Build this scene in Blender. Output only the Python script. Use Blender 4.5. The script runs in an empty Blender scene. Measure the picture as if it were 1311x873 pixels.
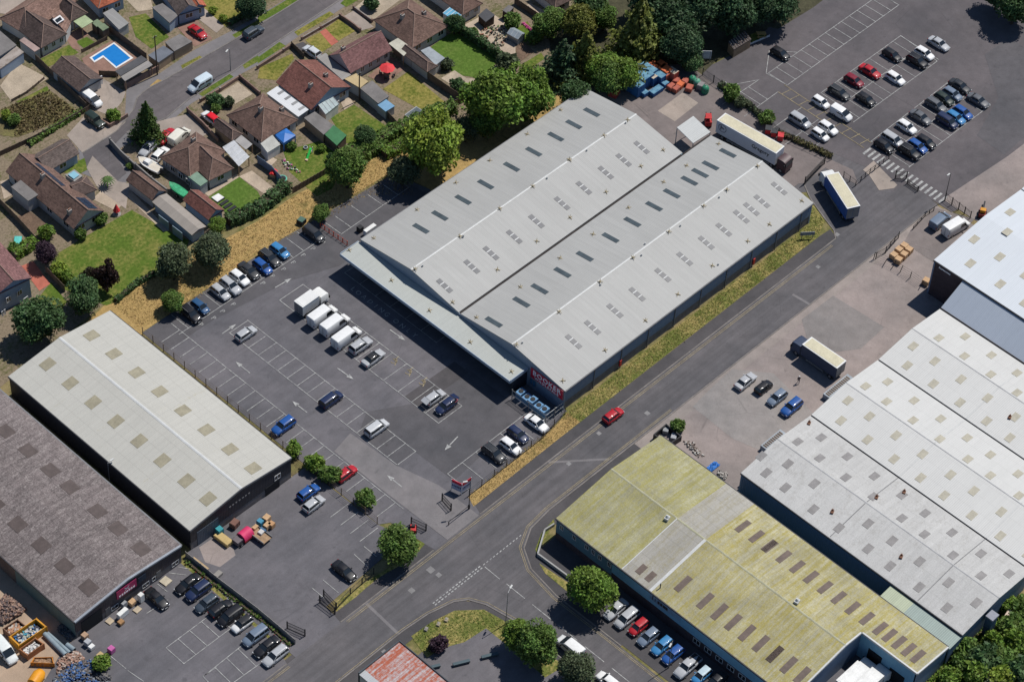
import bpy, math, random
import numpy as np
from mathutils import Vector, Matrix

random.seed(7)
SC = bpy.context.scene
COL = SC.collection

# ------------------------------------------------------------------ camera
IMW, IMH, FPX = 1311.0, 873.0, 3279.3
PITCH, ROLL, YAW = math.radians(47.105), math.radians(3.897), math.radians(48.919)
CAM = Vector((-224.11, -195.37, 320.0))
_fw = Vector((math.sin(YAW)*math.cos(PITCH), math.cos(YAW)*math.cos(PITCH), -math.sin(PITCH)))
_r0 = Vector((math.cos(YAW), -math.sin(YAW), 0)); _u0 = _r0.cross(_fw)
_rt = math.cos(ROLL)*_r0 + math.sin(ROLL)*_u0
_up = -math.sin(ROLL)*_r0 + math.cos(ROLL)*_u0
cd = bpy.data.cameras.new('camera'); cam = bpy.data.objects.new('camera', cd); COL.objects.link(cam)
cd.sensor_width = 36.0; cd.lens = FPX/IMW*36.0; cd.clip_start = 1.0; cd.clip_end = 5000.0
mw = Matrix((( _rt.x,_up.x,-_fw.x,CAM.x),(_rt.y,_up.y,-_fw.y,CAM.y),(_rt.z,_up.z,-_fw.z,CAM.z),(0,0,0,1)))
cam.matrix_world = mw
SC.camera = cam

# ------------------------------------------------------------------ sky, sun, exposure
SUN_EL, SUN_AZ = math.radians(59.5), math.radians(-7.0)      # azimuth from +x, counter-clockwise
w = bpy.data.worlds.new('World'); SC.world = w; w.use_nodes = True
nt = w.node_tree; bg = nt.nodes['Background']
sky = nt.nodes.new('ShaderNodeTexSky'); sky.sky_type = 'NISHITA'; sky.sun_disc = False
sky.sun_elevation = SUN_EL; sky.sun_rotation = math.radians(90) - SUN_AZ
sky.altitude = 100; sky.air_density = 1.0; sky.dust_density = 0.2; sky.ozone_density = 5.0
nt.links.new(sky.outputs[0], bg.inputs[0]); bg.inputs[1].default_value = 0.078
sl = bpy.data.lights.new('sun', 'SUN'); sl.energy = 4.7; sl.angle = math.radians(0.5); sl.color = (1.0, 0.962, 0.905)
so = bpy.data.objects.new('sun', sl); COL.objects.link(so)
sv = Vector((math.cos(SUN_EL)*math.cos(SUN_AZ), math.cos(SUN_EL)*math.sin(SUN_AZ), math.sin(SUN_EL)))
so.rotation_euler = sv.to_track_quat('Z', 'Y').to_euler(); so.location = sv*400
SC.view_settings.view_transform = 'Standard'; SC.view_settings.look = 'None'
SC.view_settings.exposure = 0.0; SC.view_settings.gamma = 1.0; SC.view_settings.use_curve_mapping = False

# ------------------------------------------------------------------ photo pixel -> place
def P(u, v, z=0.0):
    d = _rt*((u-IMW/2)/FPX) + _up*(-(v-IMH/2)/FPX) + _fw
    t = (z-CAM.z)/d.z
    return (CAM.x+d.x*t, CAM.y+d.y*t)
TOX = (0, 330, 660, 981); TOY = (0, 200, 420, 653)
def px(tile, x, y): return (TOX[int(tile[0])]+x/3.97, TOY[int(tile[1])]+y/3.97)
def T(tile, x, y, z=0.0): return P(*px(tile, x, y), z)
def TL(tile, pts, z=0.0): return [T(tile, x, y, z) for x, y in pts]
ZO = {'1': (0,0,135), '2': (180,90,135), '3': (270,90,135), '4': (330,40,135), '5': (400,0,135), '6': (530,0,225),
      '7': (0,165,170), '8': (150,160,170), '9': (0,300,180), 'g': (780,40,220), 's': (640,450,165), 'y': (0,760,165*1310/1275),
      'r': (440,780,160), 'q': (1146,320,165), 'p': (1146,220,165), 'm': (255,620,165), 'z': (1080,170,180), 'e': (890,130,165),
      'k': (540,560,200), 'b': (120,660,165), 'h': (280,160,180), 'v': (1146,763,165), 'w': (660,760,180)}
def Zp(c, x, y):
    ox, oy, ww = ZO[c]; s = ww/1310.0
    return (ox+x*s, oy+y*s)
def Z(c, x, y, z=0.0): return P(*Zp(c, x, y), z)
def ZL(c, pts, z=0.0): return [Z(c, x, y, z) for x, y in pts]
def on_roof(u, v, zf, z0=5.0):
    z = z0
    for _ in range(12):
        x, y = P(u, v, z); z = zf(x, y)
    return x, y, z

# ------------------------------------------------------------------ mesh builder
class MB:
    def __init__(s): s.v = []; s.f = []; s.m = []
    def add(s, vs, fs, mi=0):
        o = len(s.v); s.v += [tuple(p) for p in vs]
        for f in fs: s.f.append(tuple(i+o for i in f)); s.m.append(mi)
        return s
    def box(s, x0, y0, z0, x1, y1, z1, mi=0):
        if x0 > x1: x0, x1 = x1, x0
        if y0 > y1: y0, y1 = y1, y0
        return s.add([(x0,y0,z0),(x1,y0,z0),(x1,y1,z0),(x0,y1,z0),(x0,y0,z1),(x1,y0,z1),(x1,y1,z1),(x0,y1,z1)],
              [(0,3,2,1),(4,5,6,7),(0,1,5,4),(1,2,6,5),(2,3,7,6),(3,0,4,7)], mi)
    def obox(s, cx, cy, z0, z1, lx, ly, ang=0, mi=0, tx=1.0, ty=1.0):
        c, n = math.cos(ang), math.sin(ang); vs = []
        for z, kx, ky in ((z0,1,1),(z1,tx,ty)):
            for a, b in ((-1,-1),(1,-1),(1,1),(-1,1)):
                X, Y = a*lx/2*kx, b*ly/2*ky
                vs.append((cx+X*c-Y*n, cy+X*n+Y*c, z))
        return s.add(vs, [(0,3,2,1),(4,5,6,7),(0,1,5,4),(1,2,6,5),(2,3,7,6),(3,0,4,7)], mi)
    def prism(s, poly, z0, z1, mi=0, topmi=None):
        n = len(poly)
        a = sum(poly[i][0]*poly[(i+1)%n][1]-poly[(i+1)%n][0]*poly[i][1] for i in range(n))
        if a < 0: poly = poly[::-1]
        zt = z1 if isinstance(z1, (list, tuple)) else [z1]*n
        if a < 0: zt = list(zt)[::-1]
        vs = [(x,y,z0) for x,y in poly]+[(p[0],p[1],z) for p, z in zip(poly, zt)]
        s.add(vs, [tuple(range(n-1,-1,-1))]+[(i,(i+1)%n,(i+1)%n+n,i+n) for i in range(n)], mi)
        o = len(s.v)-2*n; s.f.append(tuple(o+n+i for i in range(n))); s.m.append(mi if topmi is None else topmi)
        return s
    def slab(s, quad, th, mi=0):            # quad of 3-D points, top face given, thickened downwards
        n = len(quad); vs = [tuple(q) for q in quad]+[(q[0],q[1],q[2]-th) for q in quad]
        return s.add(vs, [tuple(range(n)), tuple(range(2*n-1,n-1,-1))]+[(i,i+n,(i+1)%n+n,(i+1)%n) for i in range(n)], mi)
    def face(s, pts, mi=0): return s.add(pts, [tuple(range(len(pts)))], mi)
    def cyl(s, p0, p1, r0, r1=None, n=8, mi=0, cap=True):
        r1 = r0 if r1 is None else r1
        p0 = Vector(p0); p1 = Vector(p1); d = (p1-p0)
        if d.length < 1e-6: return s
        q = d.to_track_quat('Z', 'Y'); a = q @ Vector((1,0,0)); b = q @ Vector((0,1,0)); vs = []
        for p, r in ((p0,r0),(p1,r1)):
            for i in range(n):
                t = 2*math.pi*i/n; vs.append(p+a*(r*math.cos(t))+b*(r*math.sin(t)))
        fs = [(i,(i+1)%n,(i+1)%n+n,i+n) for i in range(n)]
        if cap: fs += [tuple(range(n-1,-1,-1)), tuple(range(n,2*n))]
        return s.add(vs, fs, mi)
    def loft(s, rings, mi=0, caps=True, closed=True):
        n = len(rings[0]); vs = [p for r in rings for p in r]; fs = []
        for k in range(len(rings)-1):
            for i in range(n if closed else n-1):
                j = (i+1) % n
                fs.append((k*n+i, k*n+j, (k+1)*n+j, (k+1)*n+i))
        if caps: fs += [tuple(range(n-1,-1,-1)), tuple(range((len(rings)-1)*n, len(rings)*n))]
        return s.add(vs, fs, mi)
    def strip(s, p, q, w, z, mi=0):
        dx, dy = q[0]-p[0], q[1]-p[1]; l = math.hypot(dx, dy) or 1; nx, ny = -dy/l*w/2, dx/l*w/2
        return s.add([(p[0]-nx,p[1]-ny,z),(q[0]-nx,q[1]-ny,z),(q[0]+nx,q[1]+ny,z),(p[0]+nx,p[1]+ny,z)], [(0,1,2,3)], mi)
    def mesh(s, name, mats, smooth=None):
        seen = set(); kf = []; km = []
        for f, m in zip(s.f, s.m):
            k = frozenset(f)
            if k in seen: continue
            seen.add(k); kf.append(f); km.append(m)
        s.f, s.m = kf, km
        me = bpy.data.meshes.new(name); me.from_pydata(s.v, [], s.f)
        for m in (mats if isinstance(mats, (list, tuple)) else [mats]): me.materials.append(m)
        if any(s.m): me.polygons.foreach_set('material_index', s.m)
        if smooth:
            me.polygons.foreach_set('use_smooth', [True]*len(s.f)); me.set_sharp_from_angle(angle=math.radians(smooth))
        me.update(); return me
    def build(s, name, mats, parent=None, smooth=None, **k):
        return ob(name, s.mesh(name, mats, smooth), parent, **k)

def ob(name, me, parent=None, loc=None, rz=0, label=None, cat=None, group=None, kind=None, scale=None):
    o = bpy.data.objects.new(name, me); COL.objects.link(o)
    if parent is not None:
        o.parent = parent
        if loc is None and parent.get('_wc'): o.matrix_parent_inverse = Matrix.Translation(-Vector(parent['_wc']))
    if loc is not None: o.location = loc
    if rz: o.rotation_euler = (0, 0, rz)
    if scale is not None: o.scale = scale if hasattr(scale, '__len__') else (scale,)*3
    tag(o, label, cat, group, kind)
    return o
def tag(o, label=None, cat=None, group=None, kind=None):
    if label: o['label'] = label
    if cat: o['category'] = cat
    if group: o['group'] = group
    if kind: o['kind'] = kind
    return o
def thing(name, label, cat, loc=(0,0,0), rz=0, group=None, world=False):
    o = bpy.data.objects.new(name, None); COL.objects.link(o); o.empty_display_size = 0.3
    o.location = (loc[0], loc[1], loc[2] if len(loc) > 2 else 0.0); o.rotation_euler = (0,0,rz)
    if world: o['_wc'] = tuple(o.location)          # children are written in world coordinates
    return tag(o, label, cat, group)

# ------------------------------------------------------------------ materials
class NT:
    def __init__(s, name):
        s.m = bpy.data.materials.new(name); s.m.use_nodes = True; s.t = s.m.node_tree
        s.b = s.t.nodes['Principled BSDF']; s.tc = None
    def n(s, typ, **k):
        nd = s.t.nodes.new('ShaderNode'+typ)
        for a, b in k.items(): setattr(nd, a, b)
        return nd
    def set(s, sock, val):
        if hasattr(val, 'links'): s.t.links.new(val, sock)
        elif val is not None:
            if sock.type == 'RGBA' and len(val) == 3: val = (*val, 1)
            sock.default_value = val
    def co(s, which='Object'):
        if s.tc is None: s.tc = s.n('TexCoord')
        return s.tc.outputs[which]
    def map(s, scale=(1,1,1), rot=0, src=None):
        m = s.n('Mapping'); s.set(m.inputs[0], src or s.co()); m.inputs[3].default_value = scale; m.inputs[2].default_value = (0,0,rot)
        return m.outputs[0]
    def noise(s, scale, detail=4, rough=.6, vec=None, dist=0):
        n = s.n('TexNoise'); s.set(n.inputs['Vector'], vec or s.co()); n.inputs['Scale'].default_value = scale
        n.inputs['Detail'].default_value = detail; n.inputs['Roughness'].default_value = rough; n.inputs['Distortion'].default_value = dist
        return n.outputs[0]
    def math(s, op, a, b=0.5, c=None):
        n = s.n('Math', operation=op); s.set(n.inputs[0], a); s.set(n.inputs[1], b)
        if c is not None: s.set(n.inputs[2], c)
        return n.outputs[0]
    def ramp(s, f, a=0.35, b=0.65, lo=0.0, hi=1.0):
        n = s.n('MapRange'); n.clamp = True; s.set(n.inputs[0], f)
        for i, v in enumerate((a, b, lo, hi)): s.set(n.inputs[1+i], v)
        return n.outputs[0]
    def mix(s, f, a, b, mode='MIX'):
        n = s.n('Mix', data_type='RGBA', blend_type=mode); s.set(n.inputs[0], f); s.set(n.inputs[6], a); s.set(n.inputs[7], b)
        return n.outputs[2]
    def mul(s, col, f):
        v = s.n('VectorMath', operation='SCALE'); s.set(v.inputs[0], col); s.set(v.inputs[3], f); return v.outputs[0]
    def bump(s, h, strength=.3, dist=.05):
        n = s.n('Bump'); n.inputs['Strength'].default_value = strength; n.inputs['Distance'].default_value = dist; s.set(n.inputs['Height'], h)
        s.set(s.b.inputs['Normal'], n.outputs[0])
    def sep(s, src=None):
        n = s.n('SeparateXYZ'); s.set(n.inputs[0], src or s.co()); return n.outputs
    def out(s, col, rough=.8, metal=0, spec=.3):
        s.set(s.b.inputs['Base Color'], col); s.set(s.b.inputs['Roughness'], rough); s.set(s.b.inputs['Metallic'], metal)
        s.b.inputs['Specular IOR Level'].default_value = spec
        return s.m
MATS = {}
def mat(name, col, rough=.75, var=.18, scale=.6, fine=6.0, bump=0.0, bdist=.03, metal=0, spec=.3, col2=None, fvar=.12):
    if name in MATS: return MATS[name]
    t = NT(name)
    f = t.ramp(t.noise(scale, 5), .3, .7)
    c = t.mix(f, tuple(c*(1-var) for c in col), tuple(c*(1+var) for c in col) if col2 is None else col2)
    fn = t.noise(fine, 3)
    c = t.mul(c, t.ramp(fn, .25, .75, 1-fvar, 1+fvar))
    if bump: t.bump(fn, bump, bdist)
    MATS[name] = t.out(c, rough, metal, spec); return MATS[name]
def flat(name, col, rough=.5, metal=0, spec=.4): return mat(name, col, rough, .05, 1.5, 12, 0, 0, metal, spec, None, .05)

def m_asphalt(name, col, var=.22, streak=0.0, crack=.5, warm=(1.06,1.0,.97)):
    t = NT(name)
    big = t.ramp(t.noise(.055, 4), .32, .68); mid = t.noise(.45, 5, .65); fine = t.noise(9, 2)
    c = t.mix(big, tuple(a*(1-var) for a in col), tuple(a*(1+var)*b for a, b in zip(col, warm)))
    c = t.mul(c, t.ramp(mid, .25, .75, 1-.16, 1.16)); c = t.mul(c, t.ramp(fine, .2, .8, .84, 1.16))
    if streak:
        st = t.noise(1, 4, .6, t.map((.03, 1.1, 1))); c = t.mul(c, t.ramp(st, .3, .7, 1-streak, 1+streak))
    # oil and tyre stains
    s2 = t.ramp(t.noise(.75, 3, .5), .64, .74); c = t.mix(t.math('MULTIPLY', s2, .35), c, tuple(a*.45 for a in col))
    stn = t.ramp(t.noise(.19, 6, .7), .60, .74); c = t.mix(t.math('MULTIPLY', stn, .45), c, tuple(a*.5 for a in col))
    v = t.n('TexVoronoi', feature='DISTANCE_TO_EDGE'); v.inputs['Scale'].default_value = .11
    wv = t.n('VectorMath', operation='ADD'); t.set(wv.inputs[0], t.co())
    nz = t.n('TexNoise'); nz.inputs['Scale'].default_value = .5; sc = t.n('VectorMath', operation='SCALE'); sc.inputs[3].default_value = 7.0
    t.set(sc.inputs[0], nz.outputs[1]); t.set(wv.inputs[1], sc.outputs[0]); t.set(v.inputs['Vector'], wv.outputs[0])
    ck = t.math('MULTIPLY', t.ramp(v.outputs['Distance'], .002, .008, .55, 0), t.ramp(t.noise(.07, 3), .5, .62))
    c = t.mix(t.math('MULTIPLY', ck, crack), c, tuple(a*.45 for a in col))
    t.bump(fine, .25, .01)
    MATS[name] = t.out(c, .9, 0, .25); return MATS[name]
def m_grass(name, g, dry, amt=.5, scale=.18):
    t = NT(name)
    a = t.noise(scale, 6, .7); b = t.noise(scale*9, 4, .65); f = t.noise(6, 3)
    k = t.math('ADD', t.math('MULTIPLY', a, .65), t.math('MULTIPLY', b, .35))
    c = t.mix(t.ramp(k, .62-.35*amt, .80-.42*amt), g, dry)
    c = t.mul(c, t.ramp(b, .25, .75, .72, 1.28)); c = t.mul(c, t.ramp(f, .2, .8, .7, 1.3))
    t.bump(f, .6, .08)
    MATS[name] = t.out(c, .95, 0, .1); return MATS[name]
def m_sheet(name, col, axis='x', pitch=1.0, course=0.0, dirt=.12, tint=(1,1,1), lichen=None, lamt=.5, lsc=(.05,.6), rough=.55, seam=.10, speck=.08, ribs=.33):
    """profiled sheet roofing: ribs run down the slope, courses across; axis = the horizontal axis the ribs repeat along"""
    t = NT(name); X, Y, Zz = t.sep(); r = X if axis == 'x' else Y; d = Y if axis == 'x' else X
    c = t.mix(t.ramp(t.noise(.06, 5), .3, .7), tuple(a*(1-dirt) for a in col), tuple(a*(1+dirt*.6)*b for a, b in zip(col, tint)))
    sm = (.25, .05, 1) if axis == 'y' else (.05*5, .25*.2, 1)
    st = t.noise(1, 5, .65, t.map((1.6,.10,.3) if axis == 'x' else (.10,1.6,.3)))
    c = t.mul(c, t.ramp(st, .25, .75, 1-dirt, 1+dirt*.7))
    # each sheet a slightly different shade
    ci = t.math('FLOOR', t.math('DIVIDE', r, pitch)); cj = t.math('FLOOR', t.math('DIVIDE', d, course or 6.0))
    cmb = t.n('CombineXYZ'); t.set(cmb.inputs[0], ci); t.set(cmb.inputs[1], cj)
    wn = t.n('TexWhiteNoise'); t.set(wn.inputs['Vector'], cmb.outputs[0]); c = t.mul(c, t.ramp(wn.outputs[0], 0, 1, 1-dirt*.35, 1+dirt*.35))
    fr = t.math('FRACT', t.math('DIVIDE', r, pitch)); e = t.math('ABSOLUTE', t.math('SUBTRACT', fr, .5))
    c = t.mul(c, t.ramp(e, .42, .5, 1, 1-seam))
    if course:
        fr2 = t.math('FRACT', t.math('DIVIDE', d, course)); e2 = t.math('ABSOLUTE', t.math('SUBTRACT', fr2, .5))
        c = t.mul(c, t.ramp(e2, .44, .5, 1, 1-seam*1.3))
    if lichen is not None:
        l1 = t.noise(1, 6, .7, t.map((lsc[1],lsc[0],.2) if axis == 'x' else (lsc[0],lsc[1],.2))); l2 = t.noise(2.2, 4, .7)
        k = t.math('ADD', t.math('MULTIPLY', l1, .6), t.math('MULTIPLY', l2, .4))
        c = t.mix(t.ramp(k, .62-.3*lamt, .78-.3*lamt), c, lichen)
        if name.startswith('lichen'): c = t.mul(c, t.ramp(t.noise(.17, 5, .65), .32, .68, .82, 1.15))
    c = t.mul(c, t.ramp(t.noise(5, 3, .7), .25, .75, 1-speck, 1+speck))
    rb = t.math('SINE', t.math('MULTIPLY', r, 2*math.pi/ribs)); t.bump(rb, .35, .02)
    MATS[name] = t.out(c, rough, 0, .35); return MATS[name]
def m_tiles(name, col, course=.16, var=.25, patch=None):
    t = NT(name); X, Y, Zz = t.sep()
    c = t.mix(t.ramp(t.noise(.35, 5, .7), .3, .7), tuple(a*(1-var) for a in col), tuple(a*(1+var) for a in col))
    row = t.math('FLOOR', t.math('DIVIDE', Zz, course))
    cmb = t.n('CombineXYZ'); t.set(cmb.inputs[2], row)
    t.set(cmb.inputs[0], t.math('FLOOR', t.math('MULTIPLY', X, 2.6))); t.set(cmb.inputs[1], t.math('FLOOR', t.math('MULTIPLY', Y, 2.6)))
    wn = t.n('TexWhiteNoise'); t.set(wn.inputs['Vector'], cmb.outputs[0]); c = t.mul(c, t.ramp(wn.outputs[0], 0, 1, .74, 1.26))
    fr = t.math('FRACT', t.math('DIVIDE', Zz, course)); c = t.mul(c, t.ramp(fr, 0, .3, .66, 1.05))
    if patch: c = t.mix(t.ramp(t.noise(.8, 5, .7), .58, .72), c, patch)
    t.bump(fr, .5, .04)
    MATS[name] = t.out(c, .85, 0, .2); return MATS[name]
def m_leaf(name):
    t = NT(name); oi = t.n('ObjectInfo'); g = t.n('NewGeometry')
    c = t.mul(oi.outputs['Color'], t.ramp(g.outputs['Random Per Island'], 0, 1, .55, 1.5))
    n = t.noise(1.3, 3); hs = t.n('HueSaturation'); t.set(hs.inputs['Hue'], t.ramp(n, .3, .7, .475, .525)); t.set(hs.inputs['Color'], c)
    t.set(hs.inputs['Value'], t.ramp(n, .3, .7, .8, 1.25))
    m = t.out(hs.outputs[0], .6, 0, .25)
    tr = t.n('BsdfTranslucent'); t.set(tr.inputs[0], hs.outputs[0]); mx = t.n('MixShader'); mx.inputs[0].default_value = .25
    t.set(mx.inputs[1], t.b.outputs[0]); t.set(mx.inputs[2], tr.outputs[0])
    t.t.links.new(mx.outputs[0], t.t.nodes['Material Output'].inputs[0]); MATS[name] = m; return m
def m_paint(name):
    t = NT(name); oi = t.n('ObjectInfo'); n = t.noise(2.5, 3)
    c = t.mul(oi.outputs['Color'], t.ramp(n, .3, .7, .93, 1.05))
    t.b.inputs['Coat Weight'].default_value = .35; t.b.inputs['Coat Roughness'].default_value = .06
    MATS[name] = t.out(c, .42, 0, .25); return MATS[name]
def m_objcol(name, rough=.7):
    t = NT(name); oi = t.n('ObjectInfo'); c = t.mul(oi.outputs['Color'], t.ramp(t.noise(3, 4), .3, .7, .82, 1.15))
    MATS[name] = t.out(c, rough, 0, .3); return MATS[name]
def m_glass(name, col, rough=.08):
    t = NT(name); MATS[name] = t.out(t.mix(t.noise(2, 2), col, tuple(a*1.4 for a in col)), rough, 0, .7); return MATS[name]

LEAF = m_leaf('leaf'); PAINT = m_paint('vehicle_paint'); OBJC = m_objcol('tinted'); GLASS = m_glass('dark_glass', (.012,.016,.02))
TYRE = mat('tyre_rubber', (.015,.015,.016), .85); RIM = mat('rim_alloy', (.35,.35,.36), .35, metal=.7)
BLACKP = mat('black_plastic', (.02,.02,.022), .6); WHITEP = mat('white_paint', (.62,.62,.6), .6, .12, .8)
LINE = mat('road_paint_white', (.17,.17,.175), .8, .0, 1.6, 5, fvar=.25, col2=(.43,.43,.41)); YLINE = mat('road_paint_yellow', (.25,.205,.125), .85, .35, .7, 4, fvar=.35)
STEEL = mat('galvanised_steel', (.22,.23,.24), .5, metal=.4); DARKST = mat('dark_steel', (.03,.032,.036), .55)
HEADL = mat('headlight_glass', (.55,.57,.58), .15); TAILL = mat('tail_light_red', (.25,.012,.012), .25)
WOOD = mat('timber', (.30,.20,.12), .85, .3, 1.2, 8); FENCEW = mat('fence_timber', (.13,.095,.07), .9, .3, .8, 8); BARK = mat('bark', (.07,.05,.035), .9, .3, 2, 9, .4)
CONC = mat('concrete', (.24,.225,.205), .9, .18, .3, 6); REDP = mat('red_paint', (.45,.03,.03), .5); YELP = mat('yellow_paint', (.55,.25,.02), .55, .2, 1)
# ================================================================== the ground and what is laid on it
LV = lambda n: .014 + .014*n
SHN = [0]
def sheet(name, m, lvl, pts, kind='structure', parent=None, h=None):
    SHN[0] += 1
    z = LV(lvl)+.0019*(SHN[0] % 7) if h is None else h
    b = MB()
    n = len(pts); a = sum(pts[i][0]*pts[(i+1)%n][1]-pts[(i+1)%n][0]*pts[i][1] for i in range(n))
    if a < 0: pts = pts[::-1]
    b.face([(x,y,z) for x,y in pts])
    return b.build(name, m, parent, kind=kind)
ASP_LOT = m_asphalt('car_park_asphalt', (.106,.105,.116), .2, streak=.07)
ASP_FAR = m_asphalt('far_car_park_asphalt', (.092,.086,.092), .22, crack=.8)
ASP_ROAD = m_asphalt('road_asphalt', (.094,.092,.098), .18, streak=.15)
ASP_DARK = m_asphalt('footway_asphalt', (.066,.064,.068), .2, crack=.3)
ASP_PATCH = m_asphalt('patched_asphalt', (.083,.082,.089), .15, crack=.2)
ASP_PALE = m_asphalt('worn_pale_asphalt', (.155,.15,.155), .15, crack=.2)
ASP_RES = m_asphalt('residential_asphalt', (.10,.093,.097), .2, streak=.1, crack=.9)
CON_YARD = m_asphalt('yard_concrete', (.225,.198,.188), .2, crack=.9)
CON_PATH = m_asphalt('path_concrete', (.235,.21,.195), .15, crack=.3)
CON_PALE = m_asphalt('drive_concrete', (.27,.235,.205), .2, crack=.4)
SANDY = m_asphalt('sandy_hardcore', (.34,.26,.19), .25, crack=.1)
G_LAWN = m_grass('lawn_grass', (.075,.12,.018), (.17,.16,.045), .45)
G_BRIGHT = m_grass('lush_lawn', (.075,.13,.022), (.11,.15,.035), .35)
G_DRYLAWN = m_grass('parched_lawn', (.10,.12,.02), (.21,.18,.05), .6)
G_DRY = m_grass('dry_verge_grass', (.14,.12,.04), (.33,.225,.09), .75, .12)
G_VERGE = m_grass('mixed_verge_grass', (.105,.125,.03), (.28,.225,.085), .5, .22)
SOIL = mat('garden_soil', (.12,.08,.055), .95, .35, .5, 4, .6, .1, fvar=.3)
BED = mat('planted_bed', (.13,.09,.055), .95, .3, .35, 3, .6, .12, col2=(.16,.15,.05), fvar=.35)
PAVING = mat('pale_paving', (.36,.29,.22), .9, .2, .4, 3, fvar=.15); GRAVEL = mat('garden_gravel', (.34,.28,.21), .95, .2, .3, 5, .4, fvar=.25)
REDPAVE = mat('red_paving', (.36,.11,.075), .9, .2, .6, 4); BRICKPAVE = mat('brick_paving', (.22,.13,.10), .9, .2, .6, 4)
BARE = m_grass('rough_ground', (.10,.11,.03), (.20,.16,.08), .6, .06)

sheet('ground', BARE, 0, [(-1500,-1500),(1500,-1500),(1500,1500),(-1500,1500)], h=0.0)

# --- main road, side road
road = sheet('main_road', ASP_ROAD, 3, [(-260,-22.8),(60.0,-22.8),(61.2,-21.2),(62.4,-18),(64.5,-13),(66.7,-9.6),(71,-10),(75.1,-20.4),(77.5,-22.6),(80.7,-22.8),
  (80.3,-30),(-19,-29.8),(-22.4,-29.8),(-27.2,-30.3),(-30.9,-32.3),(-33.2,-36),(-34.2,-42.4),(-34.1,-51.3),(-33.8,-160),(-42,-160),(-42.1,-41.3),(-43.1,-36),(-44.4,-33.4),(-46.3,-32.0),(-51,-30.9),(-56,-30.5),(-260,-30.7)])
for nm, a, b, wd in (('concrete_strip',(-56.4,-22.9),(-56.9,-30.4),.5),('concrete_strip',(-15.2,-22.9),(-7.5,-29.3),.45),('concrete_strip',(43.5,-26.2),(43.8,-30),.5)):
    bb = MB(); bb.strip(a, b, wd, LV(4)); bb.build(nm, ASP_PALE, road)
# manhole covers
for x, y, s in ((-44.6,-25.2,.55),(-44.4,-26.8,.4),(-49.6,-26.0,.45),(4.5,-27.0,.4),(-13,-25.4,.35),(-4.6,-24.4,.35),(60.8,-22.2,.4),(52,-25,.35),(66.5,-18.5,.45),(-60.8,-31.4,.35)):
    bb = MB(); bb.box(x-s,y-s,LV(3),x+s,y+s,LV(4)+.004); bb.build('manhole_cover', mat('iron_cover',(.17,.165,.165),.6), road)
# --- footways
fw = sheet('footway', ASP_DARK, 1, [(-200,-22.85),(-41,-22.85),(-41,-20.7),(-62,-20.7),(-62,-22),(-200,-22)])
sheet('footway', ASP_DARK, 1, [(-31,-22.85),(60,-22.85),(61,-20.5),(58,-20.3),(-30.5,-20.7)])
sheet('footway', ASP_DARK, 1, [(-200,-30.6),(-56,-30.4),(-50,-30.8),(-46,-32),(-43,-35.7),(-42,-41),(-42,-110),(-43.8,-110),(-44,-41),(-46,-36.2),(-49.5,-33.6),(-56,-32.7),(-200,-32.8)])
sheet('footway', ASP_DARK, 1, [(-19,-29.7),(-27,-30.2),(-31,-32.2),(-33.3,-36),(-34.2,-42),(-33.9,-56),(-31.6,-56),(-31.9,-42),(-31,-37.5),(-29,-34.4),(-26,-32.6),(-2,-32.6),(-2,-29.7)])
sheet('footway', CON_PATH, 1, [(-2,-29.75),(62,-29.75),(80,-29.9),(80,-31.5),(62,-31.6),(-2,-32.0)])
# --- main car park
lot = sheet('car_park', ASP_LOT, 2, [(-44.1,44.6),(-12,44.9),(14,43.4),(16,36),(14.5,32),(-4.8,32),(-4.8,-17.4),(-12,-18.6),(-29.5,-18.8),(-31,-22.9),(-41.3,-22.9),(-42.5,-14),(-44.1,-13)])
sheet('asphalt_patch', ASP_PATCH, 3, [(-44.0,44.5),(-12,44.8),(14,43.2),(15,33),(-9,33.2),(-18,36.5),(-34,38.6),(-44,38.6)], parent=lot)
sheet('asphalt_patch', ASP_PATCH, 3, [(-29,5.5),(-22.2,1.5),(-10,1),(-10,-12.5),(-20,-14),(-29,-15),(-29.3,-6.2),(-33.4,-6),(-33.3,3)], parent=lot)
sheet('asphalt_patch', ASP_DARK, 4, [(-22.0,3.6),(-22.1,.2),(-10.5,.0),(-10.5,3.4)], parent=lot)
sheet('asphalt_patch', ASP_PALE, 4, [(-38.8,3),(-34.2,4),(-33.6,-6),(-31.5,-14),(-31.3,-22.8),(-38.5,-22.8),(-38.8,-8)], parent=lot)
def loft_lines(name, segs, w=.11, m=LINE, lvl=6, parent=None):
    b = MB()
    for i, (p, q) in enumerate(segs): b.strip(p, q, w, LV(lvl)+.0017*(i % 6))
    return b.build(name, m, parent)
segs = []
segs.append(((-39.2,42.9),(-39.1,-13.5)))
for k in range(23): y = 40.7-2.38*k; segs.append(((-43.2,y),(-39.2,y)))
segs += [((-29.3,34.6),(-29.2,-6.3)),((-33.5,34.6),(-33.4,-6.3))]
for k in range(18): y = 34.4-2.39*k; segs.append(((-33.45,y),(-29.25,y)))
segs += [((-16.7,34.2),(-16.7,-4.5)),((-22.2,34.2),(-22.2,-4.5))]
for y in (34.2,29.2,26.3,23.4,20.4,18.4,15.2,12.0,8.6,5.1,1.9,-1.4,-4.5): segs.append(((-22.2,y),(-16.7,y)))
segs.append(((-40.0,40.0),(-8.3,40.1)))
for k in range(13): x = -37.8+2.43*k; segs.append(((x,40.0),(x-.05,44.4)))
segs.append(((-28.8,-13.2),(-7.0,-13.0)))
for x in (-28.8,-25.4,-22.2,-19.2,-16.4,-13.3,-10.2): segs.append(((x,-13.1),(x-.05,-18.0)))
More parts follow.
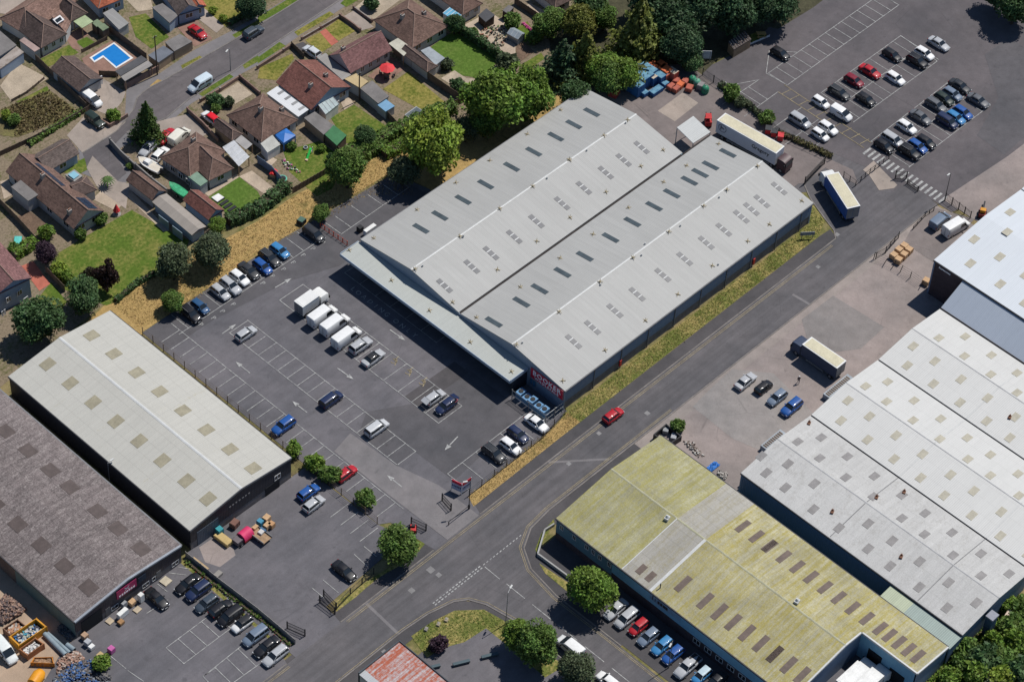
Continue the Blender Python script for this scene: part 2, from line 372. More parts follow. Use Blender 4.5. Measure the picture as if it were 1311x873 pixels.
segs += [((6.9,42.6),(7,38.8)),((-3.5,38.6),(14,38.9))]+[((x,38.8),(x-.1,42.6)) for x in (-3.4,-1,2.9,10.8,13.6)]
loft_lines('bay_lines', segs, parent=lot)
segs = [((-9.55,31.3),(-9.65,8.6)),((-7.0,31.2),(-9.55,31.3)),((-7.0,8.6),(-9.65,8.6))]+[((-9.6,y),(-6.8,y)) for y in (27.5,23.6,20.0,16.2,12.4)]
loft_lines('loading_bay_lines', segs, .10, parent=lot)
segs = [((-48.7,y),(-44.7,y)) for y in (-6.6,-8.9,-11.2,-13.4)]+[((-58.1,-14.9),(-58.1,-18.4)),((-60.4,-14.8),(-60.4,-17.6)),((-51.1,-14.6),(-51.3,-17.8)),((-48.9,-14.6),(-48.9,-17.4)),((-55.6,-16.5),(-55.7,-18.2))]
elines = segs
def text_mesh(txt, size, extrude=0.0, bold=0.0, align='CENTER', spacing=1.0):
    cu = bpy.data.curves.new('lettering', 'FONT'); cu.body = txt; cu.size = size; cu.extrude = extrude; cu.offset = bold
    cu.align_x = align; cu.align_y = 'CENTER'; cu.space_character = spacing; cu.resolution_u = 2
    o = bpy.data.objects.new('lettering', cu); COL.objects.link(o)
    bpy.context.view_layer.update()
    me = bpy.data.meshes.new_from_object(o.evaluated_get(bpy.context.evaluated_depsgraph_get()))
    bpy.data.objects.remove(o); bpy.data.curves.remove(cu); return me
def lettering(txt, size, m, parent, mx, name='lettering', **k):
    me = text_mesh(txt, size, **k); me.materials.clear(); me.materials.append(m); me.transform(mx)
    return ob(name, me, parent)
def ground_text(txt, size, x, y, ang, m, parent, lvl=6, **k):
    return lettering(txt, size, m, parent, Matrix.Translation((x,y,LV(lvl))) @ Matrix.Rotation(ang, 4, 'Z'), **k)
for ch, (lx, ly) in zip('LOADINGONLY', ((80,235),(125,262),(172,292),(218,328),(262,360),(303,392),(345,425),(415,475),(460,515),(510,548),(558,582))):
    p = P(440+lx*220/1310, 330+ly*220/1310); ground_text(ch, 1.35, -11.2, p[1], -math.pi/2, LINE, lot)
for tl, x, y in (('11',25,648),('11',75,612),('11',130,577),('11',180,543),('11',230,506),('11',280,472),('11',330,440),('01',1020,858),('01',1085,825),('01',1130,790),('01',1185,755)):
    p = T(tl, x, y); ground_text('P', 1.3, p[0], p[1], -math.pi*.5, LINE, lot)
def arrow(p, ang, L=3.6, parent=None, m=LINE):
    b = MB(); c, s = math.cos(ang), math.sin(ang); z = LV(6)
    R = lambda x, y: (p[0]+x*c-y*s, p[1]+x*s+y*c, z)
    b.face([R(-L/2,-.09),R(L/2-1.2,-.09),R(L/2-1.2,.09),R(-L/2,.09)]); b.face([R(L/2-1.3,-.42),R(L/2,0),R(L/2-1.3,.42)])
    return b.build('road_arrow', m, parent)
for tl, a, b_ in (('12',(405,205),(487,262)),('12',(250,430),(175,372)),('12',(733,808),(657,748)),('12',(1017,552),(950,622)),('12',(672,10),(750,65)),('11',(88,670),(172,622)),('12',(-40,230),(-112,172)),('02',(1130,30),(1200,-18))):
    A, B = T(tl,*a), T(tl,*b_); arrow(((A[0]+B[0])/2,(A[1]+B[1])/2), math.atan2(B[1]-A[1],B[0]-A[0]), max(3.0, math.hypot(B[0]-A[0],B[1]-A[1])), lot)
for tl, x, y in (('12',695,167),('12',768,222),('12',838,274)):
    cx, cy = T(tl,x,y); b = MB(); z = LV(6)
    for k in range(14):
        a0 = math.radians(150+k*20); a1 = a0+math.radians(20)
        b.strip((cx+.5*math.cos(a0)-.15,cy+.5*math.sin(a0)),(cx+.5*math.cos(a1)-.15,cy+.5*math.sin(a1)),.13,z)
    b.strip((cx+.95,cy+.15),(cx+.05,cy+.1),.16,z); b.strip((cx+.1,cy+.1),(cx-.05,cy-.55),.15,z); b.strip((cx-.05,cy-.5),(cx-.75,cy-.8),.14,z); b.strip((cx+.45,cy+.1),(cx+.35,cy-.4),.12,z)
    b.strip((cx+1.05,cy+.3),(cx+1.05,cy+.02),.26,z); b.build('wheelchair_symbol', YLINE, lot)
# --- car park in front of the pale warehouse, car park of the brown warehouse
lot2 = sheet('car_park', ASP_LOT, 2, [(-70,3.8),(-44.5,3.8),(-44.2,-13),(-43.4,-16),(-47,-18.2),(-61.2,-19.0),(-61.8,-22.9),(-71.2,-22.9),(-71.3,-18),(-71,3)])
sheet('loading_apron', CON_YARD, 3, ZL('m',[(0,640),(150,540),(330,600),(370,720),(210,840),(60,790)]), parent=lot2)
loft_lines('bay_lines', elines, parent=lot2)
lot3 = sheet('car_park', ASP_LOT, 2, [(-95,3),(-71.8,3),(-71.8,-18.5),(-73,-23),(-120,-23),(-120,-8)])
segs = [((-75.6,-7.8),(-84.1,-7.8)),((-84.1,-7.8),(-84.1,-11.9)),((-84.2,-11.9),(-74.3,-11.9))]+[((x,-7.8),(x,-11.9)) for x in (-81.7,-79.4,-77.0,-74.6)]
segs += [((-75.6,-15.5),(-83.6,-15.7)),((-83.6,-15.7),(-83.9,-19.6)),((-83.9,-19.6),(-76,-19.9))]+[((x,-15.6),(x-.2,-19.7)) for x in (-81.2,-78.8,-76.4)]
segs += [(T('03',1030,845+k*0),T('03',1100,800)) for k in range(1)]
for a, b_ in (((860,320),(945,330)),((905,290),(965,300)),((820,355),(870,360)),((800,375),(850,415)),((745,525),(855,455)),((560,740),(640,805)),((650,815),(730,870))): segs.append((T('03',*a),T('03',*b_)))
loft_lines('bay_lines', segs, parent=lot3)
scrap = sheet('scrap_yard_ground', SANDY, 1, [(-200,60),(-92.5,60),(-92.6,2.0),(-91.6,1.2),(-95,-8),(-104,-23),(-200,-23)])
# --- far car park
far = sheet('car_park', ASP_FAR, 2, TL('20',[(930,395),(1000,330),(1120,270),(1200,225),(1290,140)])+TL('30',[(60,150),(240,40),(330,-30),(500,-160),(1700,-160),(1700,500)])+[(150,-48),(80.5,-33),(80.4,-22.6),(76.8,-22.2)]+TL('30',[(560,873),(230,735),(60,620)])+TL('20',[(1180,560),(1060,470)]))
sheet('concrete_apron', CON_YARD, 3, TL('31',[(905,215),(1230,0),(1400,-130)])+[(200,-34),(200,-75),(82,-75),(82,-30.5)], parent=far)
sheet('asphalt_patch', ASP_PATCH, 3, TL('30',[(1110,280),(1240,190),(1420,330),(1420,600),(1210,790),(1070,690),(1180,500)]), parent=far)
segs = [((85.0,9.7),(119.5,9.8)),((85.2,14.4),(119.5,14.4)),((84.9,14.6),(85.2,9.7)),((90.4,18.5),(84.8,14.6))]
for k in range(15): x = 85.2+2.46*k; segs.append(((x,9.7),(x,14.4)))
segs += [((90.5,18.4),(94,14.4)),((88.2,3.9),(112.6,3.8)),((112.6,3.8),(111.8,-5.7)),((86.3,-5.5),(111.8,-5.7)),((86.5,-.9),(110.5,-.9))]
for k in range(11): x = 88.2+2.43*k; segs.append(((x,3.9),(x-.15,-5.6)))
segs += [((84.4,-11.1),(108.2,-10.9)),((84.1,-20.3),(109.2,-20.4)),((84.6,-15.6),(108.6,-15.4)),((108.0,-11),(109.1,-20.4))]
for k in range(10): x = 84.6+2.45*k; segs.append(((x,-11.1),(x-.1,-20.3)))
segs += [((72.5,9.6),(82.5,9.7)),((72.2,3.8),(82.3,3.8)),((72,14.6),(82.5,14.4)),((72,-.6),(82.2,-.5)),((74.5,-4.8),(82.1,-4.8))]
segs += [((x,9.6),(x,18.5)) for x in (74.8,77.3)]+[((79.4,9.7),(79.4,14.4)),((74.6,18.5),(82.4,14.4)),((77.4,3.8),(77.3,-4.8)),((79.8,3.8),(79.8,-4.8))]
loft_lines('bay_lines', segs, .12, parent=far)
segs = [((84.9,10.2),(84.3,-11.3)),((82.5,9.7),(82.2,-11.3))]
for k in range(10): y = 8.8-2.1*k; segs.append(((82.5,y),(84.8,y-.35)))
loft_lines('walkway_hatching', segs, .13, YLINE, parent=far)
zb = MB()
for k in range(17): y = -12.0-1.1*k; zb.box(80.8,y-.47,LV(5),83.1,y,LV(6))
zb.build('zebra_crossing', LINE, far)
# --- rear yard
yard = sheet('service_yard', m_asphalt('yard_asphalt', (.15,.132,.128), .25, crack=.8), 2, TL('20',[(380,440),(500,400),(640,330),(880,330),(950,385),(1250,605)])+TL('30',[(60,690),(300,800),(440,865)])+TL('31',[(470,150),(300,60),(190,140)])+[(66,-9),(62,-9),(59.7,7),(52.4,7),(52.4,31)])
sheet('concrete_pad', CON_PALE, 3, ZL('g',[(370,610),(560,470),(680,550),(500,690)]), parent=yard)
sheet('concrete_pad', CON_PALE, 4, ZL('z',[(240,400),(180,350),(280,265),(500,490),(470,520),(330,540)]), parent=far)
sheet('access_road', ASP_ROAD, 1, [(61,-8),(71,9),(80,2),(84,-10),(84,-31),(76,-25),(66,-12)])
# --- yard by the white-roofed units
cy = sheet('concrete_yard', CON_YARD, 2, [(-1.2,-31.9),(62,-31.5),(80.2,-31.4),(82,-50),(60,-50),(0,-50)])
sheet('concrete_patch', m_asphalt('grey_concrete', (.225,.213,.205), .15), 3, TL('22',[(1010,290),(900,400),(1170,580),(1310,640),(1310,300),(1180,210)])[:2]+TL('22',[(1100,560),(1400,690),(1600,520),(1310,230),(1100,210)]), parent=cy)
sheet('asphalt_patch', m_asphalt('faint_grey_concrete', (.185,.175,.17), .15), 3, TL('31',[(180,830),(340,710),(600,870),(480,980),(230,1010)]), parent=cy)
sheet('asphalt_patch', m_asphalt('brownish_yard', (.165,.148,.143), .15), 3, TL('31',[(735,375),(860,265),(1060,320),(850,540),(700,440)]), parent=cy)
# --- forecourt of the lichen-roofed building
fc = sheet('forecourt', ASP_DARK, 2, [(-33.6,-49),(-25.8,-48),(-25.8,-140),(-33.6,-140)])
sheet('side_yard', ASP_DARK, 2, [(-34,-34.4),(-25,-34.2),(-25.6,-48.5),(-31.6,-48.5),(-31.9,-42),(-31,-37.5)])
c2 = sheet('car_park', ASP_LOT, 2, [(-61,-35.4),(-46,-35.6),(-44.2,-41),(-44,-110),(-62,-110)])
sheet('loading_yard', ASP_LOT, 2, [(-25.8,-82.4),(-9,-82.4),(-9,-93.4),(-3,-110),(-25.8,-110)])
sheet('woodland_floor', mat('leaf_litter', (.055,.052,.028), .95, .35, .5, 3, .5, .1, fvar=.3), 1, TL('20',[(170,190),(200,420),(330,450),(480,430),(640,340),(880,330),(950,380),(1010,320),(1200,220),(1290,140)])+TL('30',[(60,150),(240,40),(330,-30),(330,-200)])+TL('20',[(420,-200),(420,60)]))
# --- dry and green verges
sheet('grass_verge', G_VERGE, 2, [(-5,-20.5),(58,-20.2),(62,-18.4),(63.5,-14.5),(62.5,-11),(60.5,-12),(60,-17.2),(-6,-17.4)])
sheet('grass_verge', G_DRY, 2, [(-30.6,-20.9),(-5,-20.5),(-5,-17.6),(-9,-18.4),(-29.8,-18.9)])
sheet('grass_verge', G_VERGE, 2, TL('13',[(385,470),(590,340),(700,270),(800,150),(860,160),(780,250),(600,350),(500,440),(400,515)]))
sheet('grass_verge', G_VERGE, 3, TL('13',[(780,640),(880,570),(1000,510),(1150,505),(1250,560),(1310,630)])+TL('23',[(40,640),(250,790),(150,850),(0,720)])+TL('13',[(1160,600),(1050,670),(940,700),(860,750)]))
sheet('grass_verge', G_VERGE, 3, TL('23',[(195,45),(130,120),(100,200),(110,225),(180,85),(200,75)])); sheet('grass_verge', G_VERGE, 3, TL('23',[(120,270),(270,370),(265,415),(150,320)]))
sheet('dry_bank', G_DRY, 1, TL('01',[(560,730),(780,600),(1130,430),(1310,330)])+TL('11',[(180,205),(380,100),(530,30),(680,-20),(900,-80)])+TL('20',[(340,440),(330,470)])+[(14.5,32),(16,37),(14,44),(-12,45),(-44.2,44.7),(-45,40),(-46.8,49.5),(-58,51)])
sheet('planting_strip', BED, 1, [(-46.8,49),(-44.3,44),(-44.3,-14),(-47.2,-12),(-47.2,3.4),(-46.8,20)])
sheet('planting_strip', G_VERGE, 1, [(-71.9,3),(-70,3),(-71,-18),(-73,-20)])
# --- kerbs
def kerb(pts, h=.11, w=.22, name='kerb'):
    b = MB()
    for p, q in zip(pts[:-1], pts[1:]):
        l = math.hypot(q[0]-p[0], q[1]-p[1]); b.obox((p[0]+q[0])/2,(p[1]+q[1])/2,0.0,h,l,w,math.atan2(q[1]-p[1],q[0]-p[0]))
    return b.build(name, mat('kerb_stone',(.165,.15,.14),.9,.25,.5,4), kind='structure')
kerb([(-140,-22.75),(-73,-22.75)]); kerb([(-61.8,-22.75),(-41.5,-22.75)]); kerb([(-31,-22.75),(59.8,-22.7),(61.2,-21.2),(62.4,-18),(64.5,-13),(66.7,-9.6)])
kerb([(80,-29.9),(-19,-29.85),(-22.4,-29.85),(-27.2,-30.4),(-30.9,-32.4),(-33.1,-36.1),(-34.05,-42.4),(-33.9,-56)])
kerb([(-42.1,-110),(-42.2,-41.3),(-43.2,-36),(-44.5,-33.4),(-46.4,-32.1),(-51,-31),(-56,-30.6),(-140,-30.8)])
# --- road paint
def parallel(pts, off):
    out = []
    for i, p in enumerate(pts):
        a = pts[max(i-1,0)]; c = pts[min(i+1,len(pts)-1)]; l = math.hypot(c[0]-a[0],c[1]-a[1]); out.append((p[0]-(c[1]-a[1])/l*off, p[1]+(c[0]-a[0])/l*off))
    return out
def poly_lines(name, pts, offs, w, m, parent, lvl=5):
    b = MB()
    for o in offs:
        q = parallel(pts, o)
        for p1, p2 in zip(q[:-1], q[1:]): b.strip(p1, p2, w, LV(lvl))
    return b.build(name, m, parent)
poly_lines('double_yellow_line', [(-140,-22.9),(-73,-22.9)], (-.35,-.62), .09, YLINE, road); poly_lines('double_yellow_line', [(-61,-22.9),(58,-22.85)], (-.35,-.65), .09, YLINE, road)
poly_lines('double_yellow_line', [(8,-29.75),(-19,-29.75),(-22.4,-29.75),(-27.2,-30.25),(-30.9,-32.2),(-33.2,-36),(-34.2,-42.4),(-34.1,-51.3),(-33.9,-110)], (-.35,-.62), .09, YLINE, road)
poly_lines('double_yellow_line', [(-42.1,-110),(-42.1,-41.3),(-43.1,-36),(-44.4,-33.5),(-46.3,-32.1),(-51,-31),(-56,-30.6),(-90,-30.8)], (-.35,), .09, YLINE, road)
b = MB()
for k in range(30):
    x = -49+k*.72
    if x < -38.3: b.strip((x,-30.55),(x+.45,-30.55),.2,LV(5)); b.strip((x,-30.1),(x+.45,-30.1),.2,LV(5))
for k in range(12): x = -38+k*.75; b.strip((x,-30.3),(x+.42,-30.25),.14,LV(5))
b.build('give_way_line', LINE, road)
b = MB(); b.strip((-38.05,-30.7),(-38.1,-34.0),.12,LV(5))
for k in range(12): y = -35.4-5.6*k; b.strip((-38.0,y),(-38.0,y-4),.12,LV(5))
b.build('centre_line', LINE, road)

# --- the residential streets and gardens
rr = [(527,-60),(475,-60),(384,0),(330,34),(262,73),(214,101),(189,114),(176,125),(171,140),(150,168),(106,196),(112,215),(148,234),(162,222),(142,190),(162,170),(212,152),(241,128),(297,93),(330,70),(436,0)]
pv = [(555,-60),(455,-60),(366,0),(300,38),(246,66),(205,94),(162,114),(160,150),(140,165),(100,190),(104,222),(150,240),(172,228),(150,192),(214,160),(245,133),(300,100),(333,82),(378,50),(455,0)]
rs = sheet('residential_street', ASP_RES, 3, [P(*p) for p in rr]); sheet('pavement', ASP_PALE, 1, [P(*p) for p in pv])
sheet('garden_ground', m_grass('garden_ground', (.095,.10,.035), (.19,.15,.105), .7, .22), 0, [P(*p) for p in [(-80,-80),(760,-80),(760,60),(640,170),(560,190),(430,215),(300,290),(200,330),(120,400),(-80,560)]])
kerb([P(*p) for p in [(475,-60),(384,0),(330,34),(262,73),(214,101),(189,114),(176,125),(171,140),(150,168),(106,196)]], .1, .25)
kerb([P(*p) for p in [(527,-60),(436,0),(330,70),(297,93),(241,128),(212,152),(162,170)]], .1, .25)
LW_ = [('00',[(655,90),(740,70),(860,190),(770,250),(690,190)],G_LAWN),('00',[(200,305),(350,230),(400,270),(240,345)],G_LAWN),('00',[(385,215),(440,190),(480,215),(430,250)],G_LAWN),
 ('00',[(920,335),(1015,285),(1035,298),(990,330),(930,358)],G_DRYLAWN),('00',[(760,440),(800,405),(845,415),(810,440)],G_DRY),('00',[(1180,180),(1310,105),(1320,125),(1200,198)],G_LAWN),('00',[(1010,480),(1165,378),(1188,392),(1030,492)],G_LAWN),
 ('00',[(1230,330),(1310,285),(1330,305),(1245,352)],G_LAWN),('10',[(0,90),(150,0),(215,0),(0,125)],G_LAWN),('10',[(185,165),(365,60),(388,75),(205,185)],G_DRYLAWN),('10',[(420,20),(450,-10),(530,-10),(450,38)],G_LAWN),
 ('10',[(0,295),(110,215),(142,235),(0,325)],G_LAWN),('10',[(10,345),(175,275),(185,300),(95,410),(0,400)],G_DRYLAWN),('10',[(240,205),(320,165),(380,235),(320,270)],G_DRYLAWN),('10',[(340,150),(410,100),(495,160),(410,210)],G_DRYLAWN),
 ('10',[(635,455),(765,365),(975,540),(860,590),(790,540)],G_DRYLAWN),('10',[(370,600),(490,535),(680,660),(600,740),(450,730)],G_LAWN),('10',[(880,240),(1010,150),(1240,300),(1130,400),(1000,380)],G_BRIGHT),
 ('10',[(130,770),(310,720),(430,800),(420,873),(380,960),(300,1000),(160,873)],G_LAWN),('01',[(1060,210),(1215,105),(1310,180),(1330,220),(1160,300)],G_BRIGHT),
 ('01',[(285,500),(450,400),(670,275),(830,365),(960,430),(940,500),(780,610),(590,740),(540,760),(330,680),(250,570)],G_LAWN),('01',[(180,740),(260,640),(340,740),(300,800),(200,850)],G_LAWN),
 ('00',[(1020,0),(1310,0),(1310,60),(1150,140),(1050,70)],G_DRYLAWN),('00',[(80,520),(240,440),(255,470),(110,545)],G_LAWN),('01',[(310,70),(430,10),(445,70),(370,110)],G_LAWN),
 ('00',[(0,0),(60,0),(0,45)],G_LAWN),('20',[(0,150),(60,110),(100,170),(50,220),(20,220)],G_LAWN),('20',[(30,330),(130,270),(150,300),(40,370)],G_LAWN)]
for tl, pts, m in LW_: sheet('lawn', m, 2, TL(tl, pts))
sheet('lawn', G_LAWN, 3, ZL('g',[(1080,100),(1215,45),(1150,0),(1075,30)]))
for nm, tl, pts, m in (('planted_bed','00',[(0,560),(250,460),(410,580),(90,700),(0,690)],BED),('gravel_garden','00',[(0,440),(90,320),(245,400),(60,520)],GRAVEL),('brick_terrace','00',[(415,300),(575,205),(700,300),(600,390),(520,395),(430,330)],BRICKPAVE),
   ('driveway','00',[(400,470),(520,400),(640,470),(620,520),(560,590),(480,560)],CON_PALE),('driveway','00',[(340,690),(430,590),(560,640),(640,620),(580,680),(420,780)],CON_PALE),('driveway','00',[(800,620),(960,580),(1060,680),(900,760),(760,830),(690,800)],CON_PALE),
   ('driveway','00',[(900,140),(1000,100),(1080,200),(990,240)],BRICKPAVE),('driveway','00',[(970,70),(1040,45),(1140,135),(1100,170)],CON_PALE),('gravel_garden','00',[(1110,480),(1210,420),(1285,480),(1170,545)],GRAVEL),
   ('driveway','10',[(430,90),(490,55),(590,140),(520,160)],CON_PALE),('gravel_garden','10',[(490,45),(555,-10),(740,-10),(580,110)],GRAVEL),('driveway','10',[(175,235),(230,215),(330,290),(290,310)],ASP_DARK),
   ('garden_path','10',[(315,165),(345,148),(410,215),(375,235)],REDPAVE),('patio','10',[(560,390),(680,290),(750,350),(640,430)],BRICKPAVE),('patio','10',[(420,520),(465,495),(490,530),(440,560)],PAVING),('patio','10',[(1030,140),(1180,60),(1310,160),(1310,280),(1240,290)],PAVING),
   ('gravel_path','10',[(930,400),(1000,360),(1060,400),(1135,405),(1130,450),(1010,450)],GRAVEL),('patio','01',[(105,560),(170,535),(255,650),(200,685)],REDPAVE),('patio','01',[(1215,105),(1280,75),(1400,170),(1345,195)],PAVING),('garden_path','01',[(1040,190),(1200,95),(1215,108),(1060,205)],PAVING),
   ('vegetable_bed','20',[(0,250),(30,205),(95,265),(20,320)],SOIL),('patio','20',[(30,40),(75,20),(250,110),(240,165),(150,130)],PAVING),('patio','20',[(240,90),(330,130),(290,165),(240,150)],CON_PATH),
   ('driveway','01',[(440,60),(470,0),(600,130),(660,140),(640,270),(500,170)],CON_PALE),('garden_path','01',[(620,180),(650,160),(860,380),(830,385)],PAVING),('patio','01',[(470,220),(520,170),(640,230),(590,280)],PAVING),('vegetable_bed','01',[(80,310),(150,280),(240,350),(170,400)],SOIL),('patio','01',[(0,130),(40,120),(80,190),(20,220)],PAVING),
   ('driveway','00',[(0,0),(120,-10),(160,30),(60,80),(0,70)],CON_PALE),('patio','00',[(330,190),(420,140),(450,180),(390,210),(410,260),(370,250)],BRICKPAVE),('patio','11',[(0,40),(60,0),(100,20),(60,60)],PAVING),('driveway','00',[(640,0),(760,-20),(780,50),(700,60)],GRAVEL)):
    sheet(nm, m, 3, TL(tl, pts))
# --- the garden pool
POOL = thing('swimming_pool', 'L-shaped blue garden swimming pool with white edging', 'pool', (*T('00',565,285),0), world=True)
def pool():
    out = TL('00',[(455,297),(580,219),(678,299),(590,352),(525,295),(480,322)]); inn = TL('00',[(468,297),(579,227),(663,299),(592,343),(524,285),(480,313)])
    b = MB(); n = len(out)
    for i in range(n):
        j = (i+1) % n; a, c, d, e = out[i], out[j], inn[j], inn[i]
        b.slab([(a[0],a[1],.14),(c[0],c[1],.14),(d[0],d[1],.14),(e[0],e[1],.14)], .12)
    b.build('coping', WHITEP, POOL)
    t = NT('pool_water'); c = t.mix(t.noise(1.2, 3), (.01,.14,.42), (.02,.20,.52)); t.bump(t.noise(2.5, 2), .1, .02)
    MATS['pool_water'] = t.out(c, .08, 0, .5)
    b = MB(); b.face([(x,y,.10) for x,y in inn[::-1]]); b.build('water', MATS['pool_water'], POOL)
pool()
# ================================================================== warehouses
R_BOOK = m_sheet('pale_grey_roof_sheet', (.335,.333,.318), 'x', 1.0, 0, .07, seam=.07, speck=.04)
R_CANO = m_sheet('canopy_roof_sheet', (.36,.375,.35), 'y', .9, 0, .05, seam=.06)
R_LW = m_sheet('off_white_roof_sheet', (.41,.40,.36), 'y', 1.1, 2.3, .05, seam=.07, lichen=(.36,.33,.24), lamt=.12)
R_BW = m_sheet('weathered_brown_roof_sheet', (.16,.134,.130), 'y', .9, 1.3, .28, seam=.25, speck=.6, lichen=(.24,.21,.20), lamt=.45, lsc=(.6,1.5), rough=.9)
R_YB = m_sheet('lichen_yellow_roof_sheet', (.37,.345,.23), 'y', 1.05, 2.4, .24, seam=.10, lichen=(.30,.255,.075), lamt=.62, lsc=(.06,1.5), speck=.22, rough=.85)
R_YB2 = m_sheet('lichen_olive_roof_sheet', (.34,.325,.21), 'y', 1.05, 2.4, .24, seam=.10, lichen=(.275,.25,.085), lamt=.62, lsc=(.06,1.3), speck=.24, rough=.85)
R_GREY = m_sheet('bare_grey_roof_sheet', (.33,.315,.28), 'y', 1.05, 2.4, .16, seam=.12, lichen=(.26,.235,.16), lamt=.45, lsc=(.07,.9), speck=.12, rough=.85)
R_WC = m_sheet('white_roof_sheet', (.49,.487,.468), 'y', 1.05, 2.6, .04, seam=.04, speck=.05)
R_WC1 = m_sheet('stained_white_roof_sheet', (.43,.425,.41), 'y', 1.05, 2.6, .09, seam=.05, lichen=(.33,.32,.30), lamt=.34, lsc=(.3,.5), speck=.14, rough=.85)
R_TB = m_sheet('blue_white_roof_sheet', (.50,.53,.56), 'y', 1.0, 0, .03, seam=.04, speck=.03)
R_SLOPE = m_sheet('blue_grey_cladding', (.33,.37,.43), 'y', .9, 0, .04, seam=.03, speck=.03)
R_RUST = m_sheet('rusty_red_roof_sheet', (.40,.40,.41), 'y', .95, 1.6, .12, seam=.1, lichen=(.33,.09,.05), lamt=.75, lsc=(.10,2.2), speck=.15, rough=.9)
R_GREEN = m_sheet('green_grey_roof_sheet', (.25,.31,.28), 'y', .9, 0, .1, seam=.1)
W_BLUE = m_sheet('blue_wall_cladding', (.13,.19,.28), 'x', .6, 0, .05, seam=.08); W_BK = m_sheet('grey_blue_gable_cladding', (.21,.26,.33), 'y', .6, 0, .05, seam=.06); W_BLUEY = m_sheet('blue_wall_cladding_side', (.17,.36,.50), 'y', .6, 0, .05, seam=.06)
W_DARK = m_sheet('charcoal_wall_cladding', (.028,.029,.037), 'x', .6, 0, .08, seam=.1); W_DARKY = m_sheet('charcoal_wall_cladding_side', (.026,.028,.037), 'y', .6, 0, .08, seam=.1)
W_PURP = m_sheet('dark_plum_cladding', (.04,.033,.042), 'x', .6, 0, .08, seam=.1); W_GREENW = m_sheet('green_wall_cladding', (.12,.17,.155), 'y', .6, 0, .08, seam=.1)
W_PETROL = m_sheet('petrol_blue_cladding', (.09,.18,.225), 'y', .6, 0, .08, seam=.06)
def m_brick(name, c1, c2, mortar):
    t = NT(name); bt = t.n('TexBrick'); t.set(bt.inputs['Vector'], t.map((1,1,1))); bt.inputs['Scale'].default_value = 3.2
    X, Y, Zz = t.sep(); cb = t.n('CombineXYZ'); t.set(cb.inputs[0], t.math('ADD', X, Y)); t.set(cb.inputs[1], Zz); t.set(bt.inputs['Vector'], cb.outputs[0])
    t.set(bt.inputs['Color1'], c1); t.set(bt.inputs['Color2'], c2); t.set(bt.inputs['Mortar'], mortar)
    MATS[name] = t.out(t.mul(bt.outputs[0], t.ramp(t.noise(.7, 5), .3, .7, .75, 1.2)), .9); return MATS[name]
BRICK = m_brick('brown_brick', (.15,.10,.085), (.20,.14,.11), (.22,.2,.18)); BRICKD = m_brick('dark_purple_brick', (.05,.035,.042), (.075,.05,.055), (.08,.07,.07)); BRICKG = m_brick('grey_brick', (.13,.12,.12), (.17,.15,.145), (.2,.19,.18))
SKYL = mat('dull_skylight', (.095,.097,.105), .35, .15, .9, 4, spec=.5); SKYL_B = mat('grey_glass_skylight', (.062,.078,.085), .3, .22, .8, 5, spec=.5); SKYL_Y = mat('tan_skylight', (.27,.245,.175), .5, .15, 1, 5); SKYL_T = mat('sand_skylight', (.36,.335,.265), .5, .12, 1, 5)
SKYL_BR = mat('brown_skylight', (.115,.085,.07), .6, .2, 1, 5); SKYL_P = mat('purple_grey_skylight', (.21,.20,.195), .5, .15, 1, 5)
SKYL_DK = mat('dark_brown_skylight', (.082,.063,.058), .6, .2, 1, 5)
ANCH = mat('anchor_yellow', (.36,.30,.19), .8, .2); GUT = mat('gutter_grey', (.16,.16,.165), .6); FLASH = mat('pale_flashing', (.47,.475,.465), .5, .08); VALLEY = mat('valley_dark', (.035,.03,.028), .9, .4, .5, 3)
SIGNRED = mat('sign_red', (.52,.02,.05), .5); SIGNWH = mat('sign_white', (.85,.84,.84), .5)
HOLE = mat('dark_interior', (.012,.013,.016), .9); SHUT = m_sheet('roller_shutter', (.05,.07,.10), 'x', 4, 0, .05); PALEWIN = mat('white_window_frame', (.6,.6,.6), .5)

def slope_x(x0, z0, x1, z1):      # ridge runs along y; z depends on x
    return lambda x, y: z0+(x-x0)*(z1-z0)/(x1-x0)
def slope_y(y0, z0, y1, z1):
    return lambda x, y: z0+(y-y0)*(z1-z0)/(y1-y0)
def roof_slab(root, zf, x0, y0, x1, y1, m, th=.18, name='roof'):
    b = MB(); b.slab([(x,y,zf(x,y)) for x,y in ((x0,y0),(x1,y0),(x1,y1),(x0,y1))], th)
    return b.build(name, m, root)
def skylight(roof, zf, cx, cy, lx, ly, m, panes=1, frame=None, name='skylight'):
    b = MB()
    q = lambda a, c, d: [(x,y,zf(x,y)+d) for x,y in ((a[0],a[1]),(c[0],a[1]),(c[0],c[1]),(a[0],c[1]))]
    o = None
    if panes == 1: b.slab(q((cx-lx/2,cy-ly/2),(cx+lx/2,cy+ly/2),.045), .06)
    else:
        fb = MB(); fb.slab(q((cx-lx/2,cy-ly/2+.12),(cx+lx/2,cy+ly/2-.12),.03), .05); o = fb.build('skylight_frame', FLASH, roof)
        for k in range(panes):
            y0 = cy-ly/2+ly*k/panes+.10; y1 = cy-ly/2+ly*(k+1)/panes-.10
            b.slab(q((cx-lx/2,y0),(cx+lx/2,y1),.045), .06)
    return b.build(name, m, roof if o is None else roof)
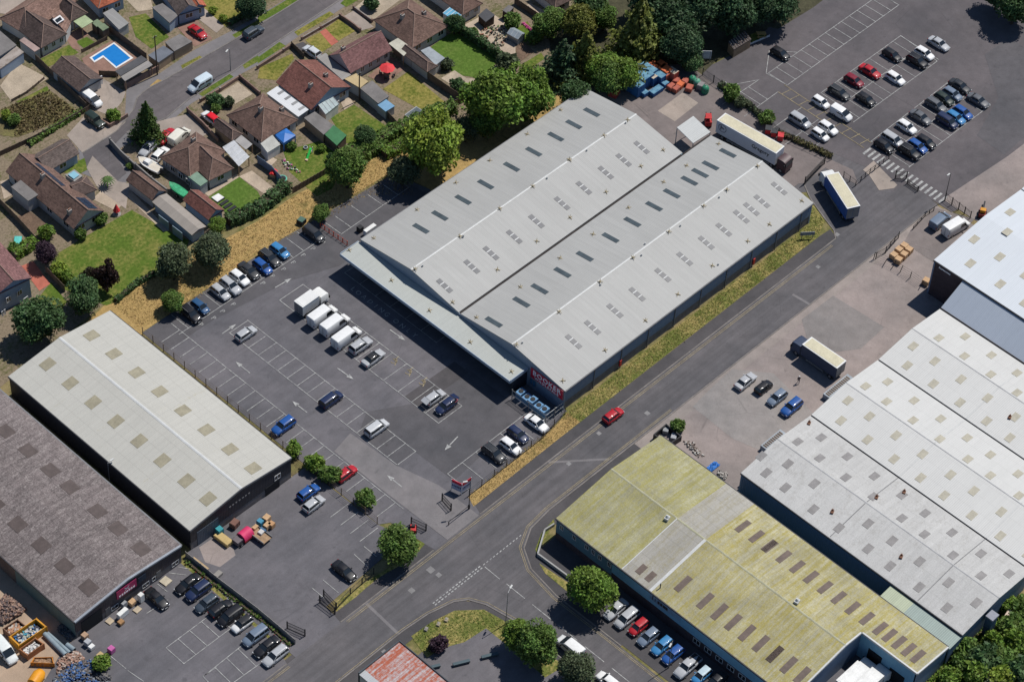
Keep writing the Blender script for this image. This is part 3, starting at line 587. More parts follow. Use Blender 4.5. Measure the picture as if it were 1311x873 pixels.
def window(root, p, q, z0, z1, pane=GLASS, frame=None, d=.05, mull=1):
    """a framed window on the wall line p->q (outside on the right-hand side)"""
    dx, dy = q[0]-p[0], q[1]-p[1]; l = math.hypot(dx,dy); ux, uy = dx/l, dy/l; nx, ny = uy, -ux; fr = .07
    def bx(b, a0, a1, za, zb, o0, o1):
        vs = []
        for z in (za, zb):
            for a, o in ((a0,o0),(a1,o0),(a1,o1),(a0,o1)): vs.append((p[0]+ux*a+nx*o, p[1]+uy*a+ny*o, z))
        b.add(vs, [(0,1,2,3),(7,6,5,4),(0,4,5,1),(1,5,6,2),(2,6,7,3),(3,7,4,0)])
    b = MB(); bx(b,0,l,z0,z0+fr,-.03,d); bx(b,0,l,z1-fr,z1,-.03,d); bx(b,0,fr,z0+fr,z1-fr,-.03,d); bx(b,l-fr,l,z0+fr,z1-fr,-.03,d)
    for k in range(1, mull+1):
        a = l*k/(mull+1); bx(b,a-fr/2,a+fr/2,z0+fr,z1-fr,-.03,d)
    o = b.build('window', frame or PALEWIN, root)
    b = MB(); bx(b,fr,l-fr,z0+fr,z1-fr,-.02,d*.35); b.build('pane', pane, o)
    return o
def wallbox(root, x0, y0, z0, x1, y1, z1, m, name='wall'): return MB().box(x0,y0,z0,x1,y1,z1).build(name, m, root)

# ------------------------------------------------------------------ the big wholesale warehouse
BK = thing('wholesale_warehouse', 'large pale grey double-pitched wholesale warehouse with red sign and front canopy', 'warehouse', (25,7,0), world=True)
ZE, ZR = 5.1, 6.9
BX0, BX1, BX2 = -5.35, 52.2, 59.5; Y0, YV, Y1 = -16.95, 7.5, 31.7; YR1, YR2 = 19.3, -4.7
s1 = slope_y(Y1, ZE, YR1, ZR); s2 = slope_y(YV, ZE-.05, YR1, ZR); s3 = slope_y(YV, ZE-.05, YR2, ZR); s4 = slope_y(Y0, ZE, YR2, ZR)
r1 = roof_slab(BK, s1, BX0, YR1, BX1, Y1, R_BOOK); r2 = roof_slab(BK, s2, BX0, YV+.25, BX1, YR1, R_BOOK); r3 = roof_slab(BK, s3, BX0, YR2, BX2, YV-.25, R_BOOK); r4 = roof_slab(BK, s4, BX0, Y0, BX2, YR2, R_BOOK)
wallbox(BK, BX0+.1, YV-.25, ZE-.5, BX2-.1, YV+.25, ZE-.22, VALLEY, 'valley_gutter')
for yr, xe in ((YR1,BX1),(YR2,BX2)):
    b = MB(); b.slab([(BX0-.02,yr-.17,ZR-.0),(xe+.02,yr-.17,ZR-.0),(xe+.02,yr,ZR+.06),(BX0-.02,yr,ZR+.06)],.05); b.slab([(BX0-.02,yr,ZR+.06),(xe+.02,yr,ZR+.06),(xe+.02,yr+.17,ZR-.0),(BX0-.02,yr+.17,ZR-.0)],.05); b.build('ridge_cap', FLASH, BK)
# walls: gable ends follow the roof
def gable_wall(root, x0, x1, prof, m, name='wall'):
    b = MB(); n = len(prof); vs = [(x0,y,z) for y,z in prof]+[(x1,y,z) for y,z in prof]
    b.add(vs, [tuple(range(n)), tuple(range(2*n-1,n-1,-1))]+[(i,i+n,(i+1)%n+n,(i+1)%n) for i in range(n)]); return b.build(name, m, root)
gable_wall(BK, BX0+.02, BX0+.32, [(Y1-.05,0),(Y1-.05,ZE-.2),(YR1,ZR-.2),(YV,ZE-.25),(YR2,ZR-.2),(Y0+.1,ZE-.2),(Y0+.1,0)], W_BK)
gable_wall(BK, BX1-.35, BX1-.05, [(Y1-.05,0),(Y1-.05,ZE-.2),(YR1,ZR-.2),(YV,ZE-.25),(YV,0)], W_BLUEY); gable_wall(BK, BX2-.35, BX2-.05, [(YV,0),(YV,ZE-.25),(YR2,ZR-.2),(Y0+.1,ZE-.2),(Y0+.1,0)], W_BK)
wallbox(BK, BX0+.33, Y0+.12, 2.0, BX2-.36, Y0+.4, ZE-.2, W_BLUE); wallbox(BK, BX0+.33, Y0+.16, 0, BX2-.36, Y0+.42, 2.0, BRICKG, 'brick_plinth'); wallbox(BK, BX0+.33, Y1-.4, 0, BX1-.36, Y1-.1, ZE-.2, W_BLUE)
wallbox(BK, BX1-.05, YV-.1, 0, BX2-.4, YV+.1, ZE-.3, W_BLUE)
for y in (Y0-.16, Y1+.02): wallbox(BK, BX0, y, ZE-.28, BX2 if y < 0 else BX1, y+.14, ZE-.04, GUT, 'gutter')
for k in range(9): wallbox(BK, 2+6.8*k, Y0-.03, .0, 2.12+6.8*k, Y0+.11, ZE-.3, GUT, 'downpipe')
for x in (8.5, 43.5): wallbox(BK, x, Y0-.1, .6, x+.5, Y0+.1, 1.9, REDP, 'fire_exit_door')
# skylights
SA = [('20',x,y) for x,y in ((383,570),(293,632),(203,695),(92,772))]+[('11',x,y) for x,y in ((1290,55),(1160,145),(1045,223),(930,305),(833,370))]
SB = [('20',637,747),('20',547,812)]+[('21',x,y) for x,y in ((457,82),(345,160),(237,240),(107,332),(5,420))]+[('11',x,y) for x,y in ((1188,495),(1092,565),(953,662))]
SCk = [('20',1075,777)]+[('21',x,y) for x,y in ((988,47),(935,85),(882,125),(793,190),(703,255),(594,335),(483,415),(353,510),(240,592),(126,677),(35,745))]+[('11',1203,845)]
SD = [('21',x,y) for x,y in ((1310,140),(1250,228),(1200,270),(1147,307),(1060,375),(970,440),(860,522),(750,605),(620,703),(507,787),(380,860))]+[('22',297,70)]
for lst, zf, rf, m, pn in ((SA,s1,r1,SKYL_B,1),(SB,s2,r2,SKYL,3),(SCk,s3,r3,SKYL_B,1),(SD,s4,r4,SKYL,3)):
    hits = [on_roof(*px(*a), zf) for a in lst]; ym = sorted(h[1] for h in hits)[len(hits)//2]
    for h in hits: skylight(rf, zf, h[0], ym, .95, 3.5, m, pn)
# roof safety anchors
def anchor_mesh():
    b = MB()
    for k in range(4):
        a = math.pi/4+k*math.pi/2+.2; L = .52
        b.obox(math.cos(a)*L/2, math.sin(a)*L/2, .03, .10, L, .085, a)
    b.cyl((0,0,.05),(0,0,.8),.035,.035,6); b.obox(0,0,.05,.2,.3,.3,.3); return b.mesh('roof_anchor', ANCH)
ANM = anchor_mesh()
ANL = [('20',(570,605),s1),('20',(450,685),s1),('20',(272,808),s1),('21',(275,15),s1),('21',(88,148),s1),('11',(1230,262),s1),('11',(1027,402),s1),('11',(800,568),s1),
 ('21',(1230,45),s3),('21',(1075,165),s3),('21',(957,247),s3),('21',(780,378),s3),('21',(597,510),s3),('21',(430,632),s3),('21',(222,785),s3),('22',(5,78),s3),
 ('11',(590,412),s1),('11',(810,268),s1),('11',(1008,130),s1),('11',(1180,17),s1),('20',(60,678),s1),('20',(230,555),s1),('20',(345,478),s1),
 ('20',(750,758),s2),('20',(637,840),s2),('21',(460,177),s2),('21',(277,307),s2),('21',(108,427),s2),('11',(1218,572),s2),('11',(990,737),s2),
 ('20',(1033,727),s3),('21',(870,44),s3),('21',(753,127),s3),('21',(575,257),s3),('21',(395,392),s3),('21',(227,513),s3),('21',(25,660),s3),('11',(1112,815),s3),
 ('21',(1290,342),s4),('21',(1180,427),s4),('21',(1000,552),s4),('21',(825,697),s4),('21',(660,830),s4),('22',(455,107),s4),('22',(240,262),s4),('31',(180,222),s4)]
AN_ROT = random.Random(3)
for tl, (x,y), zf in ANL:
    h = on_roof(*px(tl,x,y+6), zf); o = ob('roof_anchor', ANM, BK); o.location = (h[0],h[1],h[2]); o.rotation_euler = (0,0,AN_ROT.random()*6)
for tl, x, y, zf in (('11',1045,408,s1),('11',838,560,s2),('20',362,768,s2),('21',160,115,s2),('21',1035,212,s4),('21',838,356,s4),('21',640,506,s4),('21',432,656,s4),('22',35,76,s4),('20',560,628,s2),('21',658,448,s3),('21',1030,553,s4)):
    h = on_roof(*px(tl,x,y), zf); o = MB().cyl((0,0,0),(0,0,.4),.16,.12,8).build('roof_vent', FLASH, BK); o.location = h
# canopy
sc = slope_x(-9.7, 4.25, -5.4, 4.4); cano = roof_slab(BK, sc, -9.7, -8.6, -5.38, 32.1, R_CANO, .12, 'canopy_roof')
wallbox(BK, -9.85, -8.7, 3.7, -9.72, 32.2, 4.31, m_sheet('canopy_fascia', (.30,.36,.43), 'y', 1.4, 0, .05), 'fascia'); wallbox(BK, -9.72, 32.12, 3.7, -5.4, 32.25, 4.42, MATS['canopy_fascia'], 'fascia'); wallbox(BK, -9.72, -8.75, 3.7, -5.4, -8.62, 4.42, MATS['canopy_fascia'], 'fascia')
wallbox(BK, -9.0, -8.55, 0, -5.4, -8.35, 3.95, W_DARK)
for k in range(7): wallbox(BK, -6.4, -7.8+6.4*k, 0, -6.2, -7.6+6.4*k, 4.2, STEEL, 'canopy_post')
for k, (ya, yb) in enumerate(((26,20),(18.5,12.5),(11,5),(2,-4))): window(BK, (BX0,ya), (BX0,yb), .3, 3.2, GLASS, STEEL, .06, 3)
for tl, x, y in (('11',465,478),('11',680,632),('11',873,785),('12',1080,72),('12',1290,222)):
    h = on_roof(*px(tl,x,y), sc, 4.6); o = ob('roof_anchor', ANM, BK); o.location = h; o.rotation_euler = (0,0,.3)
# the red sign on the gable
sg = wallbox(BK, BX0-.14, -16.75, 2.75, BX0-.02, -9.4, 4.95, SIGNRED, 'sign_board')
sgb = MB(); 
for (ya,yb,za,zb) in ((-16.75,-9.4,4.9,4.98),(-16.75,-9.4,2.72,2.78),(-16.78,-16.70,2.72,4.98),(-9.45,-9.37,2.72,4.98)): sgb.box(BX0-.17,ya,za,BX0-.03,yb,zb)
sgb.build('sign_frame', mat('sign_pink_edge',(.42,.12,.13),.5), sg)
wallm = lambda x,y,z: Matrix.Translation((x,y,z)) @ Matrix.Rotation(-math.pi/2,4,'Z') @ Matrix.Rotation(math.pi/2,4,'X')
lettering('BOOKER', 1.50, SIGNWH, sg, wallm(BX0-.165,-13.05,4.12), extrude=.015, bold=.03, spacing=1.12)
lettering('WHOLESALE', .80, SIGNWH, sg, wallm(BX0-.165,-13.05,3.15), extrude=.015, bold=.02, spacing=1.28)
window(BK, (BX0,-9.2),(BX0,-10.6), .8, 2.2, mat('blue_pane',(.06,.16,.28),.2), STEEL)
# fenced plant enclosure with chillers at the front corner
enc = thing('plant_enclosure', 'blue-grey mesh fence round the chillers below the red sign', 'fence', (-7.8,-13,0), world=True)
eb = MB(); 
for (xa,ya,xb,yb) in ((-9.6,-9.2,-9.6,-16.9),(-9.6,-16.9,-5.3,-16.9)):
    L = math.hypot(xb-xa,yb-ya); n = int(L/.16)
    for k in range(n+1):
        t_ = k/n; eb.cyl((xa+(xb-xa)*t_,ya+(yb-ya)*t_,0),(xa+(xb-xa)*t_,ya+(yb-ya)*t_,2.3),.02,.02,4)
o = eb.build('bars', mat('enclosure_bars',(.10,.17,.24),.5), enc); o['kind'] = 'stuff'
for (xa,ya,xb,yb) in ((-9.6,-9.2,-9.6,-16.9),(-9.6,-16.9,-5.3,-16.9)):
    for z in (.15,1.2,2.3): MB().cyl((xa,ya,z),(xb,yb,z),.035,.035,5).build('rail', STEEL, enc)
for x, y in ((-9.6,-9.2),(-9.6,-13),(-9.6,-16.9),(-7.4,-16.9)): MB().box(x-.06,y-.06,0,x+.06,y+.06,2.5).build('post', STEEL, enc)
for k, (y, h_) in enumerate(((-10.0,1.7),(-11.4,1.5),(-12.7,1.9),(-14.1,1.6),(-15.4,1.7))):
    c = thing('chiller_unit', ('%s blue-grey chiller unit in the mesh enclosure below the red sign' % ('first','second','third','fourth','fifth')[k]), 'chiller', (-8.3,y,0), group='chillers below the red sign')
    MB().box(-.75,-.55,.1,.75,.55,h_).build('casing', mat('chiller_blue',(.11,.24,.40),.5), c); MB().cyl((0,0,h_),(0,0,h_+.12),.42,.42,12).build('fan', BLACKP, c)
    for a in (-.6,.6): MB().box(a-.08,-.5,0,a+.08,.5,.1).build('foot', STEEL, c)
# dock canopy at the rear
dc = [Z('g',*p,4.2) for p in ((515,742),(640,655),(772,770),(640,855))]
DK = thing('dock_canopy', 'pale corrugated loading dock canopy at the rear of the wholesale warehouse', 'canopy', (*dc[1],0), world=True)
b = MB(); b.slab([(x,y,4.2+(.25 if i in (2,3) else 0)) for i,(x,y) in enumerate(dc[::-1])], .12); b.build('canopy_sheet', m_sheet('dock_sheet', (.42,.43,.42), 'y', .5, 0, .06, seam=.12), DK)
for p in dc: MB().cyl((p[0]*.98+dc[0][0]*.01+dc[2][0]*.01,p[1]*.98+dc[0][1]*.01+dc[2][1]*.01,0),(p[0]*.98+dc[0][0]*.01+dc[2][0]*.01,p[1]*.98+dc[0][1]*.01+dc[2][1]*.01,4.1),.08,.08,6).build('post', STEEL, DK)

# ------------------------------------------------------------------ pale warehouse, left
LWH = thing('pale_roofed_warehouse', 'off-white pitched-roof warehouse with charcoal walls and tan skylights', 'warehouse', (-58,26,0), world=True)
ax0, ax1, axr, ay0, ay1, ez, rz = -69.0, -47.5, -58.2, 3.7, 48.5, 5.0, 6.3
a1 = slope_x(ax0, ez, axr, rz); a2 = slope_x(ax1, ez, axr, rz)
ra = roof_slab(LWH, a1, ax0, ay0, axr, ay1, R_LW); rb = roof_slab(LWH, a2, axr, ay0, ax1, ay1, R_LW)
b = MB(); b.slab([(axr-.25,ay0-.02,rz),(axr,ay0-.02,rz+.06),(axr,ay1,rz+.06),(axr-.25,ay1,rz)][::-1],.05); b.slab([(axr,ay0-.02,rz+.06),(axr+.25,ay0-.02,rz),(axr+.25,ay1,rz),(axr,ay1,rz+.06)][::-1],.05); b.build('ridge_cap', FLASH, LWH)
def gable_wall_y(root, y0, y1, prof, m, name='wall'):
    b = MB(); n = len(prof); vs = [(x,y0,z) for x,z in prof]+[(x,y1,z) for x,z in prof]
    b.add(vs, [tuple(range(n-1,-1,-1)), tuple(range(n,2*n))]+[(i,(i+1)%n,(i+1)%n+n,i+n) for i in range(n)]); return b.build(name, m, root)
pr = [(ax0+.1,1.7),(ax0+.1,ez-.15),(axr,rz-.15),(ax1-.1,ez-.15),(ax1-.1,1.7)]
gable_wall_y(LWH, ay0+.02, ay0+.3, pr, W_DARK); gable_wall_y(LWH, ay1-.3, ay1-.02, [(x,0 if z == 1.7 else z) for x,z in pr], W_DARK)
wallbox(LWH, ax0+.1, ay0+.06, 0, ax1-.1, ay0+.34, 1.7, BRICKG, 'brick_plinth'); wallbox(LWH, ax0+.1, ay0+.35, 0, ax0+.35, ay1-.3, ez-.2, W_DARKY); wallbox(LWH, ax1-.35, ay0+.35, 0, ax1-.1, ay1-.3, ez-.2, W_DARKY)
b = MB()
for (p, q) in (((ax0,ez),(axr,rz)),((axr,rz),(ax1,ez))): b.add([(p[0],ay0-.1,p[1]-.35),(q[0],ay0-.1,q[1]-.35),(q[0],ay0-.1,q[1]+.03),(p[0],ay0-.1,p[1]+.03),(p[0],ay0,p[1]-.35),(q[0],ay0,q[1]-.35),(q[0],ay0,q[1]+.03),(p[0],ay0,p[1]+.03)],[(0,1,2,3),(7,6,5,4),(0,4,5,1),(3,2,6,7)])
b.build('verge_trim', GUT, LWH)
for x in (ax0-.14, ax1): wallbox(LWH, x, ay0, ez-.26, x+.14, ay1, ez-.02, mat('dark_gutter',(.04,.04,.045),.6), 'gutter')
wallbox(LWH, -67.6, ay0-.04, 0, -63.2, ay0+.1, 3.3, SHUT, 'roller_door'); window(LWH, (-51.2,ay0+.02),(-49.9,ay0+.02), 2.2, 3.3); wallbox(LWH, -53.2, ay0-.05, 0, -50.2, ay0+.1, 2.0, HOLE, 'doorway')
for k, x in enumerate((-60.8,-60.2,-59.5,-58.8,-58.1,-57.5,-56.8)):
    wallbox(LWH, x, ay0-.03, 3.6, x+.34, ay0+.02, 3.85, mat('faded_letter',(.16,.16,.17),.6), 'faded_letter')
for lst, zf, rf in (([(465,38),(580,130),(695,226),(812,322),(930,418),(1050,516),(1170,615),(1285,712)],a2,rb),([(240,185),(357,280),(473,377),(588,475),(707,573),(825,672),(950,773),(1060,865)],a1,ra)):
    hits = [on_roof(*px('02',*p), zf) for p in lst]; xm = sum(h[0] for h in hits)/len(hits)
    for h in hits: skylight(rf, zf, xm, h[1], 2.3, 1.9, SKYL_Y)

# ------------------------------------------------------------------ brown warehouse, lower left
BWH = thing('brown_roofed_warehouse', 'weathered brown sheet-roofed warehouse with pink sign and dark front', 'warehouse', (-82,25,0), world=True)
bx0, bx1, bxr, by0, by1, ez2, rz2 = -92.7, -71.5, -82.1, 2.9, 60.0, 4.2, 5.3
b1 = slope_x(bx0, ez2, bxr, rz2); b2 = slope_x(bx1, ez2, bxr, rz2)
rc = roof_slab(BWH, b1, bx0, by0, bxr, by1, R_BW); rd = roof_slab(BWH, b2, bxr, by0, bx1, by1, R_BW)
pr = [(bx0+.1,1.5),(bx0+.1,ez2-.1),(bxr,rz2-.1),(bx1-.1,ez2-.1),(bx1-.1,1.5)]
gable_wall_y(BWH, by0+.02, by0+.3, pr, W_PURP); wallbox(BWH, bx0+.1, by0+.06, 0, bx1-.1, by0+.34, 1.5, BRICKG, 'brick_plinth')
wallbox(BWH, bx0+.1, by0+.35, 0, bx0+.35, 17.5, ez2-.2, W_GREENW); wallbox(BWH, bx0+.1, 17.5, 0, bx0+.35, by1, ez2-.2, mat('brown_render',(.12,.085,.07),.9)); wallbox(BWH, bx1-.35, by0+.35, 0, bx1-.1, by1, ez2-.2, BRICKG)
b = MB()
for (p, q) in (((bx0,ez2),(bxr,rz2)),((bxr,rz2),(bx1,ez2))): b.add([(p[0],by0-.12,p[1]-.25),(q[0],by0-.12,q[1]-.25),(q[0],by0-.12,q[1]+.06),(p[0],by0-.12,p[1]+.06),(p[0],by0+.25,p[1]-.25),(q[0],by0+.25,q[1]-.25),(q[0],by0+.25,q[1]+.06),(p[0],by0+.25,p[1]+.06)],[(0,1,2,3),(7,6,5,4),(0,4,5,1),(3,2,6,7)])
b.build('verge_trim', mat('pale_trim',(.25,.27,.30),.6), BWH)
wallbox(BWH, bx1-.02, by0, ez2-.3, bx1+.25, by1, ez2-.02, GUT, 'gutter'); wallbox(BWH, bx0-.14, by0, ez2-.3, bx0, by1, ez2-.02, mat('dark_gutter',(.04,.04,.045),.6), 'gutter')
wallbox(BWH, -91.6, by0-.03, 0, -87.6, by0+.1, 3.1, HOLE, 'loading_doorway')
bs = wallbox(BWH, -84.6, by0-.12, 2.5, -80.7, by0+.01, 4.3, mat('sign_pink',(.38,.03,.11),.5), 'sign_board')
frm = lambda x,y,z: Matrix.Translation((x,y,z)) @ Matrix.Rotation(math.pi/2,4,'X')
b = MB(); 
for s_ in (-1,1): b.add([(-82.6-.45*s_-.1,by0-.14,3.3),(-82.6-.45*s_+.1,by0-.14,3.3),(-82.6+.45*s_+.1,by0-.14,4.0),(-82.6+.45*s_-.1,by0-.14,4.0)],[(0,1,2,3)])
for k in range(7): b.box(-84.2+.46*k,by0-.15,2.72,-83.87+.46*k,by0-.13,3.05)
b.build('sign_lettering', SIGNWH, bs)
wallbox(BWH, -80.3, by0-.1, 2.7, -78.8, by0+.01, 3.9, mat('sign_navy',(.02,.035,.06),.5), 'small_sign')
for x in (-85.8,-79.6,-77.6,-73.6): window(BWH, (x,by0+.05),(x+1.4,by0+.05), .5, 1.4)
for k in range(2): wallbox(BWH, -86.9+10.2*k, by0-.02, 0, -86.0+10.2*k, by0+.08, 2.0, mat('grey_door',(.12,.12,.125),.6), 'door')
for lst, zf, rf in ((((35,520),(145,620),(260,720),(358,805)),b2,rd),):
    for p in lst: h = on_roof(*px('02',*p), zf); skylight(rf, zf, -76.6, h[1], 2.2, 2.6, SKYL_DK)
for p in ((495,5),(600,92),(725,190)): h = on_roof(*px('03',*p), b2); skylight(rd, b2, -76.6, h[1], 2.2, 2.6, SKYL_DK)
for p in ((-45,-15),(72,85),(195,190),(312,295),(440,400)): h = on_roof(*px('03',*p), b1); skylight(rc, b1, -87.2, h[1], 2.2, 2.6, SKYL_DK)
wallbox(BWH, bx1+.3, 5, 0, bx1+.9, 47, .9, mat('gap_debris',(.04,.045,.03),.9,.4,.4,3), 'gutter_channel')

# ------------------------------------------------------------------ lichen-roofed building
YB = thing('lichen_roofed_building', 'long yellow-green lichen-covered roof building with blue walls and L-shaped end', 'industrial building', (-13,-60,0), world=True)
yx0, yx1, yxr, yy1, yye, yyn, yz, yr = -25.9, -1.0, -13.1, -34.3, -93.2, -82.5, 5.0, 6.5; nx0 = -9.0
y1_ = slope_x(yx0, yz, yxr, yr); y2_ = slope_x(yx1, yz, yxr, yr)
YA, YBq = -48.4, -54.3
L_ = [roof_slab(YB, y1_, yx0, YA, yxr, yy1, R_YB2), roof_slab(YB, y1_, yx0, YBq, yxr, YA, R_GREY), roof_slab(YB, y1_, yx0, yyn, yxr, YBq, R_YB)]
U_ = [roof_slab(YB, y2_, yxr, YA, yx1, yy1, R_YB2), roof_slab(YB, y2_, yxr, YBq, yx1, YA, R_GREY), roof_slab(YB, y2_, yxr, yyn, yx1, YBq, R_YB), roof_slab(YB, y2_, nx0, yye, yx1, yyn, R_YB)]
for yy, wd in ((YBq,.5),(YA,.16)):
    b = MB(); b.slab([(yx0-.02,yy-wd/2,yz+.05),(yxr,yy-wd/2,yr+.05),(yxr,yy+wd/2,yr+.05),(yx0-.02,yy+wd/2,yz+.05)],.06); b.build('flashing', FLASH, YB)
b = MB(); b.slab([(yxr-.18,yyn,yr),(yxr,yyn,yr+.06),(yxr,yy1,yr+.06),(yxr-.18,yy1,yr)][::-1],.05); b.slab([(yxr,yyn,yr+.06),(yxr+.18,yyn,yr),(yxr+.18,yy1,yr),(yxr,yy1,yr+.06)][::-1],.05); b.build('ridge_cap', mat('mossy_ridge',(.33,.32,.22),.9), YB)
wallbox(YB, yx0+.08, yyn+.3, 2.3, yx0+.36, YA+2, yz-.2, W_BLUEY); wallbox(YB, yx0+.08, YA+2, 1.6, yx0+.36, yy1-.1, yz-.2, W_PETROL); wallbox(YB, yx0+.12, yyn+.3, 0, yx0+.4, yy1-.1, 2.3, BRICKD, 'brick_plinth')
pr = [(yx0+.37,0),(yx0+.37,yz-.15),(yxr,yr-.15),(yx1-.1,yz-.15),(yx1-.1,0)]
gable_wall_y(YB, yy1-.3, yy1-.02, pr, W_PETROL); gable_wall_y(YB, yyn+.02, yyn+.3, [(yx0+.1,0),(yx0+.1,yz-.15),(yxr,yr-.15),(nx0+.3,y2_(nx0+.3,0)-.15),(nx0+.3,0)], W_BLUE)
wallbox(YB, nx0+.05, yye+.1, 0, nx0+.3, yyn, y2_(nx0,0)-.2, W_BLUEY); gable_wall_y(YB, yye+.02, yye+.3, [(nx0+.05,0),(nx0+.05,y2_(nx0,0)-.2),(yx1-.1,yz-.2),(yx1-.1,0)], W_BLUE); wallbox(YB, yx1-.36, yye+.3, 0, yx1-.1, yy1-.3, yz-.2, W_PETROL)
b = MB(); b.slab([(nx0-.14,yye-.05,y2_(nx0,0)+.04),(nx0+.14,yye-.05,y2_(nx0,0)+.02),(nx0+.14,yyn-.15,y2_(nx0,0)+.02),(nx0-.14,yyn-.15,y2_(nx0,0)+.04)],.4); b.build('verge_trim', FLASH, YB)
b = MB(); b.slab([(yx0,yyn-.14,yz+.03),(yxr,yyn-.14,yr+.03),(yxr,yyn+.14,yr+.03),(yx0,yyn+.14,yz+.03)],.4); b.slab([(yxr,yyn-.14,yr+.03),(nx0-.14,yyn-.14,y2_(nx0,0)+.03),(nx0-.14,yyn+.14,y2_(nx0,0)+.03),(yxr,yyn+.14,yr+.03)],.4); b.slab([(nx0,yye-.16,y2_(nx0,0)+.03),(yx1,yye-.16,yz+.03),(yx1,yye+.1,yz+.03),(nx0,yye+.1,y2_(nx0,0)+.03)],.4); b.build('verge_trim', FLASH, YB)
wallbox(YB, yx0-.16, yyn, yz-.26, yx0, yy1, yz-.02, mat('dark_gutter',(.04,.04,.045),.6), 'gutter'); wallbox(YB, yx1-.02, yye, yz-.3, yx1+.2, yy1, yz-.04, mat('dark_gutter',(.04,.04,.045),.6), 'gutter')
for p in ((848,377),(960,465),(1032,520),(1103,572),(1172,627),(1242,682),(1312,737)): h = on_roof(*px('23',*p), y1_); skylight(L_[2], y1_, -21.5, h[1], 3.3, 1.05, SKYL_BR)
for p in ((38,737),(110,790),(180,840)): h = on_roof(*px('33',*p), y1_); skylight(L_[2], y1_, -21.5, h[1], 3.3, 1.05, SKYL_BR)
for p in ((640,300),(687,337)): h = on_roof(*px('23',*p), y1_); skylight(L_[1], y1_, h[0], h[1], 1.9, 1.05, SKYL_BR)
for tl, p in [('23',q) for q in ((1178,65),(1247,117),(1305,168))]+[('33',q) for q in ((40,168),(110,220),(180,270),(250,322),(318,377),(388,428),(460,480),(530,535),(598,585),(645,620),(695,655),(742,693),(788,728))]:
    h = on_roof(*px(tl,*p), y2_); skylight(U_[2] if h[1] > yyn else U_[3], y2_, -6.2, h[1], 3.2, 1.0, SKYL_BR)
for tl, x, y, zf in (('23',770,45,y1_),('33',155,468,y2_)):
    h = on_roof(*px(tl,x,y), zf); o = MB().obox(0,0,0,.5,.9,.7,.2).cyl((0,0,.5),(0,0,.9),.35,.1,8).build('roof_vent', FLASH, YB); o.location = h
h = on_roof(*px('23',735,395), y1_); MB().cyl((h[0],h[1],4.2),(h[0],h[1],6.3),.09,.09,6).build('flue', DARKST, YB)
for k, y in enumerate((-35.2,-37.9,-40.6,-42.0,-43.4,-45.4)): window(YB, (yx0+.08,y),(yx0+.08,y-.75), 3.1, 4.2)
for k in range(8): window(YB, (yx0+.12,-63.5-2.3*k),(yx0+.12,-64.9-2.3*k), .9, 2.0)
ys = wallbox(YB, yx0-.02, -60.6, 3.3, yx0+.09, -54.4, 4.5, mat('sign_blue_pale',(.16,.26,.36),.5), 'sign_board')
b = MB()
for k, (w_, h_) in enumerate(((.16,.9),(.12,.6),(.42,.6),(.42,.6),(.5,.6),(.42,.6))): b.box(yx0-.05,-54.9-.55*k-w_,3.55,yx0-.025,-54.9-.55*k,3.55+h_)
b.build('sign_lettering', BLACKP, ys)
wallbox(YB, nx0-.02, -84.3, 0, nx0+.1, -86.9, 3.6, HOLE, 'loading_doorway'); wallbox(YB, nx0-.03, -88.6, 0, nx0+.1, -91.4, 2.9, HOLE, 'loading_doorway')
# low white boundary wall of the side yard
bw_ = thing('boundary_wall', 'low white wall round the shaded corner yard of the lichen-roofed building', 'wall', (-31,-42,0), world=True)
pts = TL('23',[(195,80),(148,110),(112,232),(275,352)])
for p, q in zip(pts[:-1], pts[1:]):
    b = MB(); b.obox((p[0]+q[0])/2,(p[1]+q[1])/2,0,.7,math.hypot(q[0]-p[0],q[1]-p[1]),.25,math.atan2(q[1]-p[1],q[0]-p[0])); b.build('wall_section', mat('painted_render',(.30,.30,.29),.85), bw_)
# ------------------------------------------------------------------ green-grey link roof
LK = thing('link_building', 'narrow green-grey roofed link between the lichen roof and white roof', 'lean-to', (.6,-86,0), world=True)
sl_ = slope_x(-.8, 4.35, 2.3, 4.6); roof_slab(LK, sl_, -.7, -93.4, 2.25, -84.2, R_GREEN, .15); roof_slab(LK, sl_, -.7, -84.2, 2.25, -79.6, m_sheet('pale_lichen_sheet', (.36,.40,.28), 'y', .9, 0, .08), .15)
wallbox(LK, -.6, -93.3, 0, 2.2, -93.1, 4.1, W_BLUE); wallbox(LK, -.6, -79.9, 0, 2.2, -79.7, 4.1, W_BLUE)

# ------------------------------------------------------------------ white-roofed units
WC = thing('white_roofed_units', 'row of white triple-pitched roof units with rows of small skylights', 'industrial building', (28,-70,0), world=True)
wx = [2.4, 11.5, 20.2, 29.3, 38.1, 47.2, 55.3]; we, wr, wy1 = 5.0, 6.0, -48.6; wy0 = -150.0
ends = [-93.4,-93.4,-92.9,-150,-150,-150]
WS = [slope_x(wx[i], we if i % 2 == 0 else wr, wx[i+1], wr if i % 2 == 0 else we) for i in range(6)]
WR = []
for i in range(6):
    a, c = wx[i]+(.16 if i in (2,4) else 0), wx[i+1]-(.16 if i in (1,3) else 0)
    WR.append(roof_slab(WC, WS[i], a, ends[i], c, wy1, R_WC1 if i < 2 else R_WC))
for xv in (wx[2], wx[4]): wallbox(WC, xv-.16, -150 if xv > 30 else -93.0, we-.45, xv+.16, wy1-.05, we-.18, VALLEY, 'valley_gutter')
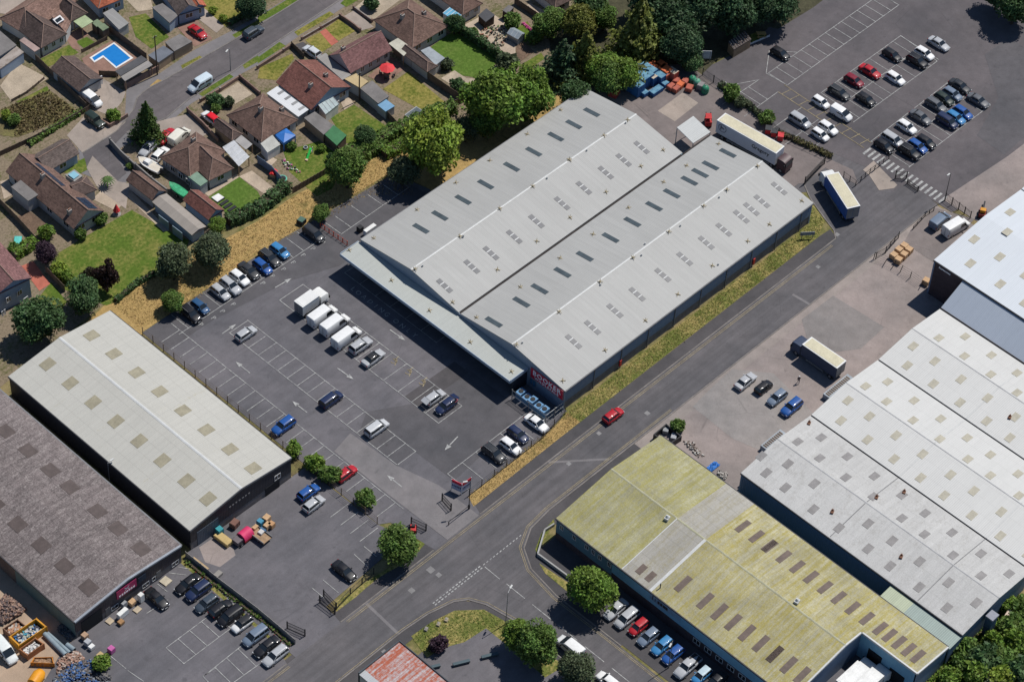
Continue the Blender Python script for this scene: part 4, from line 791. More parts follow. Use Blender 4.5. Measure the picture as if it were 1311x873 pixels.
for xr, ye in ((wx[1],-93.4),(wx[3],-150),(wx[5],-150)):
    b = MB(); b.slab([(xr-.12,ye,wr+.0),(xr,ye,wr+.05),(xr,wy1,wr+.05),(xr-.12,wy1,wr)][::-1],.04); b.slab([(xr,ye,wr+.05),(xr+.12,ye,wr),(xr+.12,wy1,wr),(xr,wy1,wr+.05)][::-1],.04); b.build('ridge_cap', mat('grey_ridge',(.35,.35,.35),.7), WC)
pr = [(wx[0]+.1,0),(wx[0]+.1,we-.2)]+[(wx[i],(wr if i % 2 else we)-.2) for i in range(1,6)]+[(wx[6]-.1,we-.2),(wx[6]-.1,0)]
gable_wall_y(WC, wy1-.3, wy1-.05, pr, W_BLUE); gable_wall_y(WC, -93.2, -92.9, [(2.5,0),(2.5,4.8),(11.5,5.8),(20,4.8),(20,0)], W_BLUE); wallbox(WC, wx[0]+.1, -93, 0, wx[0]+.35, wy1-.3, we-.2, m_sheet('navy_wall_cladding', (.07,.115,.19), 'y', .6, 0, .06)); wallbox(WC, wx[0]-.12, -93.4, we-.3, wx[0]+.0, wy1, we-.04, mat('dark_gutter',(.04,.04,.045),.6), 'gutter')
for yy in (-67.0,-84.5):      # flashings across the slopes
    for i in range(6):
        if yy < ends[i]: continue
        b = MB(); f_ = WS[i]; xa, xb = wx[i]+.2, wx[i+1]-.2; b.slab([(xa,yy-.07,f_(xa,0)+.03),(xb,yy-.07,f_(xb,0)+.03),(xb,yy+.07,f_(xb,0)+.03),(xa,yy+.07,f_(xa,0)+.03)],.04); b.build('flashing', FLASH if i > 1 else GUT, WC)
WSK = {0: [('32',[(0,735),(98,810),(110,690),(245,790),(-25,650)]),('33',[(370,90),(518,195),(630,283),(778,390),(918,495),(240,-5),(518,68),(640,155),(780,260),(927,367),(1068,470)])],
 1: [('32',[(160,577),(272,660),(405,758),(545,855),(280,555),(413,652),(550,752),(690,848)]),('33',[(690,40),(805,122),(950,228),(1092,332),(808,15),(945,113),(1092,220),(1235,322)])],
 2: [('32',[(380,470),(515,567),(650,665),(785,760),(905,850),(415,368),(525,448),(660,545),(795,640),(937,745),(1055,827)]),('33',[(1045,25),(1190,130),(1195,8),(1330,225)])],
 3: [('32',[(505,295),(612,373),(747,468),(883,563),(1025,665),(1140,748),(1285,850),(617,273),(752,368),(887,460),(1022,557),(1140,643),(1280,740)])],
 4: [('32',[(717,190),(850,283),(985,378),(1120,472),(1238,557),(747,92),(857,168),(990,260),(1125,355),(1265,452)])],
 5: [('32',[(878,50),(1008,142),(1142,235),(1275,328),(1012,43),(1145,137),(1275,228)])]}
for i, ls in WSK.items():
    for tl, pts in ls:
        for p in pts:
            h = on_roof(*px(tl,*p), WS[i]); skylight(WR[i], WS[i], h[0], h[1], 1.75, 1.2, SKYL_P if i < 2 else SKYL_T)
for tl, x, y, i in (('33',335,10,0),('33',685,238,0),('32',560,862,1),('32',700,835,1),('32',1237,455,4),('32',217,485,1)):
    h = on_roof(*px(tl,x,y), WS[i]); o = MB().obox(0,0,0,.25,.7,.5,.4).cyl((.2,.1,.2),(.2,.1,.55),.18,.12,7).build('roof_vent', mat('rusty_vent',(.16,.08,.05),.9), WC); o.location = h
for q_ in ([(298,325),(415,232),(442,252),(318,352)],[(-8,592),(72,512),(96,532),(0,615)]):      # side dock boxes with slatted covers
    q = TL('32',q_,1.2); xa, xb, ya, yb = min(a[0] for a in q), max(a[0] for a in q), min(a[1] for a in q), max(a[1] for a in q)
    MB().box(xa,wy1-.05,0,xb,yb,1.15).build('dock_box', mat('dock_grey',(.30,.33,.36),.7), WC); n_ = int((xb-xa-.5)/.45)
    for k in range(n_): MB().box(xa+.3+.45*k,ya+.2,1.15,xa+.55+.45*k,yb-.25,1.22).build('grille_bar', mat('rust_grille',(.13,.09,.06),.8), WC)
# ------------------------------------------------------------------ tall unit, upper right
TB = thing('tall_roofed_unit', 'tall unit with dark brick gable, blue-grey lean-to slope and white roof', 'industrial building', (75,-60,0), world=True)
tx0, ty1, te = 61.0, -42.2, 8.2; txs = [61.0, 75.3, 86.5, 101]; tzs = [8.2, 9.2, 8.3, 9.3]
TS = [slope_x(txs[i], tzs[i], txs[i+1], tzs[i+1]) for i in range(3)]
TR = [roof_slab(TB, TS[i], txs[i]+(.15 if i == 2 else 0), -170, txs[i+1]-(.15 if i == 1 else 0), ty1, R_TB) for i in range(3)]
gable_wall_y(TB, ty1-.35, ty1-.06, [(61.1,0)]+[(x,z-.2) for x,z in zip(txs,tzs)]+[(101,0)], W_BLUE); wallbox(TB, 61.05, -49, 0, 61.4, ty1-.36, te-.2, BRICKD); wallbox(TB, 61.1, -170, 0, 61.4, -49, te-.2, W_DARKY)
wallbox(TB, 60.86, -170, te-.3, 61.0, ty1, te-.03, mat('dark_gutter',(.04,.04,.045),.6), 'gutter'); wallbox(TB, 86.35, -170, 7.9, 86.65, ty1-.1, 8.12, VALLEY, 'valley_gutter')
b = MB(); b.slab([(55.4,-170,5.05),(60.85,-170,7.85),(60.85,-48.6,7.85),(55.4,-48.6,5.05)],.2); b.build('lean_to_roof', R_SLOPE, TB)
b = MB(); b.add([(55.5,-48.9,0),(60.8,-48.9,0),(60.8,-48.9,7.6),(55.5,-48.9,4.8)],[(0,3,2,1),(0,1,2,3)]); b.build('wall', BRICKD, TB); wallbox(TB, 55.25,-150,4.85,55.42,-48.6,5.2, VALLEY, 'valley_gutter')
for p in ((1240,285),(1225,385),(1057,423),(1187,512),(1038,545),(1190,650),(1318,605),(1315,745)):
    x_, y_ = px('31',*p); i = 0 if P(x_,y_,8.7)[0] < 75.3 else (1 if P(x_,y_,8.7)[0] < 86.5 else 2); h = on_roof(x_, y_, TS[i], 8.5); skylight(TR[i], TS[i], h[0], h[1], 1.9, 1.3, SKYL_T)
b = MB()
for k in range(9): b.box(60.98,-43.5-.28*k-.2,7.15,61.04,-43.5-.28*k,7.42 if k not in (0,) else 7.55)
b.build('wall_lettering', SIGNWH, TB)
sh = [T('31',720,775),T('31',820,690)]
# ------------------------------------------------------------------ rusty roofed building, bottom centre
RB = thing('rusty_roofed_building', 'small building with rusty red and grey sheet roof beside the road', 'building', (-64,-45,0), world=True)
rx0, rx1, ry1, ry0 = -68.4, -59.8, -33.6, -75.0
sr = slope_x(rx0, 4.0, rx1, 4.15); roof_slab(RB, sr, rx0+1.2, ry0, rx1-.15, ry1-.25, R_RUST); roof_slab(RB, sr, rx0, -35.2+.0-40, rx0+1.2, ry1-.25, m_sheet('grey_parapet', (.36,.37,.38), 'y', 1, 0, .08))
wallbox(RB, rx1-.15, ry0, 0, rx1, ry1, 4.35, mat('dark_parapet',(.05,.06,.07),.7), 'parapet'); wallbox(RB, rx0, ry1-.22, 0, rx1-.16, ry1, 4.3, mat('dark_parapet',(.05,.06,.07),.7), 'parapet')
wallbox(RB, rx0+.1, ry0, 0, rx0+.3, ry1-.25, 3.9, mat('pale_render',(.4,.4,.38),.9)); 
# ================================================================== houses, garages, sheds
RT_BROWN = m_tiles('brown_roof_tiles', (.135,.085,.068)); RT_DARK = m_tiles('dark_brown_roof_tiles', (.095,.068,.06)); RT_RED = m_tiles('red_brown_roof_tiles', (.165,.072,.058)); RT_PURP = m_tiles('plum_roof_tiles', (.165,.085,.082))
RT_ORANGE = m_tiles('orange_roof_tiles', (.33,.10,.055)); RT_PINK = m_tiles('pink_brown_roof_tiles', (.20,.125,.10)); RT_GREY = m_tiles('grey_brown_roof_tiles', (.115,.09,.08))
RIDGET = mat('ridge_tiles', (.22,.15,.12), .9, .2, 1.5)
WL_GREY = mat('grey_render_wall', (.36,.37,.37), .9, .1, .6, 5); WL_WHITE = mat('white_render_wall', (.50,.50,.49), .9, .08, .6, 5); WL_CREAM = mat('cream_render_wall', (.44,.38,.30), .9, .1, .6, 5); WL_TAN = mat('tan_wall', (.32,.23,.15), .9, .15, .6, 5); WL_BLUE = mat('pale_blue_wall', (.26,.33,.42), .9, .1, .6, 5)
FELT = mat('grey_roof_felt', (.155,.145,.14), .9, .2, .5, 5); FELT_D = mat('dark_roof_felt', (.075,.075,.08), .9, .2, .6, 5); CORR = m_sheet('grey_corrugated', (.24,.235,.225), 'x', .45, 0, .12, seam=.16); CORR_Y = m_sheet('grey_corrugated_side', (.25,.235,.22), 'y', .45, 0, .14, seam=.16)
FELT_G = mat('green_roof_felt', (.05,.16,.07), .85, .15, .8); FELT_PG = mat('pale_green_sheet', (.30,.36,.21), .8, .15, .8); POLY_ = mat('polycarbonate', (.42,.43,.44), .3, .15, .8, 4, spec=.5); POLY_B = mat('blue_polycarbonate', (.12,.33,.47), .3, .15, .8, 4, spec=.5); SHEETW = m_sheet('white_carport_sheet', (.55,.56,.57), 'x', .8, 0, .04, seam=.05)
TANSHEET = mat('tan_flat_roof', (.40,.31,.17), .85, .1, .6); SOLAR = m_glass('solar_panel', (.018,.03,.055), .15); TARP_B = mat('blue_tarpaulin', (.03,.14,.42), .5, .12, .8)
def rect(A, B, C):
    A, B, C = Vector(A), Vector(B), Vector(C); e1 = A-B; L1 = e1.length; e1.normalize(); e2 = Vector((-e1.y, e1.x))
    if e2.dot(C-B) < 0: e2 = -e2
    return B, e1, e2, L1, e2.dot(C-B)
def wing(root, A, B, C, e=2.5, rise=1.9, ends=('g','g'), roof=RT_BROWN, wall=WL_GREY, ins=.35, ridge=True, win=(0,0), chim=(), sky=0):
    """gabled or hipped block: ridge parallel to A-B, 'ends' = (end at B, end at A); A,B,C are eave corners seen in the photo"""
    O, e1, e2, L1, L2 = rect(A, B, C)
    W = lambda s, t, z: (O.x+e1.x*s+e2.x*t, O.y+e1.y*s+e2.y*t, z)
    flip = (e1.x*e2.y-e1.y*e2.x) < 0
    hb = min(L2/2*.95, L1*.48) if ends[0] == 'h' else 0; ha = min(L2/2*.95, L1*.48) if ends[1] == 'h' else 0; z1 = e+rise
    c = [W(0,0,e),W(L1,0,e),W(L1,L2,e),W(0,L2,e)]; r0, r1_ = W(hb,L2/2,z1), W(L1-ha,L2/2,z1)
    cb = [W(0,0,e-.14),W(L1,0,e-.14),W(L1,L2,e-.14),W(0,L2,e-.14)]
    b = MB(); vs = c+[r0,r1_]+cb
    fs = [(0,1,5,4),(2,3,4,5),(3,0,4),(1,2,5),(0,6,7,1),(1,7,8,2),(2,8,9,3),(3,9,6,0),(9,8,7,6)]
    if ends[0] == 'g': fs.remove((3,0,4))
    if ends[1] == 'g': fs.remove((1,2,5))
    if not flip: fs = [f[::-1] for f in fs]
    b.add(vs, [f[::-1] for f in fs]); rf = b.build('roof', roof, root)
    if ridge:
        b = MB(); segs = [(r0, r1_)]
        if ends[0] == 'h': segs += [(c[0],r0),(c[3],r0)]
        if ends[1] == 'h': segs += [(c[1],r1_),(c[2],r1_)]
        for p, q in segs: b.cyl(Vector(p)+Vector((0,0,.02)), Vector(q)+Vector((0,0,.02)), .10, .10, 5)
        b.build('ridge_tiles', RIDGET, rf)
    b = MB(); i = ins; zw = e-.02
    ring = [W(i,i,0)[:2],W(L1-i,i,0)[:2],W(L1-i,L2-i,0)[:2],W(i,L2-i,0)[:2]]
    b.prism(ring, 0, zw)
    for k, s_ in ((0, i*.5), (1, L1-i*.5)):
        if ends[k] == 'g':
            p = [W(s_,.12,e-.1),W(s_,L2-.12,e-.1),W(s_,L2/2,z1-.12)]; q = [W(s_+(.12 if k == 0 else -.12),t_,z_) for t_, z_ in ((.12,e-.1),(L2-.12,e-.1),(L2/2,z1-.12))]
            b.add(p+q, [(0,1,2),(2,1,0),(3,4,5),(5,4,3)])
    b.build('wall', wall, root)
    # windows on the B-C end and on the A-B side
    sgn = 1 if flip else -1
    def wrow(n, length, f):
        for k in range(n):
            m_ = length*(k+.5)/n; w_ = min(1.5, length/n*.5); p, q = f(m_-w_/2), f(m_+w_/2)
            window(root, p if not flip else q, q if not flip else p, .95, 2.05)
    if win[0]: wrow(win[0], L2-2*i, lambda d: W(i, L2-i-d, 0)[:2])
    if win[1]: wrow(win[1], L1-2*i, lambda d: W(i+d, i, 0)[:2])
    for s_, t_ in chim:
        x, y, _ = W(L1*s_, L2*t_, 0); zt = e+rise*(1-abs(t_-.5)*2)
        o = MB().box(x-.38,y-.32,zt-.6,x+.38,y+.32,zt+.85).build('chimney', mat('chimney_render',(.26,.24,.22),.9), rf)
        b = MB(); b.cyl((x-.16,y,zt+.85),(x-.16,y,zt+1.15),.11,.09,7); b.cyl((x+.16,y,zt+.85),(x+.16,y,zt+1.15),.11,.09,7); b.build('chimney_pot', mat('terracotta',(.34,.15,.09),.85), rf)
    return W, L1, L2, e, rise, rf
def panels(root, Wd, side, cols, rows, s0, s1, t0, t1, mname=SOLAR, name='solar_panel'):
    """panels lying on one slope; s along the ridge, t from eave (0) to ridge (.5)"""
    W, L1, L2, e, rise, rf = Wd
    for i in range(cols):
        for j in range(rows):
            b = MB(); q = []
            for a, c in ((0,0),(1,0),(1,1),(0,1)):
                s_ = s0+(s1-s0)*(i+.04+.92*a)/cols; t_ = t0+(t1-t0)*(j+.04+.92*c)/rows; tt = t_ if side == 0 else 1-t_
                q.append(Vector(W(L1*s_, L2*tt, e+rise*t_*2+.08)))
            n = (q[1]-q[0]).cross(q[3]-q[0])
            if n.z < 0: q = q[::-1]
            b.slab(q, .05); b.build(name, mname, rf)
def flatroof(root, pts, z, m, wall=None, th=.18, zs=None, ins=.15, name='roof'):
    """flat or lean-to block from the roof's corners"""
    cx = sum(p[0] for p in pts)/len(pts); cy_ = sum(p[1] for p in pts)/len(pts)
    n = len(pts); a = sum(pts[i][0]*pts[(i+1)%n][1]-pts[(i+1)%n][0]*pts[i][1] for i in range(n))
    zs = list(zs or [z]*n)
    if a < 0: pts = pts[::-1]; zs = zs[::-1]
    b = MB(); b.slab([(p[0],p[1],zz) for p, zz in zip(pts, zs)], th); rf = b.build(name, m, root)
    if wall:
        k = [(p[0]+(cx-p[0])*.05, p[1]+(cy_-p[1])*.05) for p in pts]; b = MB(); b.prism(k, 0, [zz-th+.01 for zz in zs]); b.build('wall', wall, root)
    return rf
def posts(root, pts, z, m=WOOD, r=.07):
    cx = sum(p[0] for p in pts)/len(pts); cy_ = sum(p[1] for p in pts)/len(pts)
    for p in pts:
        x, y = p[0]+(cx-p[0])*.06, p[1]+(cy_-p[1])*.06; MB().box(x-r,y-r,0,x+r,y+r,z).build('post', m, root)
def house(name, label, cat, at): return thing(name, label, cat, (*at,0), world=True)
E_ = 2.5
def zz(c, *pts, z=E_): return [Z(c,x,y,z) for x,y in pts]
def tt(c, *pts, z=E_): return [T(c,x,y,z) for x,y in pts]

# 1 hipped bungalow next to the pool
h = house('bungalow', 'brown hipped bungalow with roof window left of the swimming pool', 'house', Z('1',560,330))
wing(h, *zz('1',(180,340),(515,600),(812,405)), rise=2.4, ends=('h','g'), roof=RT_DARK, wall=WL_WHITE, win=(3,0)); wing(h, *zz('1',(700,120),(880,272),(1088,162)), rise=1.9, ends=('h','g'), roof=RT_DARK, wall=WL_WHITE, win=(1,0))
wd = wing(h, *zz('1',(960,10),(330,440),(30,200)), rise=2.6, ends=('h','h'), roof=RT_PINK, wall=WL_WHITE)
p = zz('1',(640,250),(815,408),(882,280),(755,178)); flatroof(h, p, 3, RT_PINK, WL_WHITE, zs=[3.6,2.5,2.5,3.6])
q = zz('1',(655,250),(745,195),(800,240),(710,295), z=3.4); b = MB(); b.slab([(x,y,3.5-.25*(i in (2,3))) for i,(x,y) in enumerate(q)][::-1], .1); rw = b.build('roof_window', PALEWIN, h)
q = zz('1',(685,252),(748,212),(772,238),(710,280), z=3.5); b = MB(); b.slab([(x,y,3.55-.22*(i in (2,3))) for i,(x,y) in enumerate(q)][::-1], .08); b.build('pane', GLASS, rw)
flatroof(h, zz('1',(240,505),(300,465),(500,605),(430,645), z=2.3), 2.3, mat('pink_porch_roof',(.30,.22,.20),.85), WL_GREY)
g = house('carport', 'pale green sheet canopy over a patio beside the hipped bungalow', 'canopy', Z('1',1030,270)); q = zz('1',(912,268),(1055,190),(1160,270),(1020,352), z=2.4); flatroof(g, q, 2.4, FELT_PG, th=.1); posts(g, q, 2.3)
# 2 garage with pitched roof by the pool
g = house('garage', 'pitched dark-tiled garage with two doors between garden fence and pool', 'garage', T('00',390,390))
wing(g, *tt('00',(255,350),(402,468),(514,392), z=2.4), e=2.4, rise=1.5, roof=RT_DARK, wall=WL_GREY)
for a in ((418,462),(468,428)):
    x, y = T('00',*a,1.2); MB().obox(x+1.2,y-.15,0,2.0,2.2,.14,0).build('garage_door', PALEWIN, g)
# 3 pool pavilion, sheds along the street wall
g = house('pool_pavilion', 'open pool pavilion with dark and grey corrugated roof beside the pool', 'pavilion', T('00',680,360)); q = tt('00',(585,362),(718,283),(750,305),(612,388), z=2.6); flatroof(g, q, 2.6, FELT_D, th=.12); q2 = tt('00',(612,388),(750,305),(776,330),(635,412), z=2.5); flatroof(g, q2, 2.45, CORR_Y, th=.12); posts(g, [q[0],q[1],q2[2],q2[3]], 2.4)
g = house('shed', 'flat grey felt-roofed shed behind the brick street wall', 'shed', T('00',905,220)); flatroof(g, tt('00',(838,215),(915,173),(977,212),(885,262), z=2.3), 2.3, FELT, WL_TAN)
g = house('shed', 'low shed with shiny dark panel roof beside the grey felt-roofed shed', 'shed', T('00',815,275)); flatroof(g, tt('00',(752,282),(832,233),(882,266),(806,318), z=2.1), 2.1, mat('slate_panel',(.13,.14,.16),.3), WL_TAN)
g = house('outbuilding', 'long grey corrugated outbuilding above the pool garden', 'shed', T('00',590,95)); flatroof(g, tt('00',(523,68),(572,42),(655,118),(605,152), z=2.4), 2.4, CORR, WL_GREY)
for k, (a, lb) in enumerate((((465,120),'upper green-roofed shed of the pair by the patio canopy'),((497,140),'lower green-roofed shed of the pair by the patio canopy'))):
    x, y = a; g = house('shed', lb, 'shed', T('00',x+35,y+8)); flatroof(g, tt('00',(x,y-5),(x+30,y-22),(x+58,y),(x+26,y+18), z=2.1), 2.1, mat('moss_felt',(.14,.18,.11),.9), FENCEW)
g = house('flat_garage', 'flat-roofed grey garage behind the red hatchback driveway', 'garage', T('00',840,65)); flatroof(g, tt('00',(772,38),(826,18),(906,78),(862,118), z=2.5), 2.5, FELT, WL_BLUE)
h = house('bungalow', 'dark tiled bungalow at the top edge with an orange-tiled extension', 'house', T('00',900,10)); wing(h, *tt('00',(800,-70),(905,80),(1005,20), z=2.6), e=2.6, rise=1.7, roof=RT_GREY, wall=WL_BLUE, win=(1,0))
wing(h, *tt('00',(905,-60),(975,52),(1040,15), z=2.6), e=2.6, rise=.9, roof=RT_ORANGE, wall=WL_BLUE, win=(1,0))
h = house('bungalow', 'orange-roofed house with pale walls at the top edge above the pool garden', 'house', T('00',520,0)); wing(h, *tt('00',(400,-60),(500,45),(625,-25), z=2.8), e=2.8, rise=1.8, ends=('h','h'), roof=RT_ORANGE, wall=WL_BLUE, win=(2,0))
# left edge flat roofs
g = house('flat_outbuilding', 'flat grey felt-roofed building cut by the left edge', 'outbuilding', Z('1',40,520)); flatroof(g, zz('1',(-250,560),(0,385),(205,562),(-60,740), z=2.9), 2.9, FELT, WL_GREY)
g = house('lean_to', 'mossy corrugated lean-to with windows against the left edge building', 'lean-to', Z('1',140,720)); q = zz('1',(-60,790),(205,578),(298,650),(0,860), z=2.5); flatroof(g, q, 2.5, m_sheet('mossy_corrugated', (.30,.26,.23), 'y', .5, 0, .2, lichen=(.16,.12,.09), lamt=.4, lsc=(1,1)), WL_BLUE); window(g, Z('1',30,850,1.4), Z('1',150,770,1.4), .9, 1.9)
# 4 hipped house beside the boat
h = house('bungalow', 'hipped brown bungalow with grey walls beside the boat and parked vans', 'house', Z('8',760,330))
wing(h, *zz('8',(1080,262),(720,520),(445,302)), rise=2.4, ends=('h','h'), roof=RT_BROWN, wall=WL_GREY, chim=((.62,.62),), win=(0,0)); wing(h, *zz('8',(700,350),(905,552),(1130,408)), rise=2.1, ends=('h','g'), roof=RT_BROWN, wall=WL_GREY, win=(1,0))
flatroof(h, zz('8',(700,510),(790,460),(895,555),(822,605), z=2.6), 2.6, mat('green_flat_roof',(.16,.24,.18),.85), WL_GREY)
for k in range(4): x, y = Z('8',480+75*k,375+62*k,1.5); window(h, (x-.1,y+.6), (x-.1,y-.6), .9, 2.1)
g = house('garage', 'brown tiled garage beside the driveway wall below the boat', 'garage', Z('8',280,600)); wing(g, *zz('8',(85,545),(345,745),(482,652), z=2.3), e=2.3, rise=1.3, roof=RT_BROWN, wall=WL_GREY)
g = house('corrugated_garages', 'long pale corrugated garage block joined to the brown tiled garage', 'garage', T('01',910,300)); wing(g, *tt('01',(772,232),(975,402),(1042,352), z=2.3), e=2.3, rise=.45, roof=m_sheet('tan_corrugated', (.27,.24,.21), 'y', .5, 0, .1, seam=.14), wall=WL_BLUE, ridge=False)
for k in range(2): x, y = T('01',840+70*k,330+55*k,1.1); MB().obox(x-.35,y,0,2.0,.12,2.6).build('garage_door', mat('door_blue_grey',(.17,.22,.26),.6), g)
g = house('shed', 'red-brown tiled garden shed with blue wall beside the bright lawn', 'shed', T('01',1030,250)); wing(g, *tt('01',(928,222),(1060,325),(1140,272), z=2.3), e=2.3, rise=1.3, roof=RT_RED, wall=WL_BLUE)
g = house('pergola_roof', 'pale polycarbonate lean-to canopy between two hipped bungalows', 'canopy', Z('8',1180,290)); q = zz('8',(1040,235),(1155,165),(1305,310),(1200,405), z=2.5); flatroof(g, q, 2.5, POLY_, th=.08, zs=[2.8,2.8,2.4,2.4]); posts(g, q, 2.4)
for k in range(6): a = [q[0][0]+(q[3][0]-q[0][0])*k/5, q[0][1]+(q[3][1]-q[0][1])*k/5]; c = [q[1][0]+(q[2][0]-q[1][0])*k/5, q[1][1]+(q[2][1]-q[1][1])*k/5]; MB().cyl((*a,2.84-.4*k/5),(*c,2.84-.4*k/5),.05,.05,4).build('glazing_bar', PALEWIN, g)
g = house('pergola_roof', 'greyish translucent canopy behind the polycarbonate lean-to', 'canopy', Z('8',1250,170)); q = zz('8',(1160,155),(1225,100),(1335,190),(1270,245), z=2.3); flatroof(g, q, 2.3, mat('grey_translucent',(.28,.27,.26),.5), th=.08); posts(g, q, 2.2)
# 5 hipped house with two chimneys
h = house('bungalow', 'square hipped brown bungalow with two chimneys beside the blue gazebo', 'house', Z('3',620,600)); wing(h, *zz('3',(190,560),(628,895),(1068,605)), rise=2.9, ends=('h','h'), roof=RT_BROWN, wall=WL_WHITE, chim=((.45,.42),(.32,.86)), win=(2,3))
g = house('garage', 'tan-walled hipped garage behind the red-topped white car', 'garage', Z('3',190,770)); wing(g, *zz('3',(15,690),(262,878),(378,782), z=2.3), e=2.3, rise=1.0, ends=('h','g'), roof=RT_DARK, wall=WL_TAN)
g = house('carport', 'white corrugated carport roof with four rooflights between two brown houses', 'carport', Z('3',950,390)); q = zz('3',(692,288),(825,200),(1215,490),(1085,580), z=2.5); flatroof(g, q, 2.5, SHEETW, WL_GREY, th=.12)
for k in range(4): x, y = Z('3',868+86*k,275+65*k,2.6); MB().obox(x,y,2.51,2.56,1.3,.55,0).build('rooflight', mat('grey_rooflight',(.22,.22,.22),.4), g)
g = house('conservatory', 'small pale-roofed sun room beside the blue gazebo', 'conservatory', Z('h',490,200)); q = zz('h',(390,185),(500,105),(575,180),(455,255), z=2.3); flatroof(g, q, 2.3, mat('sunroom_roof',(.36,.36,.33),.5), PALEWIN, th=.1, zs=[2.6,2.6,2.2,2.2])
for k in range(3): p0, p1 = Z('h',460+38*k,250-24*k,1.5), Z('h',490+38*k,231-24*k,1.5); window(g, p0, p1, .7, 2.0)
g = house('garden_gazebo', 'bright blue square garden gazebo behind the two-chimney bungalow', 'gazebo', Z('h',620,110)); q = zz('h',(520,85),(625,25),(718,95),(605,165), z=2.3)
cx = sum(p[0] for p in q)/4; cyy = sum(p[1] for p in q)/4; b = MB(); b.add([(x,y,2.2) for x,y in q]+[(cx,cyy,2.75)], [(0,1,4),(1,2,4),(2,3,4),(3,0,4),(0,4,1),(1,4,2),(2,4,3),(3,4,0)]); b.build('cover', TARP_B, g); posts(g, q, 2.2, TARP_B)
b = MB(); 
for i in range(4): j = (i+1)%4; b.add([(*q[i],2.2),(*q[j],2.2),(*q[j],1.6),(*q[i],1.6)],[(0,1,2,3),(3,2,1,0)])
b.build('valance', TARP_B, g)
# 6 red gabled house
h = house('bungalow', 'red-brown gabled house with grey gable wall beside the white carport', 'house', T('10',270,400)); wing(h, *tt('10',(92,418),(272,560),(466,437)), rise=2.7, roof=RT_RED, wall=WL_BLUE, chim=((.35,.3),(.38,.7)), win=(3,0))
g = house('conservatory', 'glazed white conservatory on the gable of the red-brown house', 'conservatory', T('10',360,535)); q = tt('10',(308,540),(372,488),(412,525),(345,578), z=2.4); flatroof(g, q, 2.4, mat('conservatory_glass',(.36,.42,.42),.15,spec=.6), PALEWIN, th=.08, zs=[2.7,2.7,2.2,2.2])
for k in range(5): f_ = k/4; MB().cyl((q[0][0]+(q[1][0]-q[0][0])*f_, q[0][1]+(q[1][1]-q[0][1])*f_, 2.74),(q[3][0]+(q[2][0]-q[3][0])*f_, q[3][1]+(q[2][1]-q[3][1])*f_, 2.24),.05,.05,4).build('glazing_bar', PALEWIN, g)
for k in range(3): window(g, T('10',348+24*k,572-19*k,1.4), T('10',366+24*k,558-19*k,1.4), .7, 1.9)
g = house('garage', 'grey flat-roofed garage on the garden boundary beside the green-roofed shed', 'garage', T('10',310,625)); flatroof(g, tt('10',(235,600),(290,568),(388,638),(335,685), z=2.3), 2.3, FELT, WL_TAN)
g = house('shed', 'green felt-roofed garden shed at the end of the grey garage', 'shed', T('10',395,690)); flatroof(g, tt('10',(340,682),(386,640),(452,692),(402,738), z=2.2), 2.2, FELT_G, FENCEW, zs=[2.1,2.4,2.4,2.1])
g = house('carport', 'grey corrugated carport between the red and plum gabled houses', 'carport', T('10',385,340)); q = tt('10',(300,292),(345,270),(475,382),(430,408), z=2.4); flatroof(g, q, 2.4, CORR_Y, WL_GREY, th=.1)
# 7 plum gabled house
h = house('bungalow', 'plum-tiled gabled house with rear patio and red parasol', 'house', T('10',520,260)); wing(h, *tt('10',(472,374),(684,256),(604,148)), rise=2.6, roof=RT_PURP, wall=WL_GREY, chim=((.82,.66),), win=(0,5))
g = house('garage', 'tan flat-roofed garage behind the wooden pole', 'garage', T('10',500,410)); flatroof(g, tt('10',(440,402),(500,374),(562,415),(520,448), z=2.5), 2.5, TANSHEET, WL_GREY)
g = house('garage', 'grey flat-roofed garage in line with the tan one', 'garage', T('10',590,470)); flatroof(g, tt('10',(520,450),(582,410),(668,490),(612,527), z=2.3), 2.3, FELT, WL_GREY)
g = house('lean_to', 'small blue-roofed lean-to at the end of the grey garage', 'lean-to', T('10',650,535)); q = tt('10',(605,532),(648,502),(697,540),(650,568), z=2.0); flatroof(g, q, 2.0, mat('blue_lean_roof',(.14,.27,.40),.5), WL_GREY, th=.08)
# 8 hipped house with large lawn
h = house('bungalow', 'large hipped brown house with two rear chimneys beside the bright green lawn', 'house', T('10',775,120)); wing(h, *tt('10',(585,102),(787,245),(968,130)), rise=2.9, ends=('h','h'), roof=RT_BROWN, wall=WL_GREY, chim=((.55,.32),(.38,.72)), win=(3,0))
g = house('garage', 'hipped brown-tiled garage with pale walls behind the large lawn house', 'garage', T('10',830,310)); wing(g, *tt('10',(720,262),(860,368),(905,328), z=2.3), e=2.3, rise=.9, ends=('h','g'), roof=RT_DARK, wall=WL_GREY)
g = house('lean_to', 'cream polycarbonate carport joined to the hipped brown-tiled garage', 'lean-to', T('10',720,235)); flatroof(g, tt('10',(665,222),(712,194),(782,242),(742,286), z=2.6), 2.6, mat('cream_polycarbonate',(.42,.40,.33),.4), th=.08); posts(g, tt('10',(665,222),(712,194),(782,242),(742,286), z=2.6), 2.5)
g = house('lean_to', 'grey flat sheet roof at the edge of the bright green lawn', 'lean-to', T('10',890,285)); flatroof(g, tt('10',(828,258),(872,238),(952,296),(905,332), z=2.4), 2.4, mat('pale_grey_sheet',(.27,.30,.32),.5), WL_GREY, th=.1)
